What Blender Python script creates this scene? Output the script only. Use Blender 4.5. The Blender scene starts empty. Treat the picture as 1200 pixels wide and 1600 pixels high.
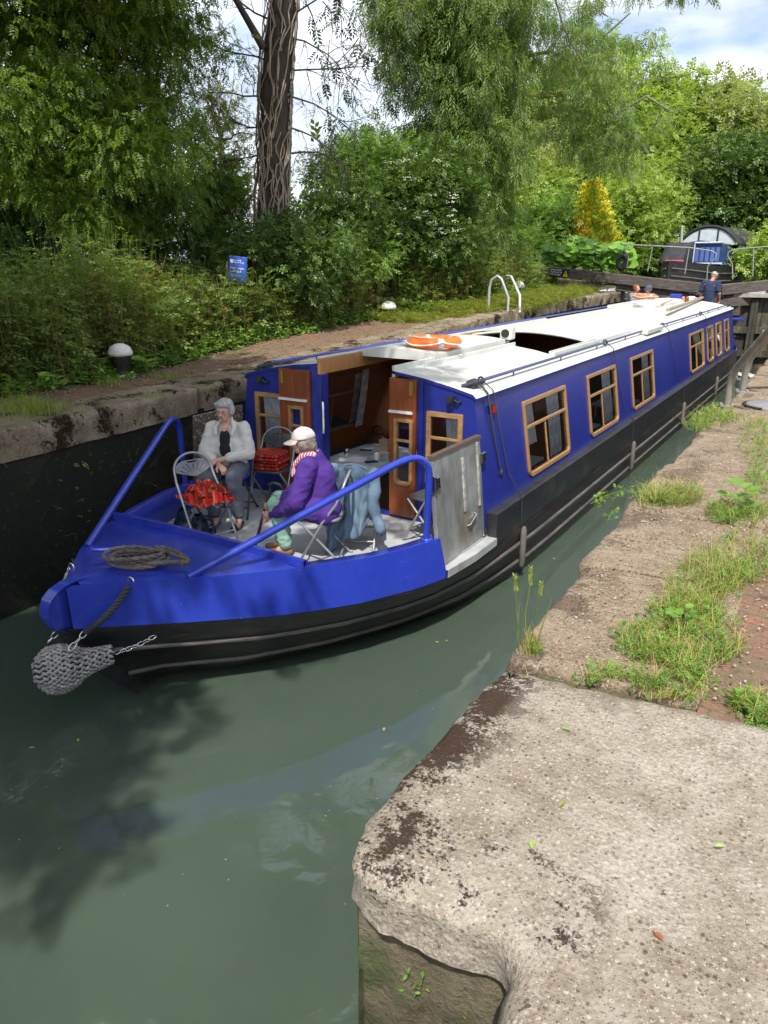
import bpy, bmesh, math, random
import numpy as np
from mathutils import Vector, Matrix, noise
from mathutils.geometry import delaunay_2d_cdt
random.seed(7); RN=np.random.default_rng(11)
SC=bpy.context.scene; COL=SC.collection
R=math.radians; PI=math.pi
# ---------------------------------------------------------------- camera
CAMZ=3.25; FPX=1150.; PITCH=math.atan(389/FPX); YAW=math.atan(750*math.cos(PITCH)/FPX)
cam=bpy.data.objects.new('camera',bpy.data.cameras.new('camera')); COL.objects.link(cam)
cam.location=(0,0,CAMZ); cam.rotation_euler=(PI/2-PITCH,0,YAW)
cam.data.sensor_fit='VERTICAL'; cam.data.sensor_height=36; cam.data.lens=36*FPX/1600
cam.data.clip_start=.05; cam.data.clip_end=2000; SC.camera=cam
# ---------------------------------------------------------------- light
SUN_EL=R(56); SX,SY=.42,-.91
_n=math.hypot(SX,SY); SV=Vector((SX/_n*math.cos(SUN_EL),SY/_n*math.cos(SUN_EL),math.sin(SUN_EL)))
sun=bpy.data.objects.new('sun',bpy.data.lights.new('sun','SUN')); COL.objects.link(sun)
sun.data.energy=4.3; sun.data.angle=R(.55); sun.data.color=(1,.95,.86)
sun.rotation_euler=SV.to_track_quat('Z','Y').to_euler()
W=bpy.data.worlds.new('World'); SC.world=W; W.use_nodes=True
nt=W.node_tree; nt.nodes.clear()
def wn(t,**k):
    n=nt.nodes.new(t)
    for a,b in k.items(): setattr(n,a,b)
    return n
sky=wn('ShaderNodeTexSky',sky_type='NISHITA',sun_disc=False)
sky.sun_elevation=SUN_EL; sky.sun_rotation=math.atan2(SX,SY); sky.dust_density=1.2; sky.air_density=1.1
tc=wn('ShaderNodeTexCoord'); mp=wn('ShaderNodeMapping'); mp.inputs['Scale'].default_value=(1,1,2.6)
mp.inputs['Location'].default_value=(.35,.1,.2)
cn=wn('ShaderNodeTexNoise'); cn.inputs['Scale'].default_value=3.1; cn.inputs['Detail'].default_value=7; cn.inputs['Roughness'].default_value=.56
cr=wn('ShaderNodeValToRGB'); cr.color_ramp.elements[0].position=.36; cr.color_ramp.elements[1].position=.56
cn2=wn('ShaderNodeTexNoise'); cn2.inputs['Scale'].default_value=5.; cn2.inputs['Detail'].default_value=5
cc=wn('ShaderNodeValToRGB'); cc.color_ramp.elements[0].position=.35; cc.color_ramp.elements[0].color=(5.0,5.3,6.2,1)
cc.color_ramp.elements[1].position=.65; cc.color_ramp.elements[1].color=(9.0,9.2,9.8,1)
mx=wn('ShaderNodeMix',data_type='RGBA'); bg=wn('ShaderNodeBackground'); wo=wn('ShaderNodeOutputWorld')
bg.inputs['Strength'].default_value=.13
L=nt.links.new
L(tc.outputs['Generated'],mp.inputs['Vector']); L(mp.outputs[0],cn.inputs['Vector']); L(mp.outputs[0],cn2.inputs['Vector'])
L(cn.outputs['Fac'],cr.inputs[0]); L(cn2.outputs['Fac'],cc.inputs[0])
L(cr.outputs['Color'],mx.inputs['Factor']); L(sky.outputs[0],mx.inputs['A']); L(cc.outputs['Color'],mx.inputs['B'])
L(mx.outputs['Result'],bg.inputs['Color']); L(bg.outputs[0],wo.inputs['Surface'])
SC.view_settings.view_transform='Standard'; SC.view_settings.look='None'; SC.view_settings.gamma=1
SC.view_settings.exposure=.45
SC.render.engine='CYCLES'; SC.cycles.max_bounces=7; SC.cycles.transparent_max_bounces=10; SC.cycles.use_denoising=True
SC.cycles.diffuse_bounces=4; SC.cycles.caustics_reflective=False; SC.cycles.caustics_refractive=False
# ---------------------------------------------------------------- helpers
_f=Vector((-math.sin(YAW)*math.cos(PITCH),math.cos(YAW)*math.cos(PITCH),-math.sin(PITCH)))
_r=Vector((math.cos(YAW),math.sin(YAW),0)); _u=_r.cross(_f)
def ray(x,y): return (x-600)/FPX*_r-(y-800)/FPX*_u+_f
def at(x,y,D):                      # a point D metres away on the ground plan, seen at photo pixel x, y
    d=ray(x,y); return Vector((0,0,CAMZ))+d*(D/math.hypot(d.x,d.y))
def onz(x,y,z):
    d=ray(x,y); return Vector((0,0,CAMZ))+d*((z-CAMZ)/d.z)
def tag(o,label=None,cat=None,group=None,kind=None):
    if label: o['label']=label
    if cat: o['category']=cat
    if group: o['group']=group
    if kind: o['kind']=kind
    return o
WL={}                               # world location of things
def thing(name,label,cat,loc=(0,0,0),group=None):
    o=bpy.data.objects.new(name,None); COL.objects.link(o); o.empty_display_size=.1
    o.location=loc; WL[o.name]=Vector(loc); return tag(o,label,cat,group)
class MB:
    def __init__(s): s.v=[]; s.f=[]; s.m=[]; s.smooth=[]
    def add(s,vs,fs,m=0,sm=False):
        b=len(s.v); s.v+= [tuple(v) for v in vs]
        for f in fs: s.f.append([b+i for i in f]); s.m.append(m); s.smooth.append(sm)
        return s
    def quad(s,*p,m=0): return s.add(p,[list(range(len(p)))],m)
    def box(s,x0,x1,y0,y1,z0,z1,m=0,M=None):
        vs=[Vector((x,y,z)) for z in (z0,z1) for y in (y0,y1) for x in (x0,x1)]
        if M is not None: vs=[M@v for v in vs]
        return s.add(vs,[(0,2,3,1),(4,5,7,6),(0,1,5,4),(2,6,7,3),(0,4,6,2),(1,3,7,5)],m)
    def bar(s,a,b,w,h,m=0,up=(0,0,1)):          # rectangular bar from a to b
        a=Vector(a);b=Vector(b);t=(b-a).normalized();u=Vector(up)
        r=t.cross(u); r=r.normalized() if r.length>1e-4 else Vector((1,0,0)); u=r.cross(t)
        vs=[p+r*w/2*i+u*h/2*j for p in (a,b) for j in (-1,1) for i in (-1,1)]
        return s.add(vs,[(0,1,3,2),(4,6,7,5),(0,4,5,1),(2,3,7,6),(0,2,6,4),(1,5,7,3)],m)
    def tube(s,pts,r,n=8,closed=False,m=0,cap=True):
        pts=[Vector(p) for p in pts]; N=len(pts); rs=r if hasattr(r,'__len__') else [r]*N
        vs=[];ref=None
        for i,p in enumerate(pts):
            a=pts[i-1] if (i>0 or closed) else p; b=pts[(i+1)%N] if (i<N-1 or closed) else p
            t=(b-a).normalized()
            if ref is None:
                ref=Vector((0,0,1)) if abs(t.z)<.9 else Vector((1,0,0))
            ref=(ref-t*ref.dot(t)); ref=ref.normalized() if ref.length>1e-6 else t.orthogonal().normalized()
            q=t.cross(ref)
            for k in range(n):
                c=2*PI*k/n; vs.append(p+(ref*math.cos(c)+q*math.sin(c))*rs[i])
        fs=[]
        for i in range(N if closed else N-1):
            j=(i+1)%N
            for k in range(n): fs.append((i*n+k,i*n+(k+1)%n,j*n+(k+1)%n,j*n+k))
        s.add(vs,fs,m,True)
        if cap and not closed:
            s.add([vs[k] for k in range(n)],[list(range(n))[::-1]],m); s.add(vs[-n:],[list(range(n))],m)
        return s
    def lathe(s,prof,n=24,c=(0,0,0),m=0,M=None,cap=True):
        vs=[];c=Vector(c)
        for r,z in prof:
            for k in range(n):
                v=Vector((r*math.cos(2*PI*k/n),r*math.sin(2*PI*k/n),z)); vs.append((M@v if M is not None else v)+c)
        fs=[(i*n+k,i*n+(k+1)%n,(i+1)*n+(k+1)%n,(i+1)*n+k) for i in range(len(prof)-1) for k in range(n)]
        s.add(vs,fs,m,True)
        if cap:
            if prof[0][0]>1e-4: s.add(vs[:n],[list(range(n))[::-1]],m)
            if prof[-1][0]>1e-4: s.add(vs[-n:],[list(range(n))],m)
        return s
    def grid(s,fn,nu,nv,m=0,sm=True,closed=False):     # fn(u,v) in 0..1
        vs=[fn(i/nu,j/nv) for i in range(nu+1) for j in range(nv+1)]
        return s.add(vs,[(i*(nv+1)+j,(i+1)*(nv+1)+j,(i+1)*(nv+1)+j+1,i*(nv+1)+j+1) for i in range(nu) for j in range(nv)],m,sm)
    def prism(s,poly,axis,a,b,m=0):           # poly 2D, extruded along axis from a to b
        def P(p,t): return {'x':(t,p[0],p[1]),'y':(p[0],t,p[1]),'z':(p[0],p[1],t)}[axis]
        n=len(poly); vs=[P(p,a) for p in poly]+[P(p,b) for p in poly]
        return s.add(vs,[list(range(n))[::-1],list(range(n,2*n))]+[(i,(i+1)%n,n+(i+1)%n,n+i) for i in range(n)],m)
    def ball(s,c,r,n=10,m=0,sc=(1,1,1),M=None):
        c=Vector(c);vs=[];q=n//2+1
        for i in range(q+1):
            a=PI*i/q
            for k in range(n):
                v=Vector((math.sin(a)*math.cos(2*PI*k/n)*sc[0],math.sin(a)*math.sin(2*PI*k/n)*sc[1],math.cos(a)*sc[2]))*r
                vs.append(c+(M@v if M is not None else v))
        return s.add(vs,[(i*n+k,i*n+(k+1)%n,(i+1)*n+(k+1)%n,(i+1)*n+k) for i in range(q) for k in range(n)],m,True)
    def build(s,name,mats,parent=None,bevel=0,solid=0,label=None,merge=False,fixn=True,**kw):
        if not isinstance(mats,(list,tuple)): mats=[mats]
        if parent is not None: off=WL[parent.name]
        else:
            a=np.array([tuple(v) for v in s.v]); mn=a.min(0);mxx=a.max(0); off=Vector(((mn[0]+mxx[0])/2,(mn[1]+mxx[1])/2,mn[2]))
        me=bpy.data.meshes.new(name); me.from_pydata([(v[0]-off.x,v[1]-off.y,v[2]-off.z) for v in s.v],[],s.f)
        for mm in mats: me.materials.append(mm)
        me.polygons.foreach_set('material_index',s.m); me.polygons.foreach_set('use_smooth',s.smooth)
        if fixn or merge:
            bm=bmesh.new(); bm.from_mesh(me)
            if merge: bmesh.ops.remove_doubles(bm,verts=bm.verts,dist=1e-4)
            if fixn: bmesh.ops.recalc_face_normals(bm,faces=bm.faces)
            bm.to_mesh(me); bm.free()
        me.update()
        o=bpy.data.objects.new(name,me); COL.objects.link(o)
        if parent is not None: o.parent=parent; WL[o.name]=off
        else: o.location=off; WL[o.name]=off
        if solid:
            q=o.modifiers.new('solid','SOLIDIFY'); q.thickness=solid; q.offset=0
        if bevel:
            q=o.modifiers.new('bevel','BEVEL'); q.width=bevel; q.segments=2; q.limit_method='ANGLE'; q.angle_limit=R(40); q.harden_normals=False
        if label: o['label']=label
        if kw: tag(o,**kw)
        return o
def npmesh(name,V,F,mats,parent=None,fm=None,smooth=False):   # V (n,3) F (m,k) numpy, world coordinates
    off=WL[parent.name] if parent is not None else Vector((*(V[:,:2].min(0)+V[:,:2].max(0))/2,V[:,2].min()))
    me=bpy.data.meshes.new(name); V=(V-np.array(off)).astype(np.float32); k=F.shape[1]
    me.vertices.add(len(V)); me.vertices.foreach_set('co',V.ravel())
    me.loops.add(F.size); me.loops.foreach_set('vertex_index',F.astype(np.int32).ravel())
    me.polygons.add(len(F)); me.polygons.foreach_set('loop_start',np.arange(0,F.size,k,dtype=np.int32))
    if fm is not None: me.polygons.foreach_set('material_index',fm.astype(np.int32))
    if smooth: me.polygons.foreach_set('use_smooth',np.ones(len(F),bool))
    if not isinstance(mats,(list,tuple)): mats=[mats]
    for mm in mats: me.materials.append(mm)
    me.update(calc_edges=True); me.validate()
    o=bpy.data.objects.new(name,me); COL.objects.link(o)
    if parent is not None: o.parent=parent
    else: o.location=off
    WL[o.name]=Vector(off)
    return o
def copy_tree(o,parent=None):
    c=o.copy(); COL.objects.link(c)
    if parent is not None: c.parent=parent; c.matrix_parent_inverse=o.matrix_parent_inverse.copy()
    for ch in list(KIDS(o)): copy_tree(ch,c)
    return c
def KIDS(o): return [x for x in bpy.data.objects if x.parent==o]
# ---------------------------------------------------------------- materials
class NT:
    def __init__(s,name):
        s.mat=bpy.data.materials.new(name); s.mat.use_nodes=True; s.t=s.mat.node_tree; s.b=s.t.nodes['Principled BSDF']
        s.out=s.t.nodes['Material Output']; s.tc=s.n('ShaderNodeTexCoord'); s.co=s.tc.outputs['Object']
    def n(s,t,**k):
        x=s.t.nodes.new(t)
        for a,b in k.items(): setattr(x,a,b)
        return x
    def l(s,a,b): s.t.links.new(a,b)
    def geo(s): s.co=s.n('ShaderNodeNewGeometry').outputs['Position']; return s
    def scaled(s,sc):
        m=s.n('ShaderNodeMapping'); m.inputs['Scale'].default_value=sc; s.l(s.co,m.inputs[0]); return m.outputs[0]
    def noise(s,scale,detail=4,rough=.55,vec=None,dist=0):
        x=s.n('ShaderNodeTexNoise'); x.inputs['Scale'].default_value=scale; x.inputs['Detail'].default_value=detail
        x.inputs['Roughness'].default_value=rough; x.inputs['Distortion'].default_value=dist
        s.l(vec or s.co,x.inputs['Vector']); return x.outputs['Fac']
    def vor(s,scale,vec=None,feat='F1'):
        x=s.n('ShaderNodeTexVoronoi',feature=feat); x.inputs['Scale'].default_value=scale; s.l(vec or s.co,x.inputs['Vector']); return x
    def ramp(s,fac,stops,interp='LINEAR'):
        x=s.n('ShaderNodeValToRGB'); e=x.color_ramp; e.interpolation=interp
        while len(e.elements)>1: e.elements.remove(e.elements[-1])
        for i,(p,c) in enumerate(stops):
            el=e.elements[0] if i==0 else e.elements.new(p)
            el.position=p; el.color=(c,c,c,1) if not hasattr(c,'__len__') else (*c,1)
        s.l(fac,x.inputs[0]); return x.outputs['Color']
    def mix(s,fac,a,b,mode='MIX'):
        x=s.n('ShaderNodeMix',data_type='RGBA',blend_type=mode)
        for nm,v in (('Factor',fac),('A',a),('B',b)):
            i=x.inputs[nm]
            if isinstance(v,(int,float)): i.default_value=v
            elif isinstance(v,tuple): i.default_value=(*v,1)
            else: s.l(v,i)
        return x.outputs['Result']
    def math(s,op,a,b=0,clamp=False):
        x=s.n('ShaderNodeMath',operation=op,use_clamp=clamp)
        for i,v in enumerate((a,b)):
            if isinstance(v,(int,float)): x.inputs[i].default_value=v
            else: s.l(v,x.inputs[i])
        return x.outputs[0]
    def sep(s):
        x=s.n('ShaderNodeSeparateXYZ'); s.l(s.co,x.inputs[0]); return x.outputs
    def bump(s,h,dist=.01,strength=.6):
        x=s.n('ShaderNodeBump'); x.inputs['Distance'].default_value=dist; x.inputs['Strength'].default_value=strength
        s.l(h,x.inputs['Height']); s.l(x.outputs[0],s.b.inputs['Normal']); return x
    def color(s,c):
        if isinstance(c,tuple): s.b.inputs['Base Color'].default_value=(*c,1)
        else: s.l(c,s.b.inputs['Base Color'])
    def set(s,**k):
        nm=dict(rough='Roughness',metal='Metallic',spec='Specular IOR Level',coat='Coat Weight',ior='IOR',sss='Subsurface Weight')
        for a,b in k.items():
            i=s.b.inputs[nm[a]]
            if isinstance(b,(int,float)): i.default_value=b
            else: s.l(b,i)
        return s
def dk(c,f): return tuple(x*f for x in c)
def M(name,c,rough=.5,metal=0,var=.12,scale=6,bump=0,bscale=60,coat=0,spec=.5,dirt=None,stretch=None):
    s=NT(name); v=s.scaled(stretch) if stretch else None
    nz=s.noise(scale,5,.6,v); col=s.ramp(nz,[(.3,dk(c,1-var)),(.7,dk(c,1+var))])
    if dirt: col=s.mix(s.ramp(s.noise(scale*.7,6,.7,v),[(.52,0.),(.72,.8)]),col,dirt)
    s.color(col); s.set(rough=rough,metal=metal,coat=coat,spec=spec)
    if bump: s.bump(s.noise(bscale,4,.6,v),bump)
    return s.mat
# ---------------------------------------------------------------- ground, water, lock
LX=-6.45; RX=-1.16          # inner faces of the lock chamber
def hL(y): return float(np.interp(y,[-50,3,7,18,60,400],[1.72,1.76,1.85,2.33,2.5,3.5]))
def m_ground():
    s=NT('grass_earth').geo()
    a=s.noise(1.3,6,.65); b=s.noise(14,5,.7); c=s.noise(70,3,.6)
    col=s.ramp(a,[(.35,(.16,.115,.075)),(.5,(.13,.12,.05)),(.62,(.085,.13,.03))])
    col=s.mix(s.ramp(b,[(.35,.75),(.7,0.)]),col,(.20,.16,.11)); col=s.mix(s.ramp(c,[(.4,.5),(.7,0.)]),col,(.05,.04,.025))
    s.color(col); s.set(rough=.95,spec=.2); s.bump(s.math('ADD',b,c),.03); return s.mat
MG=m_ground()
def m_path():
    s=NT('worn_brick_path').geo()
    br=s.n('ShaderNodeTexBrick'); v=s.n('ShaderNodeMapping'); v.inputs['Rotation'].default_value=(0,0,.12); s.l(s.co,v.inputs[0]); s.l(v.outputs[0],br.inputs['Vector'])
    br.inputs['Scale'].default_value=1; br.inputs['Brick Width'].default_value=.22; br.inputs['Row Height'].default_value=.11; br.inputs['Mortar Size'].default_value=.006
    br.inputs['Color1'].default_value=(.34,.14,.09,1); br.inputs['Color2'].default_value=(.25,.10,.075,1); br.inputs['Mortar'].default_value=(.09,.08,.05,1)
    n=s.noise(2.2,6,.7); n2=s.noise(40,4,.7)
    col=s.mix(s.ramp(n,[(.38,.25),(.54,1.)]),br.outputs['Color'],(.145,.105,.07)); col=s.mix(s.ramp(n2,[(.42,0.),(.7,.8)]),col,(.20,.155,.105))
    col=s.mix(s.ramp(s.noise(5,5,.7),[(.56,0.),(.66,.8)]),col,(.05,.045,.028))
    s.color(col); s.set(rough=.92,spec=.25); s.bump(s.math('SUBTRACT',n2,br.outputs['Fac']),.012); return s.mat
def sheet(fn,xs,ys,skip=lambda x,y:False):
    mb=MB(); nx,ny=len(xs),len(ys)
    mb.v=[(x,y,fn(x,y)) for x in xs for y in ys]
    for i in range(nx-1):
        for j in range(ny-1):
            if not skip((xs[i]+xs[i+1])/2,(ys[j]+ys[j+1])/2): mb.f.append([i*ny+j,(i+1)*ny+j,(i+1)*ny+j+1,i*ny+j+1])
    mb.m=[0]*len(mb.f); mb.smooth=[True]*len(mb.f); return mb
def gh(x,y):
    if x<-3: z=hL(y)-.03+ .02*max(0,min(6,-8.5-x)) + (.05*noise.noise(Vector((x*.5,y*.5,0))) if x<-7.6 else 0)
    else: z=1.56 if y<14 else float(np.interp(y,[14,22,60,400],[1.56,2.3,2.5,3.5]))
    return z
xs=sorted(set([-500,-250,-120,-70,-45,-30,-22,-16,-13,-11,-10,-9.4,-8.8,-8.3,-7.9,-7.4,-7.0,-6.8]+[-.9,-.44,-.1,.5,1.2,2,3,5,8,14,25,50,120,250,500]))
ys=sorted(set([-300,-120,-60,-30,-15,-8,-4,-2,0,1.7]+list(np.arange(2.4,27,.9))+[26.6,30,35,40,48,60,75,84,100,150,250,400,800]))
def skip(x,y):
    if -6.8<x<-.9 and y<26.6: return True
    if -.9<x<-.1 and y<1.7: return True
    if -7.9<x<-.9 and 26.6<y<60: return True
    return False
g=sheet(gh,xs,ys,skip).build('ground',MG,kind='structure',fixn=False)
# water of the lock
def m_water():
    s=NT('canal_water').geo()
    a=s.noise(.9,3,.5)
    s.color(s.ramp(a,[(.3,(.061,.088,.066)),(.7,(.076,.104,.078))])); s.set(rough=.012,ior=1.72,sss=1.,spec=.5)
    s.b.inputs['Subsurface Radius'].default_value=(.6,.9,.65); s.b.inputs['Subsurface Scale'].default_value=.2
    n1=s.noise(1.6,2,.5,dist=.5); n2=s.noise(7,2,.5,s.scaled((1,.6,1)),dist=1.)
    n3=s.noise(26,2,.5,s.scaled((1,.5,1)),dist=1.5); msk=s.ramp(s.noise(.8,3,.6),[(.48,0.),(.62,1.)]); h=s.math('ADD',s.math('ADD',n1,s.math('MULTIPLY',n2,.16)),s.math('MULTIPLY',s.math('MULTIPLY',n3,.07),msk)); s.bump(h,.03,.35); return s.mat
MW=m_water()
sheet(lambda x,y:0,[-6.9,-.3,60],[-60,1.5,26.6],lambda x,y: x>-.3 and y>1.5).build('lock_water',MW,kind='structure',fixn=False)
sheet(lambda x,y:2.12,[-7.95,-.8],[26.05,60.1]).build('upper_canal_water',MW,kind='structure',fixn=False)
sheet(lambda x,y:-1.6,[-7.2,0],[-60,27]).build('canal_bed',MG,kind='structure',fixn=False)
# walls
def m_wall():
    s=NT('old_lock_masonry').geo(); z=s.sep()[2]
    br=s.n('ShaderNodeTexBrick'); v=s.n('ShaderNodeMapping'); v.inputs['Rotation'].default_value=(PI/2,0,PI/2); s.l(s.co,v.inputs[0]); s.l(v.outputs[0],br.inputs['Vector'])
    br.inputs['Scale'].default_value=1; br.inputs['Brick Width'].default_value=.23; br.inputs['Row Height'].default_value=.078; br.inputs['Mortar Size'].default_value=.007
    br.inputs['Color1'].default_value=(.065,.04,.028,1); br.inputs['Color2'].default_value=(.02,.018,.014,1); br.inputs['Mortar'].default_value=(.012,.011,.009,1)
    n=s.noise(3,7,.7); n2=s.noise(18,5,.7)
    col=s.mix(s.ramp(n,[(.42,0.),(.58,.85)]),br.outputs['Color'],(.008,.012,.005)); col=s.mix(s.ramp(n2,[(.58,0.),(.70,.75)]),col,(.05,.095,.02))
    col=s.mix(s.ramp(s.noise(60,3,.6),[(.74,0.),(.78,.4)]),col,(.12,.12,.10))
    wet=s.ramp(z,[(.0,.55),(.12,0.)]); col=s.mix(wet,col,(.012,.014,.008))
    s.color(col); s.set(rough=.8,spec=.3); s.bump(s.math('ADD',n2,s.math('MULTIPLY',br.outputs['Fac'],-.6)),.02); return s.mat
MWALL=m_wall()
def m_wall_near():
    s=NT('algae_stained_concrete').geo()
    n=s.noise(5,7,.7); n2=s.noise(45,5,.7); n3=s.noise(2,5,.6)
    col=s.ramp(n,[(.3,(.085,.07,.042)),(.5,(.16,.135,.085)),(.7,(.22,.19,.13))]); col=s.mix(s.ramp(n3,[(.5,0.),(.62,.7)]),col,(.075,.11,.035))
    col=s.mix(s.ramp(n2,[(.55,0.),(.7,.6)]),col,(.045,.04,.03)); z=s.sep()[2]
    col=s.mix(s.ramp(z,[(.9,.75),(1.35,0.)]),col,(.05,.06,.03))
    s.color(col); s.set(rough=.85,spec=.3); s.bump(s.math('ADD',n,n2),.02,.9); return s.mat
def wall(name,label,x0,x1,y0,y1,z0,z1,mat):
    mb=MB(); mb.box(x0,x1,y0,y1,z0,z1); return mb.build(name,mat,label=label,cat='wall')
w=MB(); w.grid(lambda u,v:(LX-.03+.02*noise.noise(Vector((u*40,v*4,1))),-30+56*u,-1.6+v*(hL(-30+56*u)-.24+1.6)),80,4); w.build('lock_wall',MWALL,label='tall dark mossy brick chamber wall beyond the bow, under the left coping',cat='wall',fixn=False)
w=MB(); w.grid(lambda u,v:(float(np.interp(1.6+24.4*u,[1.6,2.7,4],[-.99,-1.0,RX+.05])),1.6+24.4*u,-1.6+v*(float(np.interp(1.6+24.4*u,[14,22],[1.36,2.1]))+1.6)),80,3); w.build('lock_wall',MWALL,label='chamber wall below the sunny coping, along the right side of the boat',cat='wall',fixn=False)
# stones
def m_conc(name,pale=.5,moss=1.,lichen=.5,grit=1.,tint=(1,1,1)):
    s=NT(name).geo()
    v1=s.vor(62); v2=s.vor(150); v3=s.vor(28); n=s.noise(1.7,6,.65); nf=s.noise(230,3,.7); nm=s.noise(9,7,.72)
    base=s.ramp(nm,[(.3,(.235,.20,.155)),(.5,(.36,.325,.27)),(.68,(.47,.44,.385))])
    ag=s.n('ShaderNodeSeparateColor'); s.l(v1.outputs['Color'],ag.inputs[0])
    agc=s.ramp(ag.outputs[0],[(0.,(.10,.075,.055)),(.22,(.30,.20,.13)),(.4,(.50,.44,.36)),(.62,(.62,.58,.52)),(.85,(.16,.13,.10)),(1.,(.7,.68,.62))],'CONSTANT')
    inag=s.math('MULTIPLY',s.ramp(v1.outputs['Distance'],[(.30,1.),(.42,0.)]),s.ramp(ag.outputs[1],[(.42,0.),(.5,.8*grit)]))
    col=s.mix(inag,base,agc)
    a2=s.n('ShaderNodeSeparateColor'); s.l(v2.outputs['Color'],a2.inputs[0])
    in2=s.math('MULTIPLY',s.ramp(v2.outputs['Distance'],[(.3,1.),(.45,0.)]),s.ramp(a2.outputs[1],[(.4,0.),(.5,.75*grit)]))
    col=s.mix(in2,col,s.ramp(a2.outputs[0],[(0.,(.12,.09,.07)),(.3,(.42,.33,.25)),(.55,(.66,.62,.56)),(.8,(.22,.18,.15))],'CONSTANT'))
    pl=s.math('MULTIPLY',s.ramp(n,[(.45,0.),(.62,pale)]),s.ramp(s.noise(60,5,.75),[(.38,0.),(.62,1.)]))
    col=s.mix(pl,col,(.70,.665,.61))
    dk_=s.ramp(s.noise(3.1,6,.7,s.scaled((1,1.3,1))),[(.58,0.),(.68,.35)]); col=s.mix(dk_,col,(.17,.14,.105))
    spots=s.ramp(s.noise(26,3,.55),[(.69,0.),(.73,.75)]); col=s.mix(spots,col,(.075,.06,.045))
    # crusty brown moss near the water edge
    x=s.sep()[0]; yy=s.sep()[1]; edge=s.ramp(s.math('ADD',x,1.2),[(.02,1.),(.42,0.)]) if moss>0 else 0; e2=s.math('MULTIPLY',s.ramp(yy,[(1.42/2,1.),(1.42/2+.001,1.)]),s.ramp(s.math('MULTIPLY',s.math('SUBTRACT',yy,1.2),.5),[(-.2,1.),(.13,1.),(.30,0.)])); e2=s.math('MULTIPLY',e2,s.ramp(s.math('ADD',x,1.),[(.45,1.),(.75,0.)])); edge=s.math('MAXIMUM',edge,e2) if moss>0 else 0
    ms=s.ramp(s.math('ADD',s.math('ADD',s.math('MULTIPLY',s.noise(19,8,.8),.62),s.math('MULTIPLY',s.noise(85,4,.7),.38)),s.math('MULTIPLY',s.noise(2.6,4,.6),.8)),[(.955,0.),(1.01,.95)])
    if moss>0: ms=s.math('MULTIPLY',ms,s.ramp(edge,[(0.,.0),(.35,moss)]))
    else: ms=s.math('MULTIPLY',ms,-moss)
    col=s.mix(ms,col,(.055,.028,.017))
    if tint!=(1,1,1): col=s.mix(1.,col,tint,'MULTIPLY')
    s.color(col); s.set(rough=.93,spec=.2)
    h=s.math('ADD',s.math('MULTIPLY',v1.outputs['Distance'],-.5*grit),s.math('ADD',s.math('MULTIPLY',nf,.5),s.math('MULTIPLY',nm,1.3)))
    s.bump(s.math('ADD',h,s.math('MULTIPLY',ms,1.2)),.012,.85); return s.mat
MC1=m_conc('pale_gritty_concrete',.62,1.,grit=1.05,tint=(.80,.765,.715)); MC2=m_conc('brown_gritty_stone',.35,.45,grit=1.25,tint=(.70,.60,.51)); MC3=m_conc('mossy_old_stone',1.1,-1.4,grit=.9,tint=(.55,.49,.39))
def resamp(poly,step):
    out=[];n=len(poly)
    for i in range(n):
        a=Vector(poly[i]);b=Vector(poly[(i+1)%n]);k=max(1,int((b-a).length/step))
        for j in range(k): out.append(a+(b-a)*j/k)
    return out
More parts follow.
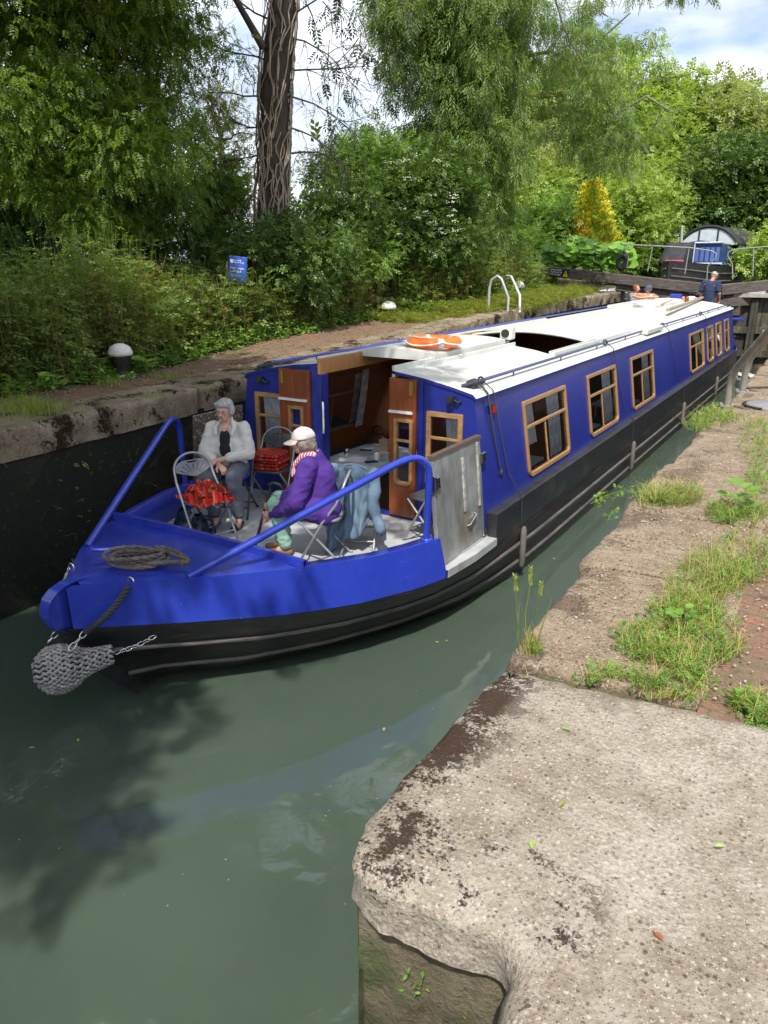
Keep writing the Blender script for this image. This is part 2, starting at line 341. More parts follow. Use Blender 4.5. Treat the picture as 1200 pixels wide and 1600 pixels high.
def slab(name,poly,ztop,th,mat,rad=.035,rough=.012,step=.03,parent=None,seed=0,round_it=3,zf=None,**kw):
    pts=resamp([Vector((p[0],p[1])) for p in poly],step); n=len(pts)
    for _ in range(round_it): pts=[(pts[i-1]+pts[i]*2+pts[(i+1)%n])/4 for i in range(n)]
    area=sum(pts[i].x*pts[(i+1)%n].y-pts[(i+1)%n].x*pts[i].y for i in range(n))
    if area<0: pts=pts[::-1]
    nor=[]
    for i in range(n):
        t=(pts[(i+2)%n]-pts[i-2]).normalized(); nor.append(Vector((-t.y,t.x)))
    rings=[(0,-th),(0,-th*.55),(0,-rad*1.3),(rad*.12,-rad*.62),(rad*.38,-rad*.25),(rad*.8,-rad*.06),(rad*1.5,0)]
    mb=MB(); zf=zf or (lambda x,y:ztop)
    for k,(ins,dz) in enumerate(rings):
        for i in range(n):
            q=pts[i]+nor[i]*ins; f=rough*(1.0 if k<5 else .5)
            d=noise.noise(Vector((q.x*4+seed,q.y*4,dz*9)))*f*2+noise.noise(Vector((q.x*17+seed,q.y*17,dz*30)))*f
            d2=noise.noise(Vector((q.x*9,q.y*9+seed,5)))*rough*.8 if 1<k<6 else 0
            p=q+nor[i]*d; mb.v.append((p.x,p.y,zf(p.x,p.y)+dz+d2))
    for k in range(len(rings)-1):
        for i in range(n): mb.f.append([k*n+i,k*n+(i+1)%n,(k+1)*n+(i+1)%n,(k+1)*n+i]); mb.m.append(0); mb.smooth.append(True)
    b0=(len(rings)-1)*n; ring=[Vector(mb.v[b0+i][:2]) for i in range(n)]
    xa=min(p.x for p in ring);xb=max(p.x for p in ring);ya=min(p.y for p in ring);yb=max(p.y for p in ring); g=max(step*2,.07)
    inn=[Vector((xa+g*(i+.5),ya+g*(j+.5))) for i in range(int((xb-xa)/g)) for j in range(int((yb-ya)/g))]
    ix=np.array([tuple(p) for p in ring]); inn=[p for p in inn if np.hypot(ix[:,0]-p.x,ix[:,1]-p.y).min()>g*.5]
    V2,_,F2,ov,_,_=delaunay_2d_cdt(ring+inn,[],[list(range(n))],1,1e-5)
    mp_=[]
    for k,v in enumerate(V2):
        o_=[q for q in ov[k] if q<n]
        if o_: mp_.append(b0+o_[0])
        else: mp_.append(len(mb.v)); mb.v.append((v.x,v.y,zf(v.x,v.y)+(noise.noise(Vector((v.x*2.2,v.y*2.2,seed)))+.5*noise.noise(Vector((v.x*6,v.y*6,seed))))*rough*.7))
    for f in F2: mb.f.append([mp_[q] for q in f]); mb.m.append(0); mb.smooth.append(True)
    return mb.build(name,mat,parent,fixn=False,**kw)
slab('concrete_slab',[(-1.04,2.66),(-1.06,2.1),(-1.05,1.62),(-1.01,1.42),(-.90,1.36),(-.7,1.385),(-.50,1.40),(-.44,1.34),(-.43,1.1),(-.44,-1.6),(3.5,-1.6),(3.5,3.1),(.4,2.86),(-.48,2.74)],1.60,.17,MC1,rad=.06,rough=.014,step=.02,
     label='broad pale concrete slab with a rounded corner at the bottom of the photo',cat='slab')
MN=m_wall_near()
w=MB(); w.grid(lambda u,v:((-.985+.54*u),1.445+(.022 if -1.5+v*2.94<1.10+.05*noise.noise(Vector((u*5,3,1))) else 0)+.02*noise.noise(Vector((u*6,v*8,2)))+.015*noise.noise(Vector((u*25,v*30,2))),-1.5+v*2.94),24,60)
w.grid(lambda u,v:(-.405+.02*noise.noise(Vector((u*60,v*8,7)))+.012*noise.noise(Vector((u*250,v*30,2))),1.45-20*u*u,-1.5+v*2.94),80,40)
w.grid(lambda u,v:(-.985+.01*noise.noise(Vector((u*3,v*8,9)))-.04*u,1.44+1.3*u,-1.5+v*2.93),30,40)
w.build('recess_wall',MN,label='damp algae stained wall face under the rounded slab corner',cat='wall',fixn=False)
# right bank coping stones
ye=[2.70,3.98,5.12,6.62,7.95,9.2,10.6,12.2,13.9,15.6,17.4,19.4,21.4,23.4,25.9]
names=['brown gritty coping stone right behind the pale concrete slab','coping stone second from the pale slab, with a tall weed at its near edge','coping stone third from the slab, between the tufts of weeds','coping stone fourth from the slab, in front of the handrail foot']
def zR(x,y): return float(np.interp(y,[13,23],[1.60,2.2]))
rr=random.Random(3)
for i in range(len(ye)-1):
    a,b=ye[i]+.012,ye[i+1]-.012; sk=rr.uniform(-.05,.05)
    xl=RX+(.10 if i==0 else .03 if i==1 else 0)+rr.uniform(-.015,.015)
    slab('coping_stone',[(xl,a),(-.24,a+.1+sk*.3),(-.24,b+.08),(xl,b)],1.6,.26,MC2 if i<9 else MC1,rad=.03,rough=.012,step=.06 if i>4 else .03,seed=i*3.1,zf=lambda x,y,i=i:zR(x,y)-.004*(i%2),
         label=names[i] if i<4 else 'gritty right edge coping stone, number %d counted past the handrail foot'%(i-3),cat='coping stone',group='coping stones of the right bank')
MP=m_path()
sheet(lambda x,y:zR(x,y)-.012-.004*noise.noise(Vector((x*3,y*3,0))),list(np.arange(-.26,1.3,.12))+[1.5,2.2,3.4],[2.72]+list(np.arange(3,10,.25))+[11,13,15,18,21,24,26]).build('brick_pavement',MP,kind='structure',fixn=False)
# left bank coping and path
lj=[-6,-4.6,-3.2,-1.8,-.4,1.0,2.35,3.7,5.0,6.3,7.6,8.9,10.3,11.7,13.1,14.6,16.1,17.7,19.4,21.2,23.0,25.0]
for i in range(len(lj)-1):
    a,b=lj[i]+.008,lj[i+1]-.008; o=rr.uniform(-.02,.02)
    slab('coping_stone',[(LX+o,a),(LX+o+rr.uniform(-.01,.01),b),(LX-.72,b),(LX-.72,a)],0,.30,MC3,rad=.05,rough=.018,step=.05,seed=i*5.7,zf=lambda x,y:hL(y)+.02,
         label='mossy rounded coping stone of the shaded left bank, %s'%('beyond the left edge' if i<7 else 'stone %d from the left edge'%(i-6)),cat='coping stone',group='coping stones of the left bank')
sheet(lambda x,y:hL(y)-.005+.012*noise.noise(Vector((x*2,y*2,3))),list(-np.arange(7.15,9.0,.15)),[-8,-4,-2]+list(np.arange(0,26,.3))).build('towpath',MP,kind='structure',fixn=False)
# ---------------------------------------------------------------- the blue narrowboat
BX=-4.37
def itp(t): 
    xs,ys=zip(*t); return lambda y: float(np.interp(y,xs,ys))
wS=itp([(2.72,.0),(2.95,.20),(3.39,.60),(3.88,.98),(4.2,1.19),(4.5,1.36),(5.0,1.57),(5.4,1.68),(5.9,1.73),(23.5,1.73),(24.3,1.60),(24.9,1.25),(25.25,.7),(25.35,0)])
zS=itp([(2.72,.82),(3.39,.75),(3.88,.69),(4.5,.64),(5.3,.60),(6,.59),(23,.59),(25.3,.66)])
wT=itp([(2.88,.06),(3.0,.19),(3.37,.56),(3.54,.70),(4.01,1.02),(4.4,1.24),(4.76,1.41),(5.1,1.53),(5.5,1.62),(6.5,1.66)])
zT=itp([(2.88,1.12),(3.4,1.09),(4.0,1.04),(4.76,.98),(5.5,.95)])
w0=itp([(3.18,0),(3.5,.14),(3.94,.36),(4.53,.78),(5.24,1.16),(5.97,1.46),(7.08,1.69),(8,1.71),(22.5,1.71),(24,1.2),(25,.5),(25.3,0)])
NB=thing('narrowboat','long blue narrowboat with white roof and oak window frames lying in the lock','narrowboat',(BX,14,0))
def m_paint(name,c,rough=.22,dirty=(.03,.03,.06),amt=.35,worn=None):
    s=NT(name).geo(); n=s.noise(2.2,6,.65); n2=s.noise(30,5,.7); n3=s.noise(160,3,.7)
    col=s.ramp(n,[(.3,dk(c,.86)),(.7,dk(c,1.1))]); col=s.mix(s.ramp(n2,[(.6,0.),(.75,amt)]),col,dirty)
    sp=s.ramp(s.noise(55,2,.5),[(.765,0.),(.78,.6)]); col=s.mix(sp,col,worn or (.45,.48,.6))
    st=s.ramp(s.noise(9,5,.6,s.scaled((1,1,.12))),[(.5,0.),(.8,.35)]); col=s.mix(st,col,dk(c,.6))
    scr=s.math('MULTIPLY',s.ramp(s.noise(5,7,.8,s.scaled((1,.5,9))),[(.60,0.),(.68,.55)]),s.ramp(s.noise(40,4,.7),[(.45,0.),(.6,1.)])); col=s.mix(scr,col,(.16,.17,.30)); col=s.mix(s.ramp(s.noise(.7,4,.6),[(.45,0.),(.7,.30)]),col,tuple(x*.8+.025 for x in c)); s.color(col); s.set(rough=s.ramp(n2,[(.3,rough),(.7,rough+.16)]),spec=.5,coat=.25); s.b.inputs['Coat Roughness'].default_value=.12
    s.bump(s.math('ADD',n,s.math('MULTIPLY',n3,.02)),.010,.3); return s.mat
MBL=m_paint('blue_boat_paint',(.022,.044,.37),.13); MBD=m_paint('shaded_blue_cabin_paint',(.013,.024,.22),.3)  # cabin blue is the bow blue darkened, its shade put into the colour
def m_roof():
    s=NT('cream_roof_paint').geo(); n=s.noise(1.4,6,.65); n2=s.noise(24,5,.7)
    col=s.ramp(n,[(.3,(.50,.51,.47)),(.65,(.62,.63,.59))]); col=s.mix(s.ramp(n2,[(.55,0.),(.78,.5)]),col,(.40,.40,.33))
    col=s.mix(s.ramp(s.noise(4,6,.75),[(.6,0.),(.7,.35)]),col,(.76,.76,.73)); s.color(col); s.set(rough=.45,spec=.4); s.bump(s.noise(90,3,.6),.002); return s.mat
MR=m_roof()
def m_hull():
    s=NT('black_hull_paint').geo(); n=s.noise(3,7,.7,s.scaled((1,.35,2.5))); n2=s.noise(38,6,.75); z=s.sep()[2]
    col=s.ramp(n,[(.35,(.010,.010,.012)),(.7,(.030,.028,.030))]); 
    sc=s.math('MULTIPLY',s.ramp(s.noise(6,8,.8,s.scaled((1,.25,3))),[(.54,0.),(.66,1.)]),s.ramp(n2,[(.4,0.),(.6,.8)])); col=s.mix(sc,col,(.12,.085,.06))
    wl=s.ramp(s.math('ADD',z,s.math('MULTIPLY',n,.1)),[(.05,1.),(.13,0.)]); col=s.mix(wl,col,(.055,.055,.022))
    s.color(col); s.set(rough=.42,spec=.45); s.bump(s.math('ADD',n2,n),.006); return s.mat
MH=m_hull()
MGUN=M('black_gunwale_paint',(.020,.020,.025),.36,0,.4,3,.003,70,dirt=(.06,.06,.06))
MSTR=M('worn_steel_strake',(.13,.115,.105),.45,.2,.4,7,.004,80,dirt=(.03,.025,.022),stretch=(1,.4,3))
MSIL=M('bare_aluminium_sill',(.78,.78,.79),.35,.6,.2,4,.002,90,dirt=(.3,.29,.27))
MOAK=M('golden_oak',(.34,.19,.075),.4,0,.25,14,.002,90,coat=.3,stretch=(1,1,4))
def m_wood(name,c,vert=True,rough=.3):
    s=NT(name); v=s.scaled((9,9,.9)); n=s.noise(3.2,6,.6,v,dist=1.2); col=s.ramp(n,[(.3,dk(c,.7)),(.55,c),(.75,dk(c,1.35))]); s.color(col); s.set(rough=rough,coat=.35); s.bump(n,.002); return s.mat
MMAH=m_wood('varnished_mahogany',(.24,.065,.02)); MINT=m_wood('interior_panel_wood',(.30,.105,.035),rough=.45)
MBEAM=m_wood('pine_beam',(.42,.20,.07),rough=.5)
MDECK=M('grey_cockpit_floor',(.40,.41,.42),.6,0,.12,3,.004,60,dirt=(.22,.22,.21))
MSTRAP=M('worn_strap_steel',(.5,.49,.44),.4,.3,.5,18,.003,60,dirt=(.2,.17,.12)); MGALV=M('galvanised_steel',(.33,.34,.33),.42,.5,.45,5,.003,60,dirt=(.25,.19,.10),stretch=(1,1,.45))
MBRASS=M('brass',(.55,.36,.10),.35,1); MBLK=M('black_rubber',(.015,.015,.016),.6); MDARK=M('dark_cord',(.03,.032,.045),.7)
MWHT=M('white_plastic',(.75,.75,.73),.4); MCHR=M('bright_steel',(.6,.6,.6),.25,1,.1)
def m_glass():
    s=NT('window_glass'); t=s.n('ShaderNodeBsdfTransparent'); t.inputs[0].default_value=(.93,.95,.95,1); g=s.n('ShaderNodeBsdfGlossy'); g.inputs['Roughness'].default_value=.02
    fr=s.n('ShaderNodeFresnel'); fr.inputs[0].default_value=1.5; m=s.n('ShaderNodeMixShader'); s.l(s.math('ADD',fr.outputs[0],.04),m.inputs[0]); s.l(t.outputs[0],m.inputs[1]); s.l(g.outputs[0],m.inputs[2]); s.l(m.outputs[0],s.out.inputs[0]); return s.mat
MGL=m_glass()
def m_check(name,c1,c2,c3,sc=14,white=(.6,.6,.6)):
    s=NT(name); x=s.sep()
    def st(o,f,ph,w): 
        a=s.math('FRACT',s.math('ADD',s.math('MULTIPLY',o,f),ph)); return s.math('LESS_THAN',a,w)
    h=s.math('ADD',x[0],s.math('MULTIPLY',x[2],.8)); k=s.math('ADD',x[1],s.math('MULTIPLY',x[2],-.55))
    col=s.mix(s.math('MULTIPLY',st(h,sc,0,.36),.75),c1,c2); col=s.mix(s.math('MULTIPLY',st(k,sc,.3,.34),.7),col,c2)
    col=s.mix(s.math('MULTIPLY',st(h,sc,.62,.10),.9),col,c3); col=s.mix(s.math('MULTIPLY',st(k,sc,.75,.09),.9),col,white)
    s.color(col); s.set(rough=.9,spec=.1); s.bump(s.noise(300,2),.001); return s.mat
MCUR=m_check('striped_curtain_cloth',(.88,.88,.86),(.58,.66,.76),(.75,.50,.48),6,(.85,.85,.85))
MCURW=M('white_curtain_cloth',(.80,.80,.78),.9,0,.06)
def translucent(m,f):
    t=m.node_tree; b=t.nodes['Principled BSDF']; tr=t.nodes.new('ShaderNodeBsdfTranslucent'); mx_=t.nodes.new('ShaderNodeMixShader'); mx_.inputs[0].default_value=f
    t.links.new(b.inputs['Base Color'].links[0].from_socket,tr.inputs[0]); t.links.new(b.outputs[0],mx_.inputs[1]); t.links.new(tr.outputs[0],mx_.inputs[2]); t.links.new(mx_.outputs[0],t.nodes['Material Output'].inputs[0])
translucent(MCUR,.3); translucent(MCURW,.3)
def side(s,z,out=0): return BX+s*(1.61-(z-.92)*.165+out)
# hull
levels=[1.,.93,.72,.68,.60,.56,.30,.24,.12,0.,-.5]
mb=MB(); Ys=list(np.linspace(2.74,6.2,56))+list(np.linspace(6.6,23,24))+list(np.linspace(23.3,25.33,16))
for s_ in (-1,1):
    def fn(u,v,s_=s_):
        i=min(len(Ys)-1,int(round(u*(len(Ys)-1)))); y=Ys[i]; k=int(round(v*(len(levels)-1))); t=levels[k]
        z=zS(y)*t if t>=0 else -.5; tt=max(0,min(1,t)); a,b=wS(y),w0(y)
        if y<3.3: b=min(b,a)
        sl=.62*max(0,(1-(y-2.74)/1.2)) if y<3.94 else 0
        yy=y+sl*(1-tt)*1.0
        w=b+(a-b)*tt**.8; strake=.022 if t in (.93,.60,.72*0+.24) else 0
        if t in (.68,.60): strake=.02
        return (BX+s_*(w+strake*min(1,w*3)),yy,z)
    mb.grid(fn,len(Ys)-1,len(levels)-1,0,True)
mb.build('hull',[MH],NB)
mb=MB()
for s_ in (-1,1):
    for zz,r in ((.66,.026),(.28,.022)):
        pts=[]
        for y in Ys:
            if y<2.80 or y>25: continue
            a,b=wS(y),w0(y); t=zz; w=b+(a-b)*t**.8; sl=.62*max(0,(1-(y-2.74)/1.2)) if y<3.94 else 0
            pts.append((BX+s_*(w+.012),y+sl*(1-t),zS(y)*t))
        mb.tube(pts,r,6)
mb.build('rubbing_strake',MSTR,NB)
# stem: web plate and rolled rim
mb=MB(); prof=[(3.25,1.10),(3.05,1.115),(2.93,1.128),(2.83,1.13),(2.74,1.105),(2.68,1.06),(2.65,1.0),(2.645,.94),(2.665,.87),(2.71,.80),(2.80,.76)]
mb.prism(prof+[(3.0,.78),(3.25,.9)],'x',BX-.016,BX+.016)
mb.grid(lambda u,v:(BX+(v-.5)*.10,np.interp(u*10,range(11),[p[0] for p in prof]),np.interp(u*10,range(11),[p[1] for p in prof])+.008),30,2)
mb.build('stem_plate',MBL,NB,bevel=.004,solid=.0)
mb=MB(); mb.prism([(2.70,.82),(2.82,.80),(3.45,-.05),(3.6,-.4),(3.4,-.4),(3.30,.0),(3.16,.15),(2.93,.42)],'x',BX-.03,BX+.03); mb.build('stem_bar',MH,NB,bevel=.006)
# blue side plates
yb=list(np.linspace(2.86,5.42,44))
for s_ in (1,-1):
    mb=MB(); ye_=5.42 if s_>0 else 5.7; yy=[y*1.0 for y in np.linspace(2.86,ye_,44)]
    mb.grid(lambda u,v:(lambda y:(BX+s_*((wS(y)+.004)*(1-v)+wT(y)*v),y,zS(y)*(1-v)+zT(y)*v))(2.80+(ye_-2.80)*u),44,6)
    # top band from the foredeck aft, inner face, end face
    mb.grid(lambda u,v:(lambda y:(BX+s_*(wT(y)-.12*v),y,zT(y)))(4.1+(ye_-4.1)*u),24,1)
    mb.grid(lambda u,v:(lambda y:(BX+s_*(wT(y)-.12),y,zT(y)*(1-v)+.66*v))(4.1+(ye_-4.1)*u),24,2)
    y=ye_; mb.quad((BX+s_*(wS(y)+.004),y,zS(y)),(BX+s_*wT(y),y,zT(y)),(BX+s_*(wT(y)-.12),y,zT(y)),(BX+s_*(wT(y)-.12),y,zS(y)))
    mb.build('bulwark',MBL,NB,merge=True)
# foredeck
mb=MB(); mb.grid(lambda u,v:(lambda y,x:(BX+x*wT(y),y,zT(y)+.02*(1-x*x)-.004))(2.9+1.25*u,v*2-1),30,12); mb.build('foredeck',MBL,NB)
mb=MB(); w_=wT(4.15); mb.grid(lambda u,v:(lambda x:(BX+x*w_,4.12 if v<.5 else 4.16,zT(4.15)+.055+.02*(1-x*x)))(u*2-1),10,1)
for yv in (4.12,4.16): mb.grid(lambda u,v:(lambda x:(BX+x*w_,yv,(zT(4.15)+.055+.02*(1-x*x))*(1-v)+(.66 if yv>4.13 else 1.0)*v))(u*2-1),10,1,sm=False)
mb.build('deck_coaming',MBL,NB)
q=[onz(x,y,1.075) for x,y in ((246,884),(292,899),(357,869),(302,849))]
mb=MB(); mb.prism([(p.x,p.y) for p in q],'z',1.045,1.083); mb.build('deck_hatch',MBL,NB,bevel=.006)
cl=onz(172,872,1.1); mb=MB(); mb.tube([(cl.x,cl.y,1.08),(cl.x,cl.y,1.17)],.022); mb.tube([cl+Vector((-.10,-.08,.075)),cl+Vector((0,0,.068)),cl+Vector((.10,.08,.075))],[.014,.022,.014]); mb.build('cleat',MBL,NB)
mb=MB(); 
for px,py,zz in ((205,910,1.09),(112,888,1.09)):
    p=onz(px,py,zz); mb=MB(); mb.tube([p+Vector((.03*math.cos(a),0,.03*math.sin(a)+.01)) for a in np.linspace(0,2*PI,12)[:-1]],.007,6,closed=True); mb.build('fender_ring',MCHR,NB)
# cockpit floor + sills
mb=MB(); n_=20; L_=[(BX-wS(y)+.1,y) for y in np.linspace(4.14,6.45,n_)]; R_=[(BX+wS(y)-.1,y) for y in np.linspace(4.14,6.45,n_)]
mb.prism(L_+R_[::-1],'z',.55,.68); mb.build('cockpit_floor',MDECK,NB)
for s_,y0 in ((1,5.42),(-1,5.7)):
    mb=MB(); mb.grid(lambda u,v:(lambda y:(BX+s_*(wS(y)+.005-.24*v),y,.665+.018*v*0+.0))(y0+.002+(6.398-y0)*u),8,1)
    mb.grid(lambda u,v:(lambda y:(BX+s_*(wS(y)+.005),y,.665-.075*v))(y0+.002+(6.398-y0)*u),8,1)
    mb.build('side_sill',MSIL,NB,solid=.0)
# gunwale boxes along the cabin
for s_ in (1,-1):
    mb=MB(); a,b=sorted((BX+s_*1.60,BX+s_*1.728)); mb.box(a,b,6.4,23.45,.585,.915); mb.build('gunwale',MGUN,NB,bevel=.008)
# handrails round the cockpit
for s_,base,y2 in ((1,(BX+.56,3.45,1.08),5.30),(-1,(BX-.58,3.45,1.08),5.40)):
    x2=BX+s_*(wT(y2)-.06); 
    pts=[Vector(base),Vector((BX+s_*1.36,y2-.42,1.60)),]; a=Vector(base); b=Vector((x2,y2,1.79)); 
    path=[a+(b-a)*t for t in np.linspace(0,.84,8)]; p3=Vector((x2,y2,zT(y2)-.01)); e=path[-1]; c=b+Vector((0,0,.0))
    for t in np.linspace(.15,1,7): path.append(e*(1-t)**2+c*2*t*(1-t)+(b+Vector((s_*.015,.03,-.24)))*t*t)
    path+= [Vector((x2+s_*.0,y2+.03,zT(y2)-.01))]
    mb=MB(); mb.tube(path,.031,12); mb.lathe([(.055,0),(.055,.012),(.033,.014)],12,(x2,y2+.03,zT(y2)+.0)); mb.build('handrail',MBL,NB)
# ---- cabin walls with window holes
def framed(W2,u0,u1,v0,v1,fw,d0,d1,rb=.09,rt=.015,seg=5):
    """ring frame; W2(u,v,d) maps surface coordinates to world"""
    def outl(i,r1,r2):
        pts=[]
        for (cu,cv,su,sv,r,a0) in ((u1,v0,-1,1,r1,-90),(u1,v1,-1,-1,r2,0),(u0,v1,1,-1,r2,90),(u0,v0,1,1,r1,180)):
            r=max(r-i,.004); 
            for k in range(seg+1):
                a=R(a0+90*k/seg); pts.append((cu+su*(i+r)+r*math.cos(a),cv+sv*(i+r)+r*math.sin(a)))
        return pts
    o,n=outl(0,rb,rt),outl(fw,rb,rt); N=len(o); mb=MB()
    vs=[W2(*p,d1) for p in o]+[W2(*p,d1) for p in n]+[W2(*p,d0) for p in n]+[W2(*p,d0) for p in o]
    mb.add(vs,[(a*N+i,a*N+(i+1)%N,((a+1)%4)*N+(i+1)%N,((a+1)%4)*N+i) for a in range(4) for i in range(N)]); return mb
def holewall(mb,W2,u0,u1,v0,v1,holes,d,m=0,vt=None):
    us=sorted(set([u0,u1]+[h for H in holes for h in H[:2]])); vs_=sorted(set([v0,v1]+[h for H in holes for h in H[2:]]))
    for i in range(len(us)-1):
        for j in range(len(vs_)-1):
            uc,vc=(us[i]+us[i+1])/2,(vs_[j]+vs_[j+1])/2
            if any(H[0]<uc<H[1] and H[2]<vc<H[3] for H in holes): continue
            mb.quad(*[W2(u,v,d) for u,v in ((us[i],vs_[j]),(us[i+1],vs_[j]),(us[i+1],vs_[j+1]),(us[i],vs_[j+1]))],m=m)
wins=[(7.55,8.96),(9.86,11.25),(12.15,13.65),(17.05,18.7),(19.2,20.02),(20.5,21.28),(21.9,22.62)]
WZ0,WZ1=.985,1.82; ZE=2.055
def curtain(name,W2,u0,u1,v0,v1,d,mat,parent,waves=5,amp=.018,ph=0):
    mb=MB(); mb.grid(lambda a,b:W2(u0+(u1-u0)*a+(.02*math.sin(b*3+ph)),v0+(v1-v0)*b,d*.62+amp*.6*math.sin(a*waves*2*PI+ph)*(1.15-.5*b)),waves*8,6); return mb.build(name,mat,parent,fixn=False)
for s_ in (1,-1):
    W2=lambda u,v,d,s_=s_:(side(s_,v,d),u,v)
    holes=[(a+.03,b-.03,WZ0+.03,WZ1-.03) for a,b in wins]
    mb=MB(); holewall(mb,W2,6.4,23.5,.90,ZE,holes,0); mb.build('cabin_side',MBD,NB)
    mb=MB(); holewall(mb,W2,6.46,23.4,.40,ZE-.03,holes,-.05); mb.build('interior_lining',MINT,NB)
    for i,(a,b) in enumerate(wins):
        fr=framed(W2,a,b,WZ0,WZ1,.044,-.05,.022); zt=WZ1-.29
        fr.add([W2(u,v,d) for d in (-.01,.014) for u,v in ((a+.05,zt-.016),(b-.05,zt-.016),(b-.05,zt+.016),(a+.05,zt+.016))],[(0,1,2,3),(4,5,6,7),(0,1,5,4),(3,2,6,7)])
        if b-a>1: 
            um=(a+b)/2-.06; fr.add([W2(u,v,d) for d in (-.01,.010) for u,v in ((um-.010,WZ0+.05),(um+.010,WZ0+.05),(um+.010,zt-.016),(um-.010,zt-.016))],[(0,1,2,3),(4,5,6,7),(0,3,7,4),(1,2,6,5)])
        f=fr.build('window',MOAK,NB,bevel=.004)
        mb=MB(); mb.quad(*[W2(u,v,-.004) for u,v in ((a+.04,WZ0+.04),(b-.04,WZ0+.04),(b-.04,WZ1-.04),(a+.04,WZ1-.04))]); mb.build('pane',MGL,f)
        if s_>0:
            if b-a>1:
                curtain('curtain',W2,b-.52 if i!=3 else b-.45,b-.10,WZ0+.04,WZ1-.02,-.10,MCUR,f,5,ph=i)
                curtain('curtain',W2,a+.06,a+(.48 if i==0 else .14),WZ0+.3 if i==0 else WZ0,WZ1-.02,-.12,MCURW if i==0 else MCUR,f,4,ph=i+2)
            elif i==4: curtain('curtain',W2,a+.05,b-.05,WZ0,WZ1-.2,-.09,MCURW,f,6)
            elif i==6: curtain('curtain',W2,a+.1,a+.4,WZ0,WZ1-.1,-.09,MCUR,f,4)
        elif i<3:
            curtain('curtain',W2,b-.20,b-.02,WZ0+.0,WZ1-.0,-.10,MCUR,f,3,ph=i)
# front bulkhead of the cabin, Y = 6.4
JL,JR=-.37,.52          # door opening
def roofz(x): return 2.062+.19*(1-(x/1.42)**2)
FR=lambda u,v,d:(BX+u,6.4-d,v)
for a,b,h0,h1 in ((-1,JL-.07,-1.30,-.86),(JR+.30,1,JR+.42,1.30)):
    mb=MB(); cols=[]; xs_=sorted([h0,h1]+([JL-.07] if a==-1 else [JR+.30]))
    def xe(s_,z): return s_*(1.61-(z-.92)*.165)
    s_=-1 if a==-1 else 1; xin=(JL-.13) if a==-1 else JR+.36
    for (u0,u1,v0,v1) in ((xin,h1 if s_<0 else h0,.60,None),(h0,h1,.60,1.12),(h0,h1,1.84,None)):
        u0,u1=sorted((u0,u1)); v1a=v1 or roofz(u0)-.012; v1b=v1 or roofz(u1)-.012; mb.quad(FR(u0,v0,0),FR(u1,v0,0),FR(u1,v1b,0),FR(u0,v1a,0))
    e=h0 if s_<0 else h1; zs=[.6,.92,1.12,1.48,1.84,2.05]
    for j in range(5): mb.quad(FR(e,zs[j],0),FR(xe(s_,max(zs[j],.92)),zs[j],0),FR(xe(s_,max(zs[j+1],.92)),zs[j+1],0),FR(e,zs[j+1] if j<4 else roofz(e)-.012,0))
    mb.build('cabin_front',MBD,NB)
    fr=framed(FR,h0-.02,h1+.02,1.10,1.86,.05,-.04,.02,rb=.03); fr.add([FR(u,v,d) for d in (-.01,.012) for u,v in ((h0+.03,1.58),(h1-.03,1.58),(h1-.03,1.61),(h0+.03,1.61))],[(0,1,2,3),(4,5,6,7),(0,1,5,4),(3,2,6,7)])
    f=fr.build('window',MOAK,NB,bevel=.004); mb=MB(); mb.quad(*[FR(u,v,-.004) for u,v in ((h0+.02,1.13),(h1-.02,1.13),(h1-.02,1.83),(h0+.02,1.83))]); mb.build('pane',MGL,f)
    if s_<0: curtain('curtain',FR,h0+.05,h1-.02,1.12,1.84,-.08,MCUR,f,5)
    else: curtain('curtain',FR,h1-.2,h1-.05,1.12,1.84,-.08,MCUR,f,3); 
# jambs
mb=MB(); mb.box(BX+JL-.13,BX+JL-.038,6.379,6.52,.60,roofz(JL)-.034); mb.box(BX+JL-.038,BX+JL,6.379,6.52,.60,2.118); mb.box(BX+JR+.30,BX+JR+.36,6.379,6.5,.60,roofz(JR+.3)-.034); mb.box(BX+JL-.13,BX+JR+.36,6.387,6.50,.59,.70); mb.build('door_jamb',MBD,NB,bevel=.006)
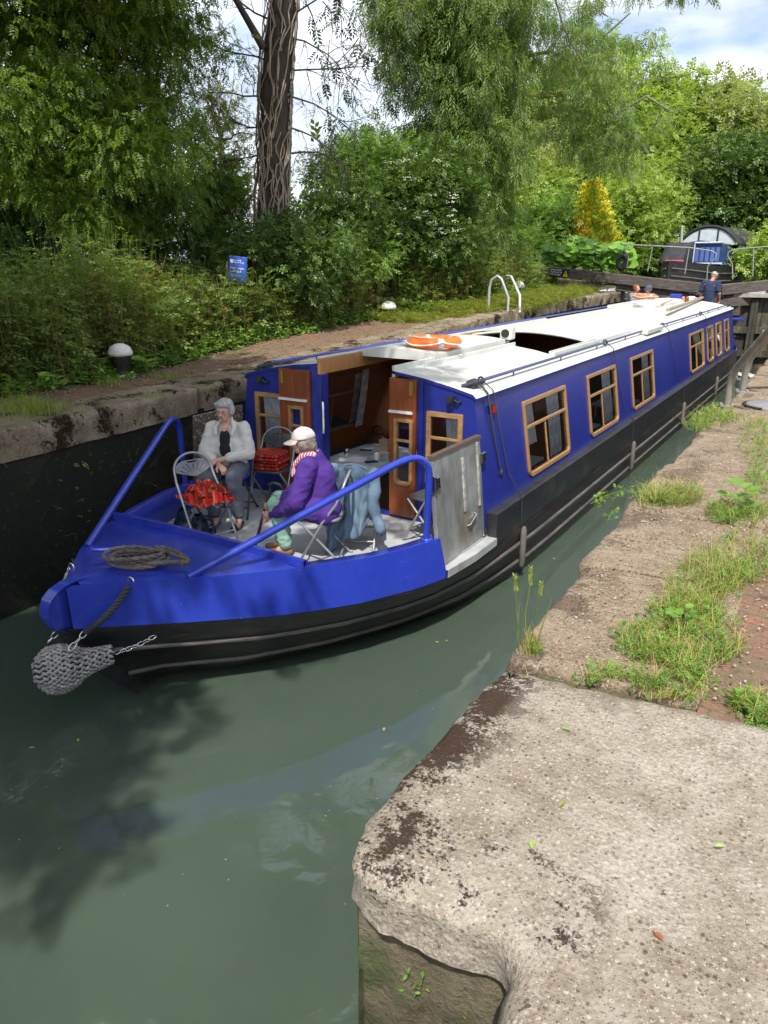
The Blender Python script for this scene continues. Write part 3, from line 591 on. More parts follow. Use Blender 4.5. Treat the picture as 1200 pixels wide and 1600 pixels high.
# doors
def door(u0,u1,hl,wu0,wu1,label):
    mb=MB(); D0,D1=.018,.055; vt=roofz((u0+u1)/2)-.05
    holes=[(wu0+.02,wu1-.02,1.08,1.74)]
    for d in (D0,D1): holewall(mb,FR,u0,u1,.72,vt,holes,d)
    for (p,q) in (((u0,.72),(u1,.72)),((u1,.72),(u1,vt)),((u1,vt),(u0,vt)),((u0,vt),(u0,.72))): mb.quad(FR(*p,D0),FR(*q,D0),FR(*q,D1),FR(*p,D1))
    o=mb.build('door',MMAH,NB,label=label)
    fr=framed(FR,wu0,wu1,1.06,1.76,.035,D0-.004,D1+.014,rb=.07); fr.add([FR(u,v,d) for d in (.03,.06) for u,v in ((wu0+.03,1.52),(wu1-.03,1.52),(wu1-.03,1.545),(wu0+.03,1.545))],[(0,1,2,3),(4,5,6,7),(0,1,5,4),(3,2,6,7)]); fr.build('door_window',MOAK,o,bevel=.003)
    mb=MB(); mb.quad(*[FR(u,v,.04) for u,v in ((wu0+.02,1.08),(wu1-.02,1.08),(wu1-.02,1.74),(wu0+.02,1.74))]); mb.build('pane',MGL,o)
    mb=MB(); a=(u0+.0,u1-.03); mb.add([FR(u,v,d) for d in (D1,D1+.022) for u,v in ((a[0],1.815),(a[1],1.815),(a[1],1.84),(a[0],1.84))],[(0,1,2,3),(4,5,6,7),(0,1,5,4),(3,2,6,7),(1,2,6,5),(0,3,7,4)]); mb.build('drip_strip',MWHT,o)
    mb=MB(); mb.add([FR(u,v,d) for d in (D1,D1+.008) for u,v in ((hl-.025,vt-.16),(hl+.025,vt-.16),(hl+.025,vt-.02),(hl-.025,vt-.02))],[(0,1,2,3),(4,5,6,7),(0,1,5,4),(3,2,6,7),(1,2,6,5),(0,3,7,4)])
    mb.tube([FR(hl,vt-.16,D1+.01),FR(hl,vt-.02,D1+.01)],.008,6); mb.build('hinge',MBRASS,o)
    return o
door(-.92,JL-.135,-.87,-.80,JL-.22,'varnished door folded open against the left front window')
door(JR-.005,JR+.298,JR+.25,JR+.05,JR+.27,'varnished door standing beside the right front window')
mb=MB(); mb.tube([FR(JL+.005,1.48,.0),FR(JL+.03,1.50,.03),FR(JL+.035,1.58,.035),FR(JL+.035,1.72,.035),FR(JL+.03,1.80,.03),FR(JL+.005,1.82,.0)],.011,8); mb.build('grab_handle',MWHT,NB)
# roof with openings (x rel, y): entrance 6.4-9.4, skylight 9.4-11.2
mb=MB(); HX0,HX1=JL,JR; RY=[6.385,6.9,9.35,11.3]+list(np.arange(12.5,23.6,1.2))+[23.56]; RXs=[-1.455,-1.42,-1.1,-.75,HX0,0,HX1,.9,1.2,1.42,1.455]
def rz(x): return roofz(min(1.42,abs(x)))-(.035 if abs(x)>1.43 else 0)
for i in range(len(RXs)-1):
    for j in range(len(RY)-1):
        x=(RXs[i]+RXs[i+1])/2;y=(RY[j]+RY[j+1])/2
        if (HX0<x<HX1 and y<11.3) or (-.75<x<1.1 and 9.35<y<11.3): continue
        for dz in (0,-.03): mb.quad(*[(BX+a,b,rz(a)+dz) for a,b in ((RXs[i],RY[j]),(RXs[i+1],RY[j]),(RXs[i+1],RY[j+1]),(RXs[i],RY[j+1]))],m=0 if dz==0 else 1)
for xx in RXs[:-1]:
    pass
for i in range(len(RXs)-1):
    if HX0<=RXs[i]<HX1: continue
    a,b=RXs[i],RXs[i+1]; mb.quad((BX+a,6.385,rz(a)),(BX+b,6.385,rz(b)),(BX+b,6.385,rz(b)-.03),(BX+a,6.385,rz(a)-.03),m=2)
for s_ in (-1,1): mb.quad(*[(BX+s_*1.455,y,z) for y,z in ((6.385,rz(1.455)),(23.56,rz(1.455)),(23.56,rz(1.455)-.03),(6.385,rz(1.455)-.03))],m=2)
mb.build('roof',[MR,MINT,MBD],NB,merge=True)
# coamings of the entrance slide
mb=MB(); mb.box(BX+HX0-.035,BX+HX0,6.375,9.33,2.12,2.285); mb.build('entrance_beam',MBEAM,NB,bevel=.004)
mb=MB(); mb.box(BX+HX0-.055,BX+HX0-.02,6.40,9.34,2.285,2.30); mb.box(BX+HX1-.0,BX+HX1+.03,6.385,9.34,2.16,2.275); mb.box(BX+HX1+.09,BX+HX1+.12,6.9,9.34,2.20,2.262); mb.build('hatch_runner',MR,NB,bevel=.004)
def lid(name,x0,x1,y0,y1,z0,z1,crown,label=None,ends=3):
    mb=MB(); mb.grid(lambda u,v:(BX+x0+(x1-x0)*u,y0+(y1-y0)*v,z1+crown*(1-(2*u-1)**2)),14,1,0,True)
    for y in ((y0,y1) if ends==3 else (y1,)): mb.grid(lambda u,v:(BX+x0+(x1-x0)*u,y,(z1+crown*(1-(2*u-1)**2))*(1-v)+z0*v),14,1,0,False)
    for x in (x0,x1): mb.quad((BX+x,y0,z0),(BX+x,y1,z0),(BX+x,y1,z1),(BX+x,y0,z1))
    return mb.build(name,MR,NB,label=label)
lid('sliding_hatch',HX0-.02,HX1+.05,7.2,9.15,2.235,2.31,.035)
lid('sliding_hatch',-.82,1.13,10.95,13.1,2.08,2.165,.105,ends=1)
mb=MB(); mb.grid(lambda u,v:(BX-.82+1.95*u,10.95,2.165+.105*(1-(2*u-1)**2)-.035*v),14,1); mb.build('hatch_edge',MR,NB,solid=.02)
mb=MB(); mb.box(BX-.79,BX-.75,9.35,11.3,2.0,2.20); mb.build('skylight_coaming',MBEAM,NB); mb=MB(); mb.box(BX+1.1,BX+1.13,9.35,11.3,2.0,2.17); mb.build('skylight_coaming',MR,NB)
mb=MB(); mb.box(BX+1.14,BX+1.19,9.3,14.6,2.10,2.165); mb.box(BX-.88,BX-.83,9.3,14.6,2.14,2.21); mb.build('hatch_runner',MR,NB,bevel=.003)
lid('roof_panel',-.75,.35,18.6,22.6,2.22,2.285,.03)
# mushroom vent / horn on the slide
v=onz(783,529,2.31); mb=MB(); mb.prism([(v.y-.06,2.30),(v.y+.1,2.30),(v.y+.1,2.44),(v.y+.06,2.475),(v.y,2.475),(v.y-.06,2.44)],'x',v.x+.0,v.x+.16); o=mb.build('roof_vent',MR,NB,bevel=.02)
mb=MB(); mb.lathe([(.055,-.0),(.055,.012)],16,(v.x+.08,v.y-.06,2.385),M=Matrix.Rotation(R(90),4,'X')); mb.build('vent_grille',MBLK,o)
mb=MB(); mb.box(BX+1.02,BX+1.44,13.3,14.5,2.09,2.17); mb.build('roof_locker',MR,NB,bevel=.01)
# roof rails
for s_ in (1,-1):
    x=BX+s_*1.33; mb=MB(); z=2.145; pts=[(x,6.62,2.10),(x,6.7,z)]+[(x,y,z+.0) for y in np.arange(7.4,23.2,1.)]+[(x,23.3,z),(x,23.36,2.07)]
    mb.tube(pts,.018,8)
    for y in list(np.arange(7.6,23.2,1.55)): mb.tube([(x,y,2.07),(x,y,z)],.009,6)
    mb.build('roof_rail',M('rail_blue_grey',(.07,.09,.20),.35,.2) if s_>0 else MBL,NB)
for s_ in (1,-1):
    mb=MB(); x=BX+s_*1.30; mb.lathe([(.04,-.05),(.045,0),(.045,.04),(.02,.07)],10,(x,6.62,2.13),M=Matrix.Rotation(R(70),4,'Y')); mb.tube([(x-.06,6.50,2.115),(x+.02,6.55,2.14),(x+.08,6.72,2.15)],.018,6); mb.box(x-.04,x+.04,6.56,6.66,2.08,2.14); mb.build('rail_clamp',MDARK,NB)
    mb=MB(); x=BX+s_*1.20; mb.box(x-.035,x+.035,6.33,6.384,1.965,2.035); mb.lathe([(.028,0),(.028,.02)],12,(x,6.33,2.0),M=Matrix.Rotation(R(90),4,'X')); mb.tube([(x+.03,6.36,2.0),(x+.07,6.37,1.97),(x+.09,6.39,1.99)],.012,6); mb.build('deck_lamp',MBLK,NB)
mb=MB(); mb.box(side(1,1.88)+.0,side(1,1.88)+.035,6.70,6.79,1.83,1.92); o=mb.build('navigation_light',MBLK,NB,bevel=.003)
mb=MB(); mb.box(side(1,1.88)+.036,side(1,1.88)+.046,6.715,6.775,1.845,1.905); mb.build('red_lens',M('red_lens',(.5,.02,.015),.2),o)
# side gates
def gate(s_,y0,y1,z0,z1,mat,label,tilt):
    x0=BX+s_*1.60; W3=lambda u,v,d:(x0-s_*tilt*(v-z0)+s_*d,u,v)
    mb=MB(); vs=[W3(u,v,d) for d in (-.02,.02) for u,v in ((y0,z0),(y1,z0),(y1,z1),(y0,z1-.0))]; mb.add(vs,[(0,1,2,3),(4,5,6,7),(0,1,5,4),(3,2,6,7),(1,2,6,5),(0,3,7,4)])
    return W3,mb.build('side_gate',mat,NB,bevel=.004,label=label)
W3,g1=gate(1,5.40,6.36,.675,1.66,MGALV,'scratched bare metal gate panel',.10)
def W3box(mb,u0,u1,v0,v1,d0,d1): mb.add([W3(u,v,d) for d in (d0,d1) for u,v in ((u0,v0),(u1,v0),(u1,v1),(u0,v1))],[(0,1,2,3),(4,5,6,7),(0,1,5,4),(3,2,6,7),(1,2,6,5),(0,3,7,4)])
mb=MB(); W3box(mb,5.39,6.37,1.66,1.69,-.025,.03); mb.build('top_rail',M('brown_rubber_edge',(.10,.065,.045),.6),g1)
mb=MB(); W3box(mb,5.93,5.975,1.05,1.56,.021,.034); mb.build('hinge_strap',MSTRAP,g1,bevel=.003); mb=MB(); W3box(mb,6.25,6.285,1.02,1.64,.021,.034); mb.build('hinge_strap',MSTRAP,g1,bevel=.003)
for bb in (((5.385,5.47,1.40,1.50,.021,.045),(5.37,5.40,1.38,1.52,-.0,.05)),((6.33,6.42,1.42,1.52,.02,.05),),((6.30,6.37,.70,.76,.02,.04),)):
    mb=MB(); [W3box(mb,*q_) for q_ in bb]; mb.build('latch',MCHR,g1,bevel=.004)
mb=MB(); mb.tube([W3(5.98,.90,.022),W3(5.99,.91,.05),W3(6.14,.97,.05),W3(6.15,.98,.022)],.008,6); W3box(mb,5.98,6.16,.895,.965,.021,.028); mb.build('handle',MGALV,g1)
MCHEQ=NT('chequer_plate'); _v=MCHEQ.scaled((1,1,1)); _vo=MCHEQ.vor(24,_v); _c=MCHEQ.ramp(_vo.outputs['Distance'],[(.25,(.50,.44,.38)),(.4,(.17,.14,.12))]); MCHEQ.color(_c); MCHEQ.set(rough=.45,metal=.4); MCHEQ.bump(_vo.outputs['Distance'],.004); MCHEQ=MCHEQ.mat
gate(-1,5.60,6.36,.70,1.69,MCHEQ,'dull chequer plate gate panel behind the seated person',.10)
# interior
mb=MB(); mb.box(BX-1.5,BX+1.5,6.5,23.3,.30,.36); mb.build('cabin_floor',M('cabin_floor_wood',(.16,.09,.05),.5),NB)
mb=MB()
for y,doorx in ((9.55,(-.25,.45)),(15.2,(-.3,.3)),(23.3,(0,0))):
    for a,b in ((-1.42,doorx[0]),(doorx[1],1.42)): mb=MB(); mb.box(BX+a,BX+b,y,y+.04,.36,2.06); mb.build('cabin_partition',MINT,NB)
MSEAT=M('dark_green_seat',(.012,.05,.055),.9)
for bb in ((BX-1.45,BX-.95,6.7,9.3,.36,.78),(BX+.95,BX+1.45,9.7,13.,.36,.80)):
    mb=MB(); mb.box(*bb); mb.build('bench',MSEAT,NB,bevel=.02)
for yy,zz in ((8.0,1.02),(10.4,1.0),(12.8,1.0)):
    mb=MB(); mb.box(BX+.85,BX+1.46,yy-.5,yy+.4,zz-.03,zz); mb.tube([(BX+.9,yy-.3,.36),(BX+.9,yy-.3,zz-.03)],.02); mb.build('dining_table',M('table_laminate',(.45,.5,.56),.4),NB)
# stern
mb=MB(); st=[(BX-wS(y)+.04,y) for y in np.linspace(23.45,25.3,14)]+[(BX+wS(y)-.04,y) for y in np.linspace(25.3,23.45,14)]; mb.prism(st,'z',.60,.70)
mb.build('stern_deck',MBL,NB)
mb=MB(); 
for s_ in (1,-1): mb.grid(lambda u,v:(lambda y:(BX+s_*(wS(y)-.02-.03*v),y,.66+.32*v))(23.45+1.85*u),16,2)
mb.build('stern_bulwark',MBL,NB,solid=.02)
mb=MB(); mb.tube([(BX+1.45,23.75,.95),(BX+1.40,23.8,1.35),(BX+1.46,23.85,1.72)],.03,8); mb.box(BX+1.05,BX+1.75,23.60,24.05,1.70,1.76); mb.tube([(BX+1.2,23.75,1.7),(BX+1.2,23.75,.7)],.03,8); mb.box(BX+1.15,BX+1.55,23.6,24.1,.9,1.15); mb.build('stern_rail_seat',MBL,NB,bevel=.01)
mb=MB(); mb.lathe([(.07,0),(.075,.05),(.03,.08),(.03,.15),(.05,.17)],12,(BX+1.25,23.65,.93)); mb.build('deck_fitting',MCHR,NB); mb=MB(); mb.tube([(BX+1.5,23.9,.98),(BX+1.5,23.9,1.25)],.012,6); mb.tube([(BX+1.42,23.9,1.24),(BX+1.58,23.9,1.24)],.012,6); mb.build('deck_fitting',MCHR,NB)
# ---------------------------------------------------------------- gates and waterside things
MTIM=M('weathered_dark_timber',(.085,.07,.062),.85,0,.45,9,.008,60,dirt=(.19,.17,.15),stretch=(.6,.6,3))
MPIPE=M('galvanised_pipe',(.42,.44,.44),.45,.4,.15,8,.001,80); MPIPED=M('dull_grey_pipe',(.27,.28,.27),.6,.2,.2,8); MPIPEW=M('white_grey_pipe',(.55,.56,.54),.5,.1,.2,6,.001,80,dirt=(.3,.3,.26))
def m_gatewall():
    s=NT('wet_gate_planks').geo(); n=s.noise(4,7,.72); n2=s.noise(28,5,.7); w=s.n('ShaderNodeTexWave',bands_direction='X'); w.inputs['Scale'].default_value=3; s.l(s.co,w.inputs[0])
    col=s.ramp(n,[(.35,(.06,.05,.032)),(.55,(.14,.125,.085)),(.7,(.20,.19,.14))]); col=s.mix(s.ramp(n2,[(.5,0.),(.65,.7)]),col,(.05,.06,.025)); col=s.mix(s.ramp(s.noise(9,5,.7),[(.6,0.),(.68,.9)]),col,(.06,.13,.03))
    col=s.mix(s.ramp(s.noise(1.5,3,.5,s.scaled((2.5,1,.15))),[(.5,0.),(.62,.8)]),col,(.03,.03,.022))
    s.color(col); s.set(rough=.6); s.bump(s.math('ADD',n2,w.outputs['Fac']),.03); return s.mat
MGW=m_gatewall()
def blk(a,b,w,h,name,mat,parent,bevel=.015): 
    mb=MB(); mb.bar(a,b,w,h); return mb.build(name,mat,parent,bevel=bevel)
LG=thing('lock_gate','dark timber lock gate whose long beam runs left onto the bank, signs at its end','lock gate',(-6.5,25.8,0),'lock gates')
RG=thing('lock_gate','dark timber lock gate running off the right edge, leaking a jet of water','lock gate',(-2,25.9,0),'lock gates')
A=at(850,423,26.8); B=at(1121,453,25.3); C_=at(1300,436,27.5)
blk(A,B,.30,.30,'balance_beam',MTIM,LG); blk(B+Vector((.05,0,0)),C_,.30,.30,'balance_beam',MTIM,RG)
a2=at(965,447,26); b2=at(1118,473,25.35)
blk(a2+Vector((0,.05,0)),b2+Vector((0,.05,0)),.24,.26,'top_rail',MTIM,LG); blk(b2+Vector((.06,.05,0)),at(1300,462,27.2),.24,.26,'top_rail',MTIM,RG)
for (px,py,D,g) in ((971,443,26.2,LG),(1139,462,25.6,RG),(1153,461,25.7,RG),(1116,460,25.5,LG),(1070,458,25.8,LG)):
    p=at(px,py,D); mb=MB(); mb.box(p.x-.13,p.x+.13,p.y-.1,p.y+.12,p.z-.6,p.z+.12); mb.build('gate_post',MTIM,g,bevel=.01)
mb=MB(); mb.grid(lambda u,v:(-6.6+2.9*u,25.95-.35*u,-1.5+3.5*v),10,10); mb.build('gate_planks',MGW,LG,fixn=False)
mb=MB(); mb.grid(lambda u,v:(-3.68+3.9*u,25.6+.5*u,-1.5+3.75*v),10,10); mb.build('gate_planks',MGW,RG,fixn=False)
mb=MB(); mb.bar((-6.6,25.8,2.06),(-3.7,25.5,2.06),.34,.12); mb.build('walkway',M('pale_walkway_board',(.36,.33,.27),.85,0,.2,5,.005,50),LG)
mb=MB(); mb.bar((-3.66,25.5,2.32),(.4,25.95,2.32),.34,.10); mb.build('walkway',M('pale_walkway_board',(.36,.33,.27),.85,0,.2,5,.005,50),RG)
for z in (.6,1.3): 
    mb=MB(); mb.bar((-3.6,25.53,z),(.2,26.0,z),.12,.2); mb.build('gate_rail',MGW,RG)
for x in (-2.6,-1.5): 
    mb=MB(); mb.box(x-.1,x+.1,25.55,25.75,-.5,2.2); mb.build('gate_stile',MGW,RG)
# warning plates on the beam end
def text(name,s,size,M4,mat,parent,ext=.001,align='LEFT'):
    c=bpy.data.curves.new(name,'FONT'); c.body=s; c.size=size; c.extrude=ext; c.align_x=align; t=bpy.data.objects.new(name,c); COL.objects.link(t); bpy.context.view_layer.update()
    me=bpy.data.meshes.new_from_object(t.evaluated_get(bpy.context.evaluated_depsgraph_get())); bpy.data.objects.remove(t); bpy.data.curves.remove(c)
    off=WL[parent.name]; me.transform(Matrix.Translation(-off)@M4); me.materials.clear(); me.materials.append(mat)
    o=bpy.data.objects.new(name,me); COL.objects.link(o); o.parent=parent; WL[o.name]=off; return o
def frame(o,xdir,up):
    x=Vector(xdir).normalized(); z=Vector(up); z=(z-x*x.dot(z)).normalized(); n=x.cross(z); m=Matrix((x,z,n)).transposed().to_4x4(); m.translation=Vector(o); return m
MW_=M('sign_white',(.8,.8,.8),.5,0,.02); MY=M('sign_yellow',(.75,.58,.03),.5,0,.05); MK=M('sign_black',(.02,.02,.022),.5)
bd=(B-A).normalized(); up=Vector((0,0,1)); up=(up-bd*bd.dot(up)).normalized(); nn=bd.cross(up); 
o0=A+nn*.152+bd*.28-up*.13
F4=frame(o0,bd,up)
mb=MB(); mb.box(0,.42,0,.26,0,.012,M=F4); pl=mb.build('sign_plate',MK,LG)
for i,t in enumerate(('Keep Boat','Forward of','cill marker')): text('lettering',t,.085,F4@Matrix.Translation((.03,.19-.075*i,.014)),MW_,pl)
mb=MB(); mb.box(.44,.66,0,.26,0,.012,M=F4); pl=mb.build('sign_plate',MK,LG)
mb=MB(); mb.add([F4@Vector(p) for p in ((.46,.02,.015),(.64,.02,.015),(.55,.22,.015))],[(0,1,2)]); mb.build('yellow_triangle',MY,pl)
mb=MB(); mb.add([F4@Vector(p) for p in ((.542,.08,.018),(.558,.08,.018),(.562,.16,.018),(.538,.16,.018),(.54,.045,.018),(.56,.045,.018),(.56,.065,.018),(.54,.065,.018))],[(0,1,2,3),(4,5,6,7)]); mb.build('warning_mark',MK,pl)
# footbridge rails on the gates
GR=thing('guard_rail','thin grey guard rail with a crooked end hoop above the left gate beam','guard rail',tuple(at(1050,420,26.3)),'guard rails over the gates')
def pipe(name,pts,r,mat,parent,n=8): mb=MB(); mb.tube(pts,r,n); return mb.build(name,mat,parent)
Q=lambda x,y,D=26.2:at(x,y,D)
pipe('top_pipe',[Q(977,382),Q(1020,384),Q(1077,387),Q(1112,392),Q(1119,396),Q(1118,403),Q(1106,416),Q(1104,440)],.018,MPIPED,GR)
pipe('post',[Q(1020,384),Q(1012,424)],.017,MPIPED,GR); pipe('post',[Q(1077,387),Q(1070,428)],.017,MPIPED,GR)
pipe('crook',[Q(977,382),Q(975,390),Q(982,402),Q(979,419)],.017,MPIPED,GR)
GR=thing('guard_rail','thin grey guard rail above the gate beam, running off the right edge','guard rail',tuple(at(1170,420,26.3)),'guard rails over the gates')
pipe('top_pipe',[Q(1145,432),Q(1144,412),Q(1137,400),Q(1138,394),Q(1146,390),Q(1178,387),Q(1290,378)],.018,MPIPED,GR); pipe('post',[Q(1178,387),Q(1176,432)],.017,MPIPED,GR); pipe('post',[Q(1250,382),Q(1248,432)],.017,MPIPED,GR)
p=Q(972,410,26.4); mb=MB(); mb.tube([p+Vector((.13*math.cos(a),0,.20*math.sin(a))) for a in np.linspace(0,2*PI,20)[:-1]],.075,8,closed=True); tag(mb.build('tyre',MBLK),'black tyre hung upright behind the gate beam','tyre')
# water jet
mb=MB(); a=at(1194,516,25.2); e=at(1172,537,24.9); e.z=.02
mb.tube([a+(e-a)*t+Vector((0,0,.25*t*(1-t))) for t in np.linspace(0,1,8)],[.03,.035,.04,.045,.05,.06,.07,.08],8)
rj=random.Random(4)
for k in range(70): 
    q=e+Vector((rj.gauss(0,.22),rj.gauss(0,.14),abs(rj.gauss(0,.03)))); mb.ball(q,rj.uniform(.02,.05),6,sc=(1.6,1.3,.4))
tag(mb.build('leak_splash',M('white_water',(.7,.75,.75),.3,0,.1)),'white jet of water leaking from the gate into the lock','water jet',kind='stuff')
# far narrowboat
def far_boat():
    D=30.5; t=thing('moored_boat','black and blue moored boat with a black canvas hood, above the lock gate','boat',tuple(at(1095,424,D)))
    o=at(1060,424,D-.6); ax=Vector((.20,.98,0)).normalized(); sx=Vector((ax.y,-ax.x,0)); z0=2.30
    def P(l,w,z): v=o+ax*l+sx*w; return (v.x,v.y,z)
    hw=lambda l: 1.28*min(1,max(0,(l+.9)/2.6))**.62
    mb=MB()
    for s_ in (-1,1): mb.grid(lambda u,v:P(-.9+9*u,s_*hw(-.9+9*u)*(.86+.14*v),z0-.1+(.95+.18*max(0,1-u*5))*v),30,4)
    mb.build('hull',MH,t); 
    mb=MB(); mb.grid(lambda u,v:P(-.88+3*u,(v*2-1)*hw(-.88+3*u)*.97,z0+.88+.14*max(0,1-u*1.6)),20,6); mb.build('foredeck',M('bright_blue_deck',(.03,.12,.55),.4),t)
    mb=MB(); mb.box(-.3,.1,-.25,.25,0,.06,M=frame(P(-.35,0,z0+1.0),ax,(0,0,1))@Matrix.Rotation(-PI/2,4,'X')); mb.build('bow_pad',M('faded_red_pad',(.6,.13,.13),.7),t)
    for zz in (.72,.45):
        mb=MB()
        for s_ in (-1,1): mb.tube([P(l,s_*(hw(l)*(.86+.14*zz)+.01),z0-.1+.95*zz+.1*max(0,1-l)) for l in np.linspace(-.85,8,24)],.03,6)
        mb.build('rubbing_strake',MSTR,t)
    mb=MB(); F5=[P(1.6,w,z) for w,z in ((-.95,z0+.8),(.95,z0+.8),(.82,z0+1.62),(0,z0+1.75),(-.82,z0+1.62))]; F6=[P(7,w,z) for w,z in ((-.95,z0+.8),(.95,z0+.8),(.82,z0+1.62),(0,z0+1.75),(-.82,z0+1.62))]
    mb.add(F5+F6,[(0,1,2,3,4),(9,8,7,6,5)]+[(i,(i+1)%5,5+(i+1)%5,5+i) for i in range(5)]); mb.build('cabin',M('dark_blue_cabin',(.03,.06,.16),.4,0,.3,5),t)
    def pan(w0,w1,za,zb,name,mat,l=1.585,l2=None): 
        mb=MB(); l2=l2 or l; mb.quad(P(l,w0,za),P(l,w1,za),P(l2,w1,zb),P(l2,w0,zb)); return mb.build(name,mat,t,solid=.01)
    MPAN=M('hood_window',(.55,.60,.62),.12,0,.1)
    for k in range(5): pan(-.1+.19*k,.03+.19*k,z0+1.0,z0+1.5,'front_panel',M('panel_blue',(.10,.16,.33),.4))
    mb=MB(); 
    for a,b in (((-.15,.93),(.93,.93)),((-.15,.93),(-.15,1.68)),((-.15,1.66),(.9,1.66))): mb.tube([P(1.56,a[0],z0+a[1]),P(1.56,b[0],z0+b[1])],.035,6)
    mb.build('white_trim',MPIPEW,t)
    mb=MB(); mb.grid(lambda u,v:P(.5+1.3*u,-1.0+.85*v,z0+.95+.72*min(1,u*2.2)*1.0),8,4); mb.grid(lambda u,v:P(.5+1.3*u,-1.0,z0+.85+(.1+.72*min(1,u*2.2))*v),8,3); mb.grid(lambda u,v:P(.5+1.3*u,-.15,z0+.85+(.1+.72*min(1,u*2.2))*v),8,3)
    mb.build('canvas_cover',M('black_canvas',(.028,.028,.032),.8,0,.4,4,.02,8),t,solid=.01)
    mb=MB(); arc=lambda w:z0+1.62+.62*(1-abs(w/1.12)**2.3)
    mb.grid(lambda u,v:P(2.4+2.6*u,(v*2-1)*1.12,arc((v*2-1)*1.12)+.03),2,16)
    mb.grid(lambda u,v:P(2.4+2.6,(v*2-1)*1.12,(arc((v*2-1)*1.12)+.03)*u+(z0+.9)*(1-u)),1,16)
    for s_ in (-1,1): mb.quad(P(2.4,s_*1.12,z0+.9),P(5,s_*1.12,z0+.9),P(5,s_*1.12,arc(1.12)+.03),P(2.4,s_*1.12,arc(1.12)+.03))
    mb.tube([P(2.38,w,arc(w)+.02) for w in np.linspace(-1.12,1.12,16)],.05,6)
    for w in (-.35,.35): mb.tube([P(2.37,w,z0+1.6),P(2.37,w,arc(w))],.03,6)
    mb.build('canvas_hood',M('black_canvas',(.028,.028,.032),.8,0,.4,4,.02,8),t)
    for a,b in ((-1.05,-.38),(-.32,.32),(.38,1.05)):
        mb=MB(); n=6; vs=[P(2.39,a+(b-a)*k/n,z0+1.60) for k in range(n+1)]+[P(2.39,a+(b-a)*k/n,max(z0+1.62,arc(a+(b-a)*k/n)-.05)) for k in range(n,-1,-1)]; mb.add(vs,[list(range(2*n+2))]); mb.build('hood_window',MPAN,t,solid=.01)
    mb=MB(); mb.tube([P(1.9,-.8,z0+1.6),P(1.9,-.85,z0+2.3)],.05); mb.build('chimney',MPIPE,t)
    return t
far_boat()
# grab rails of the lock ladder
for k,(pts,lab) in enumerate((([(763,488),(763,450),(766,437),(775,431),(781,436),(786,448),(793,465),(793,489)],'dull grey grab rail hoop on the left coping, the nearer of the pair'),([(783,478),(784,450),(784,440),(790,431),(797,432),(803,444),(811,462),(812,487)],'pale grab rail hoop on the left coping, farther of the pair, bollard behind it'))):
    z=2.24; a=onz(*pts[0],z-.03); b=onz(*pts[-1],z-.03); d=(b-a); pp=[]
    for (x,y) in pts:
        t=(x-pts[0][0])/(pts[-1][0]-pts[0][0]); base=a+d*t; rr_=ray(x,y); h=math.hypot(base.x,base.y)/math.hypot(rr_.x,rr_.y); pp.append(Vector((base.x,base.y,CAMZ+rr_.z*h)))
    pp[0].z=z-.05; pp[-1].z=z-.05
    mb=MB(); mb.tube(pp,.030,10); tag(mb.build('grab_rail',MPIPE if k==0 else MPIPEW),lab,'grab rail',group='grab rails of the lock ladder')
# bollards
MBOLL=M('black_bollard_paint',(.022,.018,.017),.5,0,.3,12,.004,60,dirt=(.07,.05,.04)); MCAP=M('white_bollard_paint',(.66,.64,.60),.6,0,.1,14,.003,60,dirt=(.42,.37,.30))
def bollard(p,s,lab):
    t=thing('mooring_bollard',lab,'bollard',tuple(p),'bollards of the left bank')
    mb=MB(); mb.lathe([(.10*s,0),(.105*s,.02*s),(.085*s,.05*s),(.095*s,.10*s),(.13*s,.22*s),(.135*s,.27*s)],20,p); mb.build('post',MBOLL,t)
    mb=MB(); mb.lathe([(.135*s,.265*s),(.155*s,.28*s),(.15*s,.32*s),(.12*s,.375*s),(.06*s,.41*s),(.0,.42*s)],20,p); mb.build('cap',MCAP,t)
    mb=MB(); mb.lathe([(.17*s,-.02),(.16*s,.02*s),(.10*s,.03*s)],18,p); mb.build('foot',MCAP,t)
bollard(onz(192,588,1.84),1.02,'white domed mooring bollard nearest the bow, beside broad green leaves')
bollard(onz(607,505,2.05),1.08,'white topped black bollard at the edge of the hedge, above the orange lifebuoy')
bollard(onz(807,470,2.28),1.25,'white topped bollard seen just behind the pale ladder grab rail')
# lock name sign
sp=at(368,421,13.2); t=thing('lock_sign','small blue lock name sign with white lettering, half hidden in the hedge','sign',(sp.x,sp.y,1.9))
xd=Vector((math.cos(YAW),math.sin(YAW),-.12)).normalized(); up=Vector((-.12,0,1)); F4=frame(sp-xd*.14-Vector((0,0,.19)),xd,up)
mb=MB(); mb.box(0,.30,0,.40,0,.012,M=F4); bd_=mb.build('board',M('sign_blue',(.022,.085,.42),.4,0,.05),t,bevel=.003)
for s_,x,y,sz in (('Canal &',.09,.325,.036),('River Trust',.09,.293,.036),('Kings Langley',.022,.20,.044),('Lock 69A',.022,.145,.050),('canalrivertrust.org.uk',.022,.095,.023)): text('lettering',s_,sz,F4@Matrix.Translation((x,y,.0135)),MW_,bd_,.0005)
mb=MB(); mb.add([F4@Vector((.05+.030*math.cos(a),.318+.030*math.sin(a),.0145)) for a in np.linspace(0,2*PI,17)[:-1]],[tuple(range(16))]); mb.add([F4@Vector(p) for p in ((.02,.305,.015),(.05,.318,.015),(.08,.305,.015),(.05,.285,.015))],[(0,1,2,3)]); mb.build('logo',MW_,bd_)
mb=MB(); mb.box(-.045,-.015,-1.4,.30,-.01,.02,M=F4); mb.build('post',M('mossy_post',(.16,.2,.08),.9),t)
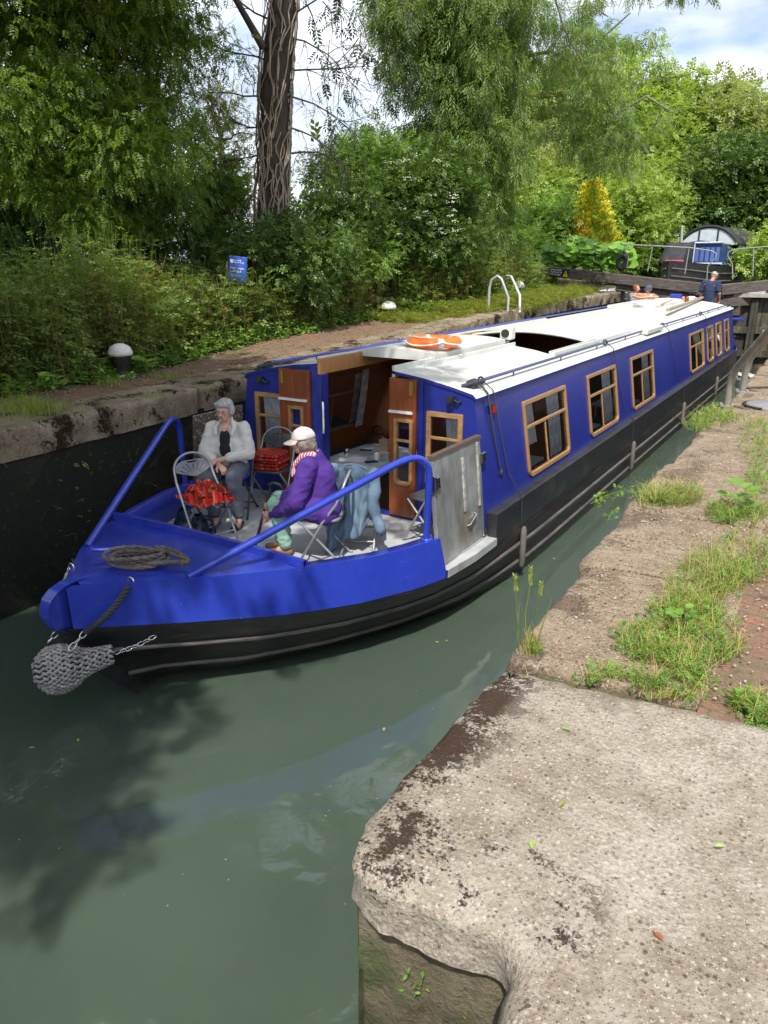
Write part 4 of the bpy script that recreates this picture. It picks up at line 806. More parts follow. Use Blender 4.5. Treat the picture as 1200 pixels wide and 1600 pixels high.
# right hand rail of the bridge over the lock mouth
HR=thing('handrail','thick grey steel pipe handrail rising off the right edge from the coping','handrail',tuple(onz(1140,632,1.6)))
def rail(px,py,dz,k):
    b=onz(px,py,1.6); far=at(1235,478 if k==0 else 486,math.hypot(b.x,b.y)-.9+.35*k); m1=b+Vector((0,0,.20)); m2=b+Vector((0,0,.40)); d=(far-m2)
    path=[b,m1]+[m1*(1-t)**2+m2*2*t*(1-t)+(m2+d*.16)*t*t for t in (.15,.3,.45,.6,.75,.9)]+[m2+d*.2,m2+d*.6,far]
    pipe('pipe',path,.043,MPIPE2,HR,12)
    mb=MB(); mb.box(b.x-.065,b.x+.065,b.y-.065,b.y+.065,1.595,1.612)
    for sx in (-1,1): mb.lathe([(.018,0),(.018,.02)],8,(b.x+sx*.065,b.y-.06,1.62))
    mb.build('foot_plate',MPIPE,HR)
MPIPE2=M('brown_grey_pipe',(.27,.25,.22),.5,.25,.2,5,.002,60,dirt=(.17,.14,.11))
rail(1136,634,0,0); rail(1160,612,0,1)
mb=MB(); p=onz(1195,612,1.61); mb.tube([onz(1160,608,1.62),onz(1175,605,1.625),onz(1205,604,1.62),onz(1260,610,1.62)],.014,6); tag(mb.build('cable',M('brown_cable',(.12,.08,.05),.8)),'thin brown cable lying across the coping by the handrail foot','cable')
c=onz(1192,634,1.6); mb=MB(); mb.lathe([(.32,0),(.30,.035),(.0,.05)],26,(c.x+.12,c.y,1.6)); o=mb.build('stone_cover',M('flat_grey_stone',(.23,.24,.24),.8,0,.2,9,.01,40)); tag(o,'flat round grey stone cover beside the handrail foot','cover')
mb=MB(); mb.tube([Vector((c.x+.12+.34*math.cos(a),c.y+.34*math.sin(a),1.612)) for a in np.linspace(1.2,4.4,16)],.016,6); tag(mb.build('black_hose',MBLK),'black hose curled round the flat grey stone cover','hose')
# ---------------------------------------------------------------- things on and around the boat
MORG=M('lifebuoy_orange',(.85,.16,.02),.5,0,.08,5); MREFL=M('reflective_grey_band',(.45,.45,.45),.4)
def lifebuoy(p,lab,sc=1):
    t=thing('lifebuoy',lab,'lifebuoy',tuple(p),'lifebuoys on the roof'); r=.25*sc; mb=MB()
    mb.grid(lambda u,v:Vector(p)+Vector(((r+.075*sc*math.cos(v*2*PI))*math.cos(u*2*PI),(r+.075*sc*math.cos(v*2*PI))*math.sin(u*2*PI),.055*sc+.055*sc*math.sin(v*2*PI))),48,12); mb.build('ring',MORG,t,merge=True)
    for k in range(4):
        a0=k*PI/2+PI/4; mb=MB(); mb.grid(lambda u,v:Vector(p)+Vector(((r+.078*sc*math.cos(v*2*PI))*math.cos(a0+(u-.5)*.22),(r+.078*sc*math.cos(v*2*PI))*math.sin(a0+(u-.5)*.22),.055*sc+.058*sc*math.sin(v*2*PI))),4,12); mb.build('band',MREFL,t,merge=True)
    mb=MB(); pts=[]
    for k in range(64):
        a=k*2*PI/64; s_=abs(math.sin(2*(a-PI/4))); rr_=r+(.082+.03*s_)*sc; pts.append(Vector(p)+Vector((rr_*math.cos(a),rr_*math.sin(a),.075*sc-.035*s_*sc)))
    mb.tube(pts,.007,5,closed=True); 
    for k in range(3): mb.tube([Vector(p)+Vector((math.cos(3.6+k*.5+t)*(r+.05*math.sin(t*4)),math.sin(3.6+k*.5+t)*(r+.03),.115+.01*math.sin(t*5))) for t in np.linspace(0,.5,6)],.007,5)
    mb.build('grab_line',MW_,t)
lifebuoy(onz(677,541,2.345)+Vector((0,0,.0)),'orange lifebuoy with grey bands lying on the front sliding hatch')
lifebuoy(onz(1007,466,2.33),'orange lifebuoy on the far end of the roof, in front of the seated pair')
# roof clutter
MPOLE=M('weathered_pole',(.30,.24,.17),.8,0,.2,9)
def on(px,py,z=2.26): return onz(px,py,z)
for a,b,r,l in (((1043,487),(1100,466),.035,'long weathered wooden plank on the roof, nearest the right edge'),((1033,478),(1053,470),.026,'short dark pole on the roof between the two long poles'),((1024,474),(1055,463),.02,'pale pole lying on the roof just right of the far lifebuoy')):
    mb=MB(); A_,B_=on(*a),on(*b); mb.bar(A_+Vector((0,0,r)),B_+Vector((0,0,r)),r*2.4,r*1.6); tag(mb.build('wooden_pole',MPOLE,bevel=.006),l,'pole',group='poles on the roof')
p=on(1057,468,2.27); mb=MB(); mb.box(p.x-.17,p.x+.12,p.y-.1,p.y+.15,2.25,2.42); tag(mb.build('plastic_tub',MBL,bevel=.02),'small blue tub at the far end of the roof','tub')
p=on(1080,470,2.25); mb=MB(); mb.lathe([(.06,0),(.085,.05),(.09,.13),(.08,.13),(.07,.02)],16,(p.x,p.y,2.24)); mb.tube([(p.x+.085,p.y,2.34),(p.x+.13,p.y,2.33),(p.x+.13,p.y,2.28),(p.x+.08,p.y,2.27)],.01,6); tag(mb.build('white_mug',MWHT),'white mug at the far end of the roof beside the standing man','mug')
for k,(px,c) in enumerate(((1067,(.35,.2,.1)),(1073,(.22,.05,.03)))):
    p=on(px,471,2.25); mb=MB(); mb.lathe([(.045,0),(.05,.1),(.03,.14),(.0,.15)],12,(p.x,p.y,2.24)); tag(mb.build('small_jar',M('jar',c,.4)),('tan' if k==0 else 'reddish')+' jar on the roof between the blue tub and white mug','jar')
p=on(715,492,2.2)
for (px,py,l) in ((1011,498,'dark mooring pin resting on the roof rail near the white locker'),(985,505,'dark T shaped tiller pin on the roof left of the rail')):
    p=on(px,py,2.16); mb=MB(); mb.tube([p+Vector((-.1,-.5,0)),p+Vector((0,0,.02)),p+Vector((.05,.6,.0))],.02,6); mb.tube([p+Vector((-.17,-.5,0.04)),p+Vector((-.03,-.5,-.01))],.02,6); tag(mb.build('mooring_pin',MDARK),l,'mooring pin')
# tube fenders along the side with their cords
def cordpath(y0,y1): return [Vector((BX+1.33,y0,2.16)),Vector((BX+1.37,y0,2.13)),Vector((side(1,2.07,.035),y0+.02,2.062)),Vector((side(1,1.2,.02),y0+(y1-y0)*.75,1.2)),Vector((BX+1.735,y1-.02,.925)),Vector((BX+1.745,y1,.62))]
for k,(y0,y1) in enumerate(((6.75,7.03),(11.1,11.67),(14.9,15.7),(18.9,19.85),(23.2,23.6))):
    lab=['first','second','third','fourth','last'][k]; t=thing('tube_fender','%s slim grey tube fender from the bow, hung by a cord from the roof rail'%lab,'fender',(BX+1.77,y1,.15),'tube fenders along the right side')
    mb=MB(); mb.tube(cordpath(y0,y1),.0065,5); mb.tube([Vector((BX+1.33+.03*math.cos(a),y0+.0,2.145+.035*math.sin(a))) for a in np.linspace(0,2*PI,9)[:-1]],.012,5,closed=True); mb.build('cord',MDARK,t)
    mb=MB(); mb.tube([(BX+1.775,y1,.60),(BX+1.775,y1,.57),(BX+1.775,y1,.20),(BX+1.772,y1,.15)],[.018,.033,.034,.022],10); mb.build('tube',M('grey_rubber',(.13,.12,.115),.6,0,.25,12,.003,60),t)
mb=MB(); pts=[Vector((BX+1.33,6.66,2.15)),Vector((side(1,2.06,.04),6.63,2.05)),Vector((side(1,1.6,.02),6.72,1.6)),Vector((side(1,1.25,.02),6.80,1.22))]; mb.tube(pts,.011,6); mb.ball(pts[-1],.022,8,sc=(1,1,2)); tag(mb.build('dangling_rope',MDARK),'grey rope with a frayed end dangling beside the red lamp','rope')
# bow fender
MROPE=M('dirty_grey_rope',(.34,.32,.30),.95,0,.5,34,.006,160,dirt=(.05,.045,.04)); MROPED=M('dark_brown_rope',(.12,.105,.09),.95,0,.4,30,.006,200)
c0=Vector((-4.37,2.67,.56)); c1=Vector((-4.16,2.97,.56)); t=thing('bow_fender','fat woven grey rope fender hanging under the bow','rope fender',tuple(c0+Vector((0,0,-.2))))
ax=(c1-c0); Ls=ax.length; ax.normalize(); q1=ax.cross(Vector((0,0,1))).normalized(); q2=ax.cross(q1)
rad=lambda s: float(np.interp(s,[-.14,-.11,-.05,.03,.10,.17,.24,.32,Ls+.02],[.03,.095,.150,.160,.14,.095,.072,.062,.05]))
mb=MB(); mb.grid(lambda u,v:(lambda s:c0+ax*s-q2*0+Vector((0,0,-.03*math.cos(s*5)))+(q1*math.cos(v*2*PI)+q2*math.sin(v*2*PI))*rad(s)*.90)(-.14+(Ls+.16)*u),24,20,1)
s_=-.13;row=0
while s_<Ls+.01:
    r=rad(s_); n=max(6,int(2*PI*r/.034)); 
    for k in range(n):
        a=2*PI*(k+.5*(row%2))/n; tg=(-q1*math.sin(a)+q2*math.cos(a)); rd=(q1*math.cos(a)+q2*math.sin(a)); pc=c0+ax*s_+Vector((0,0,-.03*math.cos(s_*5)))+rd*r
        jt=.8+.4*((k*7+row*5)%11)/11; dd=(ax*.020+tg*.012*(1 if row%2 else -1))*jt; mb.tube([pc-dd,pc-dd*.5+rd*.010*jt,pc+dd*.5+rd*.010*jt,pc+dd],[.006,.0108,.0108,.006],6)
    s_+=.0235; row+=1
mb.build('woven_body',[MROPE,MBLK],t)  # black core paints the shaded gaps between the rope stitches
def chain(name,a,b,n,mat,parent,r=.0055,sag=.02):
    mb=MB(); a=Vector(a);b=Vector(b)
    for k in range(n):
        tt=(k+.5)/n; c=a+(b-a)*tt-Vector((0,0,sag*4*tt*(1-tt))); d=(b-a).normalized(); L2=(b-a).length/n*.66; s1=d.orthogonal().normalized(); s2=d.cross(s1); w=(s1 if k%2 else s2)
        mb.tube([c+d*math.cos(x)*L2+w*math.sin(x)*L2*.52 for x in np.linspace(0,2*PI,13)[:-1]],r,5,closed=True)
    return mb.build(name,mat,parent)
hr=Vector((BX+.47,3.17,.70)); chain('side_chain',c1+Vector((0,-.02,.02)),hr,8,MCHR,t); chain('stem_chain',c0+Vector((-.05,.0,.17)),Vector((BX,2.72,.80)),2,MCHR,t,sag=0)
rg=onz(205,908,1.09); tp=c0+Vector((.15,.03,.16)); chain('top_chain',tp,tp+(rg-tp)*.26,3,MCHR,t,sag=0)
mb=MB(); A_=tp+(rg-tp)*.24; n=60
for ph in (0,PI*2/3,PI*4/3):
    d=(rg-A_).normalized(); e1=d.orthogonal().normalized(); e2=d.cross(e1); mb.tube([A_+(rg-A_)*(k/n)+Vector((.76,-.65,0))*.16*math.sin(PI*min(1,k/n*1.02))**.8*(k/n)**.35+(e1*math.cos(k*.62+ph)+e2*math.sin(k*.62+ph))*.014+e1*0 for k in range(n+1)],.013,5)
mb.build('braided_strap',MDARK,t)
lg=onz(112,888,1.09); mb=MB()
for ph in (0,PI): mb.tube([lg+Vector((-.03,.02,0))+(Vector((-.16,-.06,-.32)))*(k/20)+Vector((.013*math.cos(k*.9+ph),.013*math.sin(k*.9+ph),0)) for k in range(21)],.014,5)
mb.build('braided_strap',MROPE,t)
# coiled rope on the foredeck
cc_=onz(214,882,1.12); pts=[]; rj=random.Random(2)
X1=Vector((.83,.50,0)).normalized(); Y1=Vector((-.5,.83,0)).normalized()
N=150
for k in range(N):
    a=k*2*PI/36; lp=k/36*.999; ex=.20+.018*math.sin(lp*2.1)+.01*math.sin(lp*7); ey=.125+.012*math.cos(lp*1.7)
    o_=X1*(.02*math.sin(lp*1.3)); pts.append(cc_+o_+X1*ex*math.cos(a)+Y1*ey*math.sin(a)+Vector((0,0,.018+.020*lp+.006*math.sin(a*2+lp))))
tail=[pts[-1]+X1*.05*k+Y1*(.03*math.sin(k*.9))+Vector((0,0,-.014*k)) for k in range(1,6)]
def twisted(mb,path,r,pitch=.5):
    P_=[]; 
    for i in range(len(path)-1):
        d=(path[i+1]-path[i]).length; m=max(1,int(d/.012)); P_+=[path[i]+(path[i+1]-path[i])*j/m for j in range(m)]
    for ph in (0,2*PI/3,4*PI/3):
        out=[]
        for i,p in enumerate(P_):
            d=(P_[min(i+1,len(P_)-1)]-P_[max(i-1,0)]).normalized(); e1=d.cross(Vector((0,0,1)));e1.normalize(); e2=d.cross(e1); out.append(p+(e1*math.cos(i*pitch+ph)+e2*math.sin(i*pitch+ph))*r*.5)
        mb.tube(out,r*.62,5)
mb=MB(); twisted(mb,pts+tail,.0165)
l2=[cc_+X1*(.10+.045*k)+Y1*(.03+.035*math.sin(k*.8))+Vector((0,0,.10-.008*k)) for k in range(7)]; l2+= [l2[-1]+X1*.03*math.sin(a)-Y1*.05*(1-math.cos(a)) for a in (.6,1.2,1.8,2.6,3.1)]; l2+=[cc_+X1*(.36-.05*k)-Y1*(.06+.01*k)+Vector((0,0,.05)) for k in range(6)]
twisted(mb,l2,.0165); tag(mb.build('coiled_rope',MROPED),'coil of dark brown mooring rope lying on the blue foredeck','rope')
# folding chairs
def chair(mat,matt,lab,px,py,z,f,seat_only=False):
    root=thing('folding_chair',lab,'chair',(0,0,0),'folding chairs in the bow cockpit')
    th=.012
    mb=MB(); 
    def upr(s): return [Vector((s*.215,.20,.0)),Vector((s*.210,-.045,.43)),Vector((s*.2,-.17,.60)),Vector((s*.193,-.205,.68))]
    arc=[]; 
    for a in np.linspace(0,PI,17): arc.append((.193*math.cos(a),.17*math.sin(a)))
    top=[Vector((x,-.205-.33*y,.68+.94*y)) for x,y in arc]
    mb.tube(upr(1)+top[1:-1]+upr(-1)[::-1],th,8); mb.build('tube_frame',matt,root)
    for s in (1,-1):
        mb=MB(); mb.tube([Vector((s*.185,.17,.425)),Vector((s*.187,-.02,.23)),Vector((s*.19,-.235,0.0))],th*.95,8); mb.ball((s*.19,-.235,.012),.017,8); mb.build('leg',matt,root)
    mb=MB(); mb.tube([(-.212,.135,.11),(.212,.135,.11)],.009,6); mb.build('stretcher',matt,root); mb=MB(); mb.tube([(-.19,-.175,.075),(.19,-.175,.075)],.009,6); mb.build('stretcher',matt,root); mb=MB(); mb.tube([(-.2,-.04,.41),(.2,-.04,.41)],.008,6); mb.build('stretcher',matt,root)
    mb=MB(); sp=[]; 
    for a in np.linspace(0,2*PI,33)[:-1]:
        c,s_=math.cos(a),math.sin(a); sp.append((.195*abs(c)**.45*(1 if c>0 else -1),.0+.195*abs(s_)**.45*(1 if s_>0 else -1)))
    n=len(sp); vs=[(x,y,.425+.0) for x,y in sp]+[(x*1.0,y,.447) for x,y in sp]+[(x*.93,y*.93,.452) for x,y in sp]+[(x*.6,y*.6,.444) for x,y in sp]
    mb.add(vs,[list(range(n))[::-1],list(range(3*n,4*n))]+[(k*n+i,k*n+(i+1)%n,(k+1)*n+(i+1)%n,(k+1)*n+i) for k in range(3) for i in range(n)],0,True); mb.build('seat',mat,root)
    # fan back with slots
    mb=MB(); NT_,NR=84,12
    def PT(t,r):
        a=PI*t; rx=.184; ry=.165; R0=.0; x=r*rx*math.cos(a)*1.0; y=r*ry*math.sin(a)+(-.06*(1-r*abs(math.cos(a))**1.5)) 
        return Vector((x,-.205-.33*y-.015*(1-(x/.19)**2)*(-1),.68+.94*y))
    ids={}
    for i in range(NT_+1):
        for j in range(NR+1): ids[i,j]=len(mb.v); mb.v.append(tuple(PT(i/NT_,j/NR)))
    for i in range(NT_):
        for j in range(NR):
            sector=(i%12); slot=sector in (5,6) and 4<=j<9 and 0<i<NT_
            grip=(34<=i<50) and j==10
            if slot or grip: continue
            mb.f.append([ids[i,j],ids[i+1,j],ids[i+1,j+1],ids[i,j+1]]); mb.m.append(0); mb.smooth.append(True)
    mb.build('backrest',mat,root,solid=.014,merge=True)
    return root
def place(root,p,f): root.location=p; root.rotation_euler=(0,0,math.atan2(-f[0],f[1]))
MGP=M('grey_plastic_seat',(.16,.165,.18),.5,0,.08,8); MGT=M('grey_steel_tube',(.30,.31,.33),.35,.4,.08); MBP=M('blue_plastic_seat',(.01,.075,.42),.4); MDT=M('dark_steel_tube',(.06,.062,.07),.4,.4)
MDP=M('charcoal_plastic_seat',(.05,.052,.058),.5,0,.08,8)
CZ=.68
ch=chair(MGP,MGT,'empty grey folding chair with a crumpled red tartan blanket on its seat',0,0,0,0)
CA=(Vector((-4.97,4.80,CZ)),(.95,-.3)); CL=(Vector((-5.36,5.58,CZ)),(.40,-.92)); CR=(Vector((-5.16,6.0,CZ)),(.25,-.97)); CPp=(Vector((-3.76,5.02,CZ)),(-.90,-.44)); CJ=(Vector((-3.74,5.56,CZ)),(-.42,.91)); CG=(Vector((-3.16,6.02,CZ)),(-1,.12))
place(ch,*CA)
for (p,f),lab,mt in ((CL,'blue plastic folding chair under the woman in the white jacket',(MBP,MDT)),(CR,'grey folding chair holding a stack of red tartan cushions',(MDP,MGT)),(CPp,'grey folding chair under the woman in the purple jacket',(MGP,MGT)),(CJ,'grey folding chair with a pale blue jacket over its back',(MDP,MGT)),(CG,'empty grey folding chair by the right cabin door',(MDP,MGT))):
    o=copy_tree(ch); o['label']=lab; place(o,p,f)
    for c in KIDS(o):
        if mt[0]!=MGP:
            c.data=c.data.copy(); c.data.materials[0]=mt[0] if c.name.startswith(('seat','backrest')) else mt[1]
# cloth things
MTART=m_check('red_tartan',(.55,.015,.012),(.14,.02,.015),(.20,.14,.06),15,(.30,.22,.16))
def toW(p,f,x,y,z): r=Vector((f[1],-f[0])); return Vector((p.x+r.x*x+f[0]*y,p.y+r.y*x+f[1]*y,p.z+z))
def nz(x,y,z=0): return noise.noise(Vector((x,y,z)))
mb=MB(); p,f=CA; f=Vector(f).normalized()
def bl(u,v):
    x=(u-.5)*.40; y=(v-.45)*.44; r=math.hypot(x/.20,y/.23); h=.13*max(0,1-r**2)**.6; w=1-min(1,r)
    z=.455+h*(.75+.55*nz(x*11,y*11))+.035*abs(nz(x*19+3,y*19)); 
    if y>.20: z-=(y-.20)*.5
    if abs(x)>.19: z-=(abs(x)-.19)*.8
    return toW(p,f,x+.04*nz(y*12,x*8,4),y+.05*nz(x*12,y*8,9),z)
mb.grid(bl,46,46)
def bl2(u,v):
    x=(u-.5)*.30-.02; y=(v-.4)*.32; r=math.hypot(x/.15,y/.16); h=.10*max(0,1-r**2)**.5
    return toW(p,f,x+.03*nz(y*20,x*16,14),y+.04*nz(x*20,y*16,19),.50+h*(.8+.7*nz(x*17,y*17,5))+.05*abs(nz(x*24,y*24,2)))
mb.grid(bl2,36,36)
tag(mb.build('tartan_blanket',MTART,solid=.008,fixn=False),'crumpled red tartan blanket thrown on the empty grey chair','blanket')
p,f=CR; f=Vector(f).normalized()
for k in range(5):
    mb=MB(); ox,oy=.018*math.sin(k*2.3),.015*math.cos(k*1.9)
    mb.grid(lambda u,v:toW(p,f,ox+.17*math.copysign(abs(math.cos(2*PI*u))**.4,math.cos(2*PI*u))*(1-.12*abs(2*v-1)**3),oy+.17*math.copysign(abs(math.sin(2*PI*u))**.4,math.sin(2*PI*u))*(1-.12*abs(2*v-1)**3),.452+.034*k+.033*v+.006*nz(u*8,v*3,k)),40,5)
    mb.add([toW(p,f,ox+.16*math.copysign(abs(math.cos(a))**.4,math.cos(a)),oy+.16*math.copysign(abs(math.sin(a))**.4,math.sin(a)),.452+.034*k+.033) for a in np.linspace(0,2*PI,41)[:-1]],[tuple(range(40))])
    tag(mb.build('folded_blanket',MTART),['bottom','second lowest','middle','second highest','topmost'][k]+' folded red tartan blanket of the stack on the chair by the window','blanket',group='stack of folded tartan blankets')
# pale blue jacket over the chair back
def m_denim():
    s=NT('pale_blue_corduroy'); n=s.noise(7,5,.6); col=s.ramp(n,[(.3,(.10,.16,.225)),(.7,(.165,.235,.31))]); s.color(col); s.set(rough=.95,spec=.1); s.bump(s.noise(180,2),.002); return s.mat
MDEN=m_denim(); p,f=CJ; f=Vector(f).normalized()
mb=MB()
def jk(u,v):     # body hanging behind the back, chair's back side faces the camera
    s=v; x=(u-.5)*(.40+.12*s); y=-.285-.030*(1-abs(math.sin(u*PI*3.5+1+s*1.2))*2)*(.25+s)-.012*math.sin(u*31+s*5)*s-.03*s; top=.845-.10*abs(2*u-1)**2
    return toW(p,f,x+.03*nz(s*4,u*3),y-.01-.03*nz(u*9,s*5),top-(.62+.14*math.sin(u*4+.6)+.05*math.sin(u*13))*s)
mb.grid(jk,50,34)
def jf(u,v):     # part folded over the front of the back
    x=(u-.5)*.40; return toW(p,f,x,-.215+.05*v-.03+.02*math.sin(u*14),.85-.10*abs(2*u-1)**2-.22*v)
mb.grid(jf,20,8)
mb.grid(lambda u,v:toW(p,f,(u-.5)*.40,-.285+.045*v,(.845-.10*abs(2*u-1)**2)+.012*math.sin(PI*v)),20,5)
for (x0,y0,z0,x1,y1,z1,r0,r1) in ((.17,-.29,.80,.26,-.33,.22,.062,.045),(-.19,-.27,.82,-.23,-.24,.28,.060,.045)):
    path=[];rs=[]
    for t_ in np.linspace(0,1,14): path.append(toW(p,f,x0+(x1-x0)*t_+.02*math.sin(t_*8),y0+(y1-y0)*t_+.015*math.sin(t_*11),z0+(z1-z0)*t_)); rs.append((r0+(r1-r0)*t_)*(1+.13*math.sin(t_*23)))
    mb.tube(path,rs,12)
o=mb.build('blue_jacket',MDEN,solid=.006,fixn=False); tag(o,'pale blue jacket hung over the back of a folding chair','jacket')
# navy bag on the cockpit floor
MNAVY=M('navy_bag_leather',(.012,.018,.045),.35,0,.3,8,.01,20)
b0=Vector((-5.24,4.84,CZ)); t=thing('handbag','dark navy handbag with loop handles on the cockpit floor','handbag',tuple(b0))
mb=MB(); mb.grid(lambda u,v:(lambda a,h:b0+Vector(((.20-.05*h*h)*math.copysign(abs(math.cos(a))**.6,math.cos(a))*(1-.10*nz(math.cos(a)*2,math.sin(a)*2,h*3)),(.11*(1-.65*h*h))*math.copysign(abs(math.sin(a))**.6,math.sin(a))*(1+.3*nz(math.cos(a)*3,math.sin(a)*3,h*4)),.245*h+.02*math.sin(a*3)*h)))(u*2*PI,v),40,14); mb.build('body',MNAVY,t)
for s_ in (-1,1):
    mb=MB(); mb.tube([b0+Vector((.03+.11*math.cos(a),.05*s_-.04,.20+.13*math.sin(a))) for a in np.linspace(-.5,PI+.5,16)],.009,6); mb.build('handle',MNAVY,t)
mb=MB(); mb.tube([b0+Vector((.22+.10*math.cos(a),-.02+.03*math.sin(a*2),.13+.12*math.sin(a))) for a in np.linspace(0,2*PI,22)[:-1]],.011,6,closed=True); mb.tube([b0+Vector((.24+.08*math.cos(a),.01,.11+.10*math.sin(a))) for a in np.linspace(0,2*PI,22)[:-1]],.009,6,closed=True); mb.build('strap',MNAVY,t)
# table in the doorway and what stands on it
TZ=1.06; t=thing('folding_table','pale grey rounded table just inside the cabin doorway','table',(-4.55,7.2,.36))
mb=MB(); pts=[]
for a in np.linspace(0,2*PI,41)[:-1]:
    c,s_=math.cos(a),math.sin(a); pts.append((-4.62+.42*math.copysign(abs(c)**.35,c),7.25+.55*math.copysign(abs(s_)**.35,s_)))
mb.prism(pts,'z',TZ-.03,TZ); mb.build('tabletop',M('table_laminate_pale',(.40,.44,.50),.35,0,.05),t,bevel=.005)
for x in (-4.9,-4.32):
    for y in (6.85,7.65): mb=MB(); mb.tube([(x,y,.36),(x,y,TZ-.03)],.014,6); mb.build('leg',MGT,t)
def T(px,py): return onz(px,py,TZ)
p=T(542,716); mb=MB(); mb.lathe([(.028,0),(.033,.006),(.033,.105),(.027,.118),(.026,.118),(.0,.114)],20,(p.x,p.y,TZ)); tag(mb.build('drink_can',MCHR),'silver drinks can on the table in the doorway','can')
p=T(550,718); mb=MB(); mb.box(-.15,.15,-.10,.10,0,.004,M=Matrix.Translation((p.x+.02,p.y,TZ+.001))@Matrix.Rotation(.5,4,'Z')); mb.box(-.14,.13,-.10,.09,.004,.006,M=Matrix.Translation((p.x,p.y-.02,TZ+.002))@Matrix.Rotation(.62,4,'Z')); tag(mb.build('paper_sheets',MW_),'loose white papers on the table in the doorway','paper')
p=T(589,720); mb=MB(); mb.lathe([(.03,0),(.036,.09),(.033,.09),(.028,.01)],18,(p.x,p.y,TZ)); tag(mb.build('paper_cup',MWHT),'white cup at the front edge of the doorway table','cup')
for px,py,l,rz_ in ((572,704,'black phone lying at the back of the doorway table',.4),(580,722,'black phone lying beside the white cup',.9)):
    p=T(px,py); mb=MB(); mb.box(-.075,.075,-.037,.037,0,.01,M=Matrix.Translation((p.x,p.y,TZ))@Matrix.Rotation(rz_,4,'Z')); tag(mb.build('phone',MBLK,bevel=.003),l,'phone')
p=T(602,708); mb=MB(); mb.box(p.x-.06,p.x+.06,p.y-.05,p.y+.05,TZ,TZ+.17); tag(mb.build('card_box',M('brown_card',(.42,.30,.17),.8),bevel=.003),'tan cardboard box on the table behind the white cup','box')
p=T(600,716); mb=MB(); mb.prism([(p.x-.07,p.y-.045),(p.x+.08,p.y-.045),(p.x+.08,p.y+.03),(p.x-.07,p.y+.03)],'z',TZ,TZ+.07); tag(mb.build('plastic_box',M('clear_plastic',(.45,.47,.45),.2),bevel=.004),'clear plastic food box beside the tan cardboard box','box')
p=T(575,700); b0=Vector((p.x-.1,p.y+.35,.9)); t=thing('tote_bag','dark brown handbag with two handles behind the doorway table','handbag',tuple(b0))
mb=MB(); mb.grid(lambda u,v:(lambda a:b0+Vector(((.17-.04*v)*math.copysign(abs(math.cos(a))**.5,math.cos(a)),.08*(1-.5*v)*math.copysign(abs(math.sin(a))**.6,math.sin(a)),.0+.26*v)))(u*2*PI),32,8); mb.build('body',M('brown_leather',(.05,.026,.016),.5),t)
for s_ in (-.04,.04): mb=MB(); mb.tube([b0+Vector((.08*math.cos(a),s_,.24+.12*math.sin(a))) for a in np.linspace(0,PI,12)],.009,6); mb.build('handle',M('brown_leather_handle',(.05,.026,.016),.5),t)
# seen through the first side window
mb=MB(); mb.box(BX+1.05,BX+1.35,7.62,7.95,1.02,1.14); tag(mb.build('folded_jeans',M('washed_denim',(.30,.42,.55),.9,0,.2,9,.02,12),bevel=.04),'pale blue folded cloth seen low in the first side window','clothing')
mb=MB(); mb.lathe([(.03,0),(.032,.13),(.014,.17),(.014,.2)],14,(BX+1.25,8.15,1.02)); tag(mb.build('water_bottle',M('bottle_plastic',(.6,.68,.72),.15)),'clear water bottle seen through the first side window','bottle')
# floating leaves
ml=M('yellow_leaf',(.42,.33,.04),.7,0,.3)
for k,(x,y,l) in enumerate(((683,1003,'orange leaf floating just off the blue hull'),(698,1001,'green leaf floating beside the orange one'),(122,1156,'tiny yellow leaf on the dark water below the bow fender'),(50,1168,'tiny yellow leaf on the dark water at the far left'),(600,1139,'tiny orange leaf on the green water in the middle'),(866,873,'tiny orange leaf in the gap beside the coping'))):
    p=onz(x,y,.006); a=k*1.3; s_=.022; mb=MB(); d=Vector((math.cos(a),math.sin(a),0))*s_; e=Vector((-d.y,d.x,0))*.45
    mb.add([p-d,p-e+Vector((0,0,.002)),p+d,p+e+Vector((0,0,.002))],[(0,1,2,3)]); tag(mb.build('floating_leaf',ml if k!=1 else M('green_leaf_f',(.12,.3,.04),.7)),l,'leaf',group='fallen leaves on the water')
for k,(x,y,l) in enumerate(((884,1140,'small green leaf on the pale slab, nearest the grass'),(831,1320,'small green leaf in the middle of the pale slab'),(1125,1323,'small yellow green leaf on the right of the pale slab'),(1028,1463,'small rusty leaf low on the pale slab'),(878,1257,'tiny olive leaf near the dark spots of the slab'))):
    p=onz(x,y,1.607); a=k*1.9; s_=.020; mb=MB(); d=Vector((math.cos(a),math.sin(a),0))*s_; e=Vector((-d.y,d.x,0))*.42
    mb.add([p-d,p-e+Vector((0,0,.006)),p+d+Vector((0,0,.004)),p+e+Vector((0,0,.006))],[(0,1,2,3)]); tag(mb.build('fallen_leaf',M('leaf_on_slab%d'%k,[(.15,.33,.05),(.25,.38,.06),(.3,.4,.1),(.3,.09,.03),(.2,.22,.06)][k],.7)),l,'leaf',group='fallen leaves on the slab')
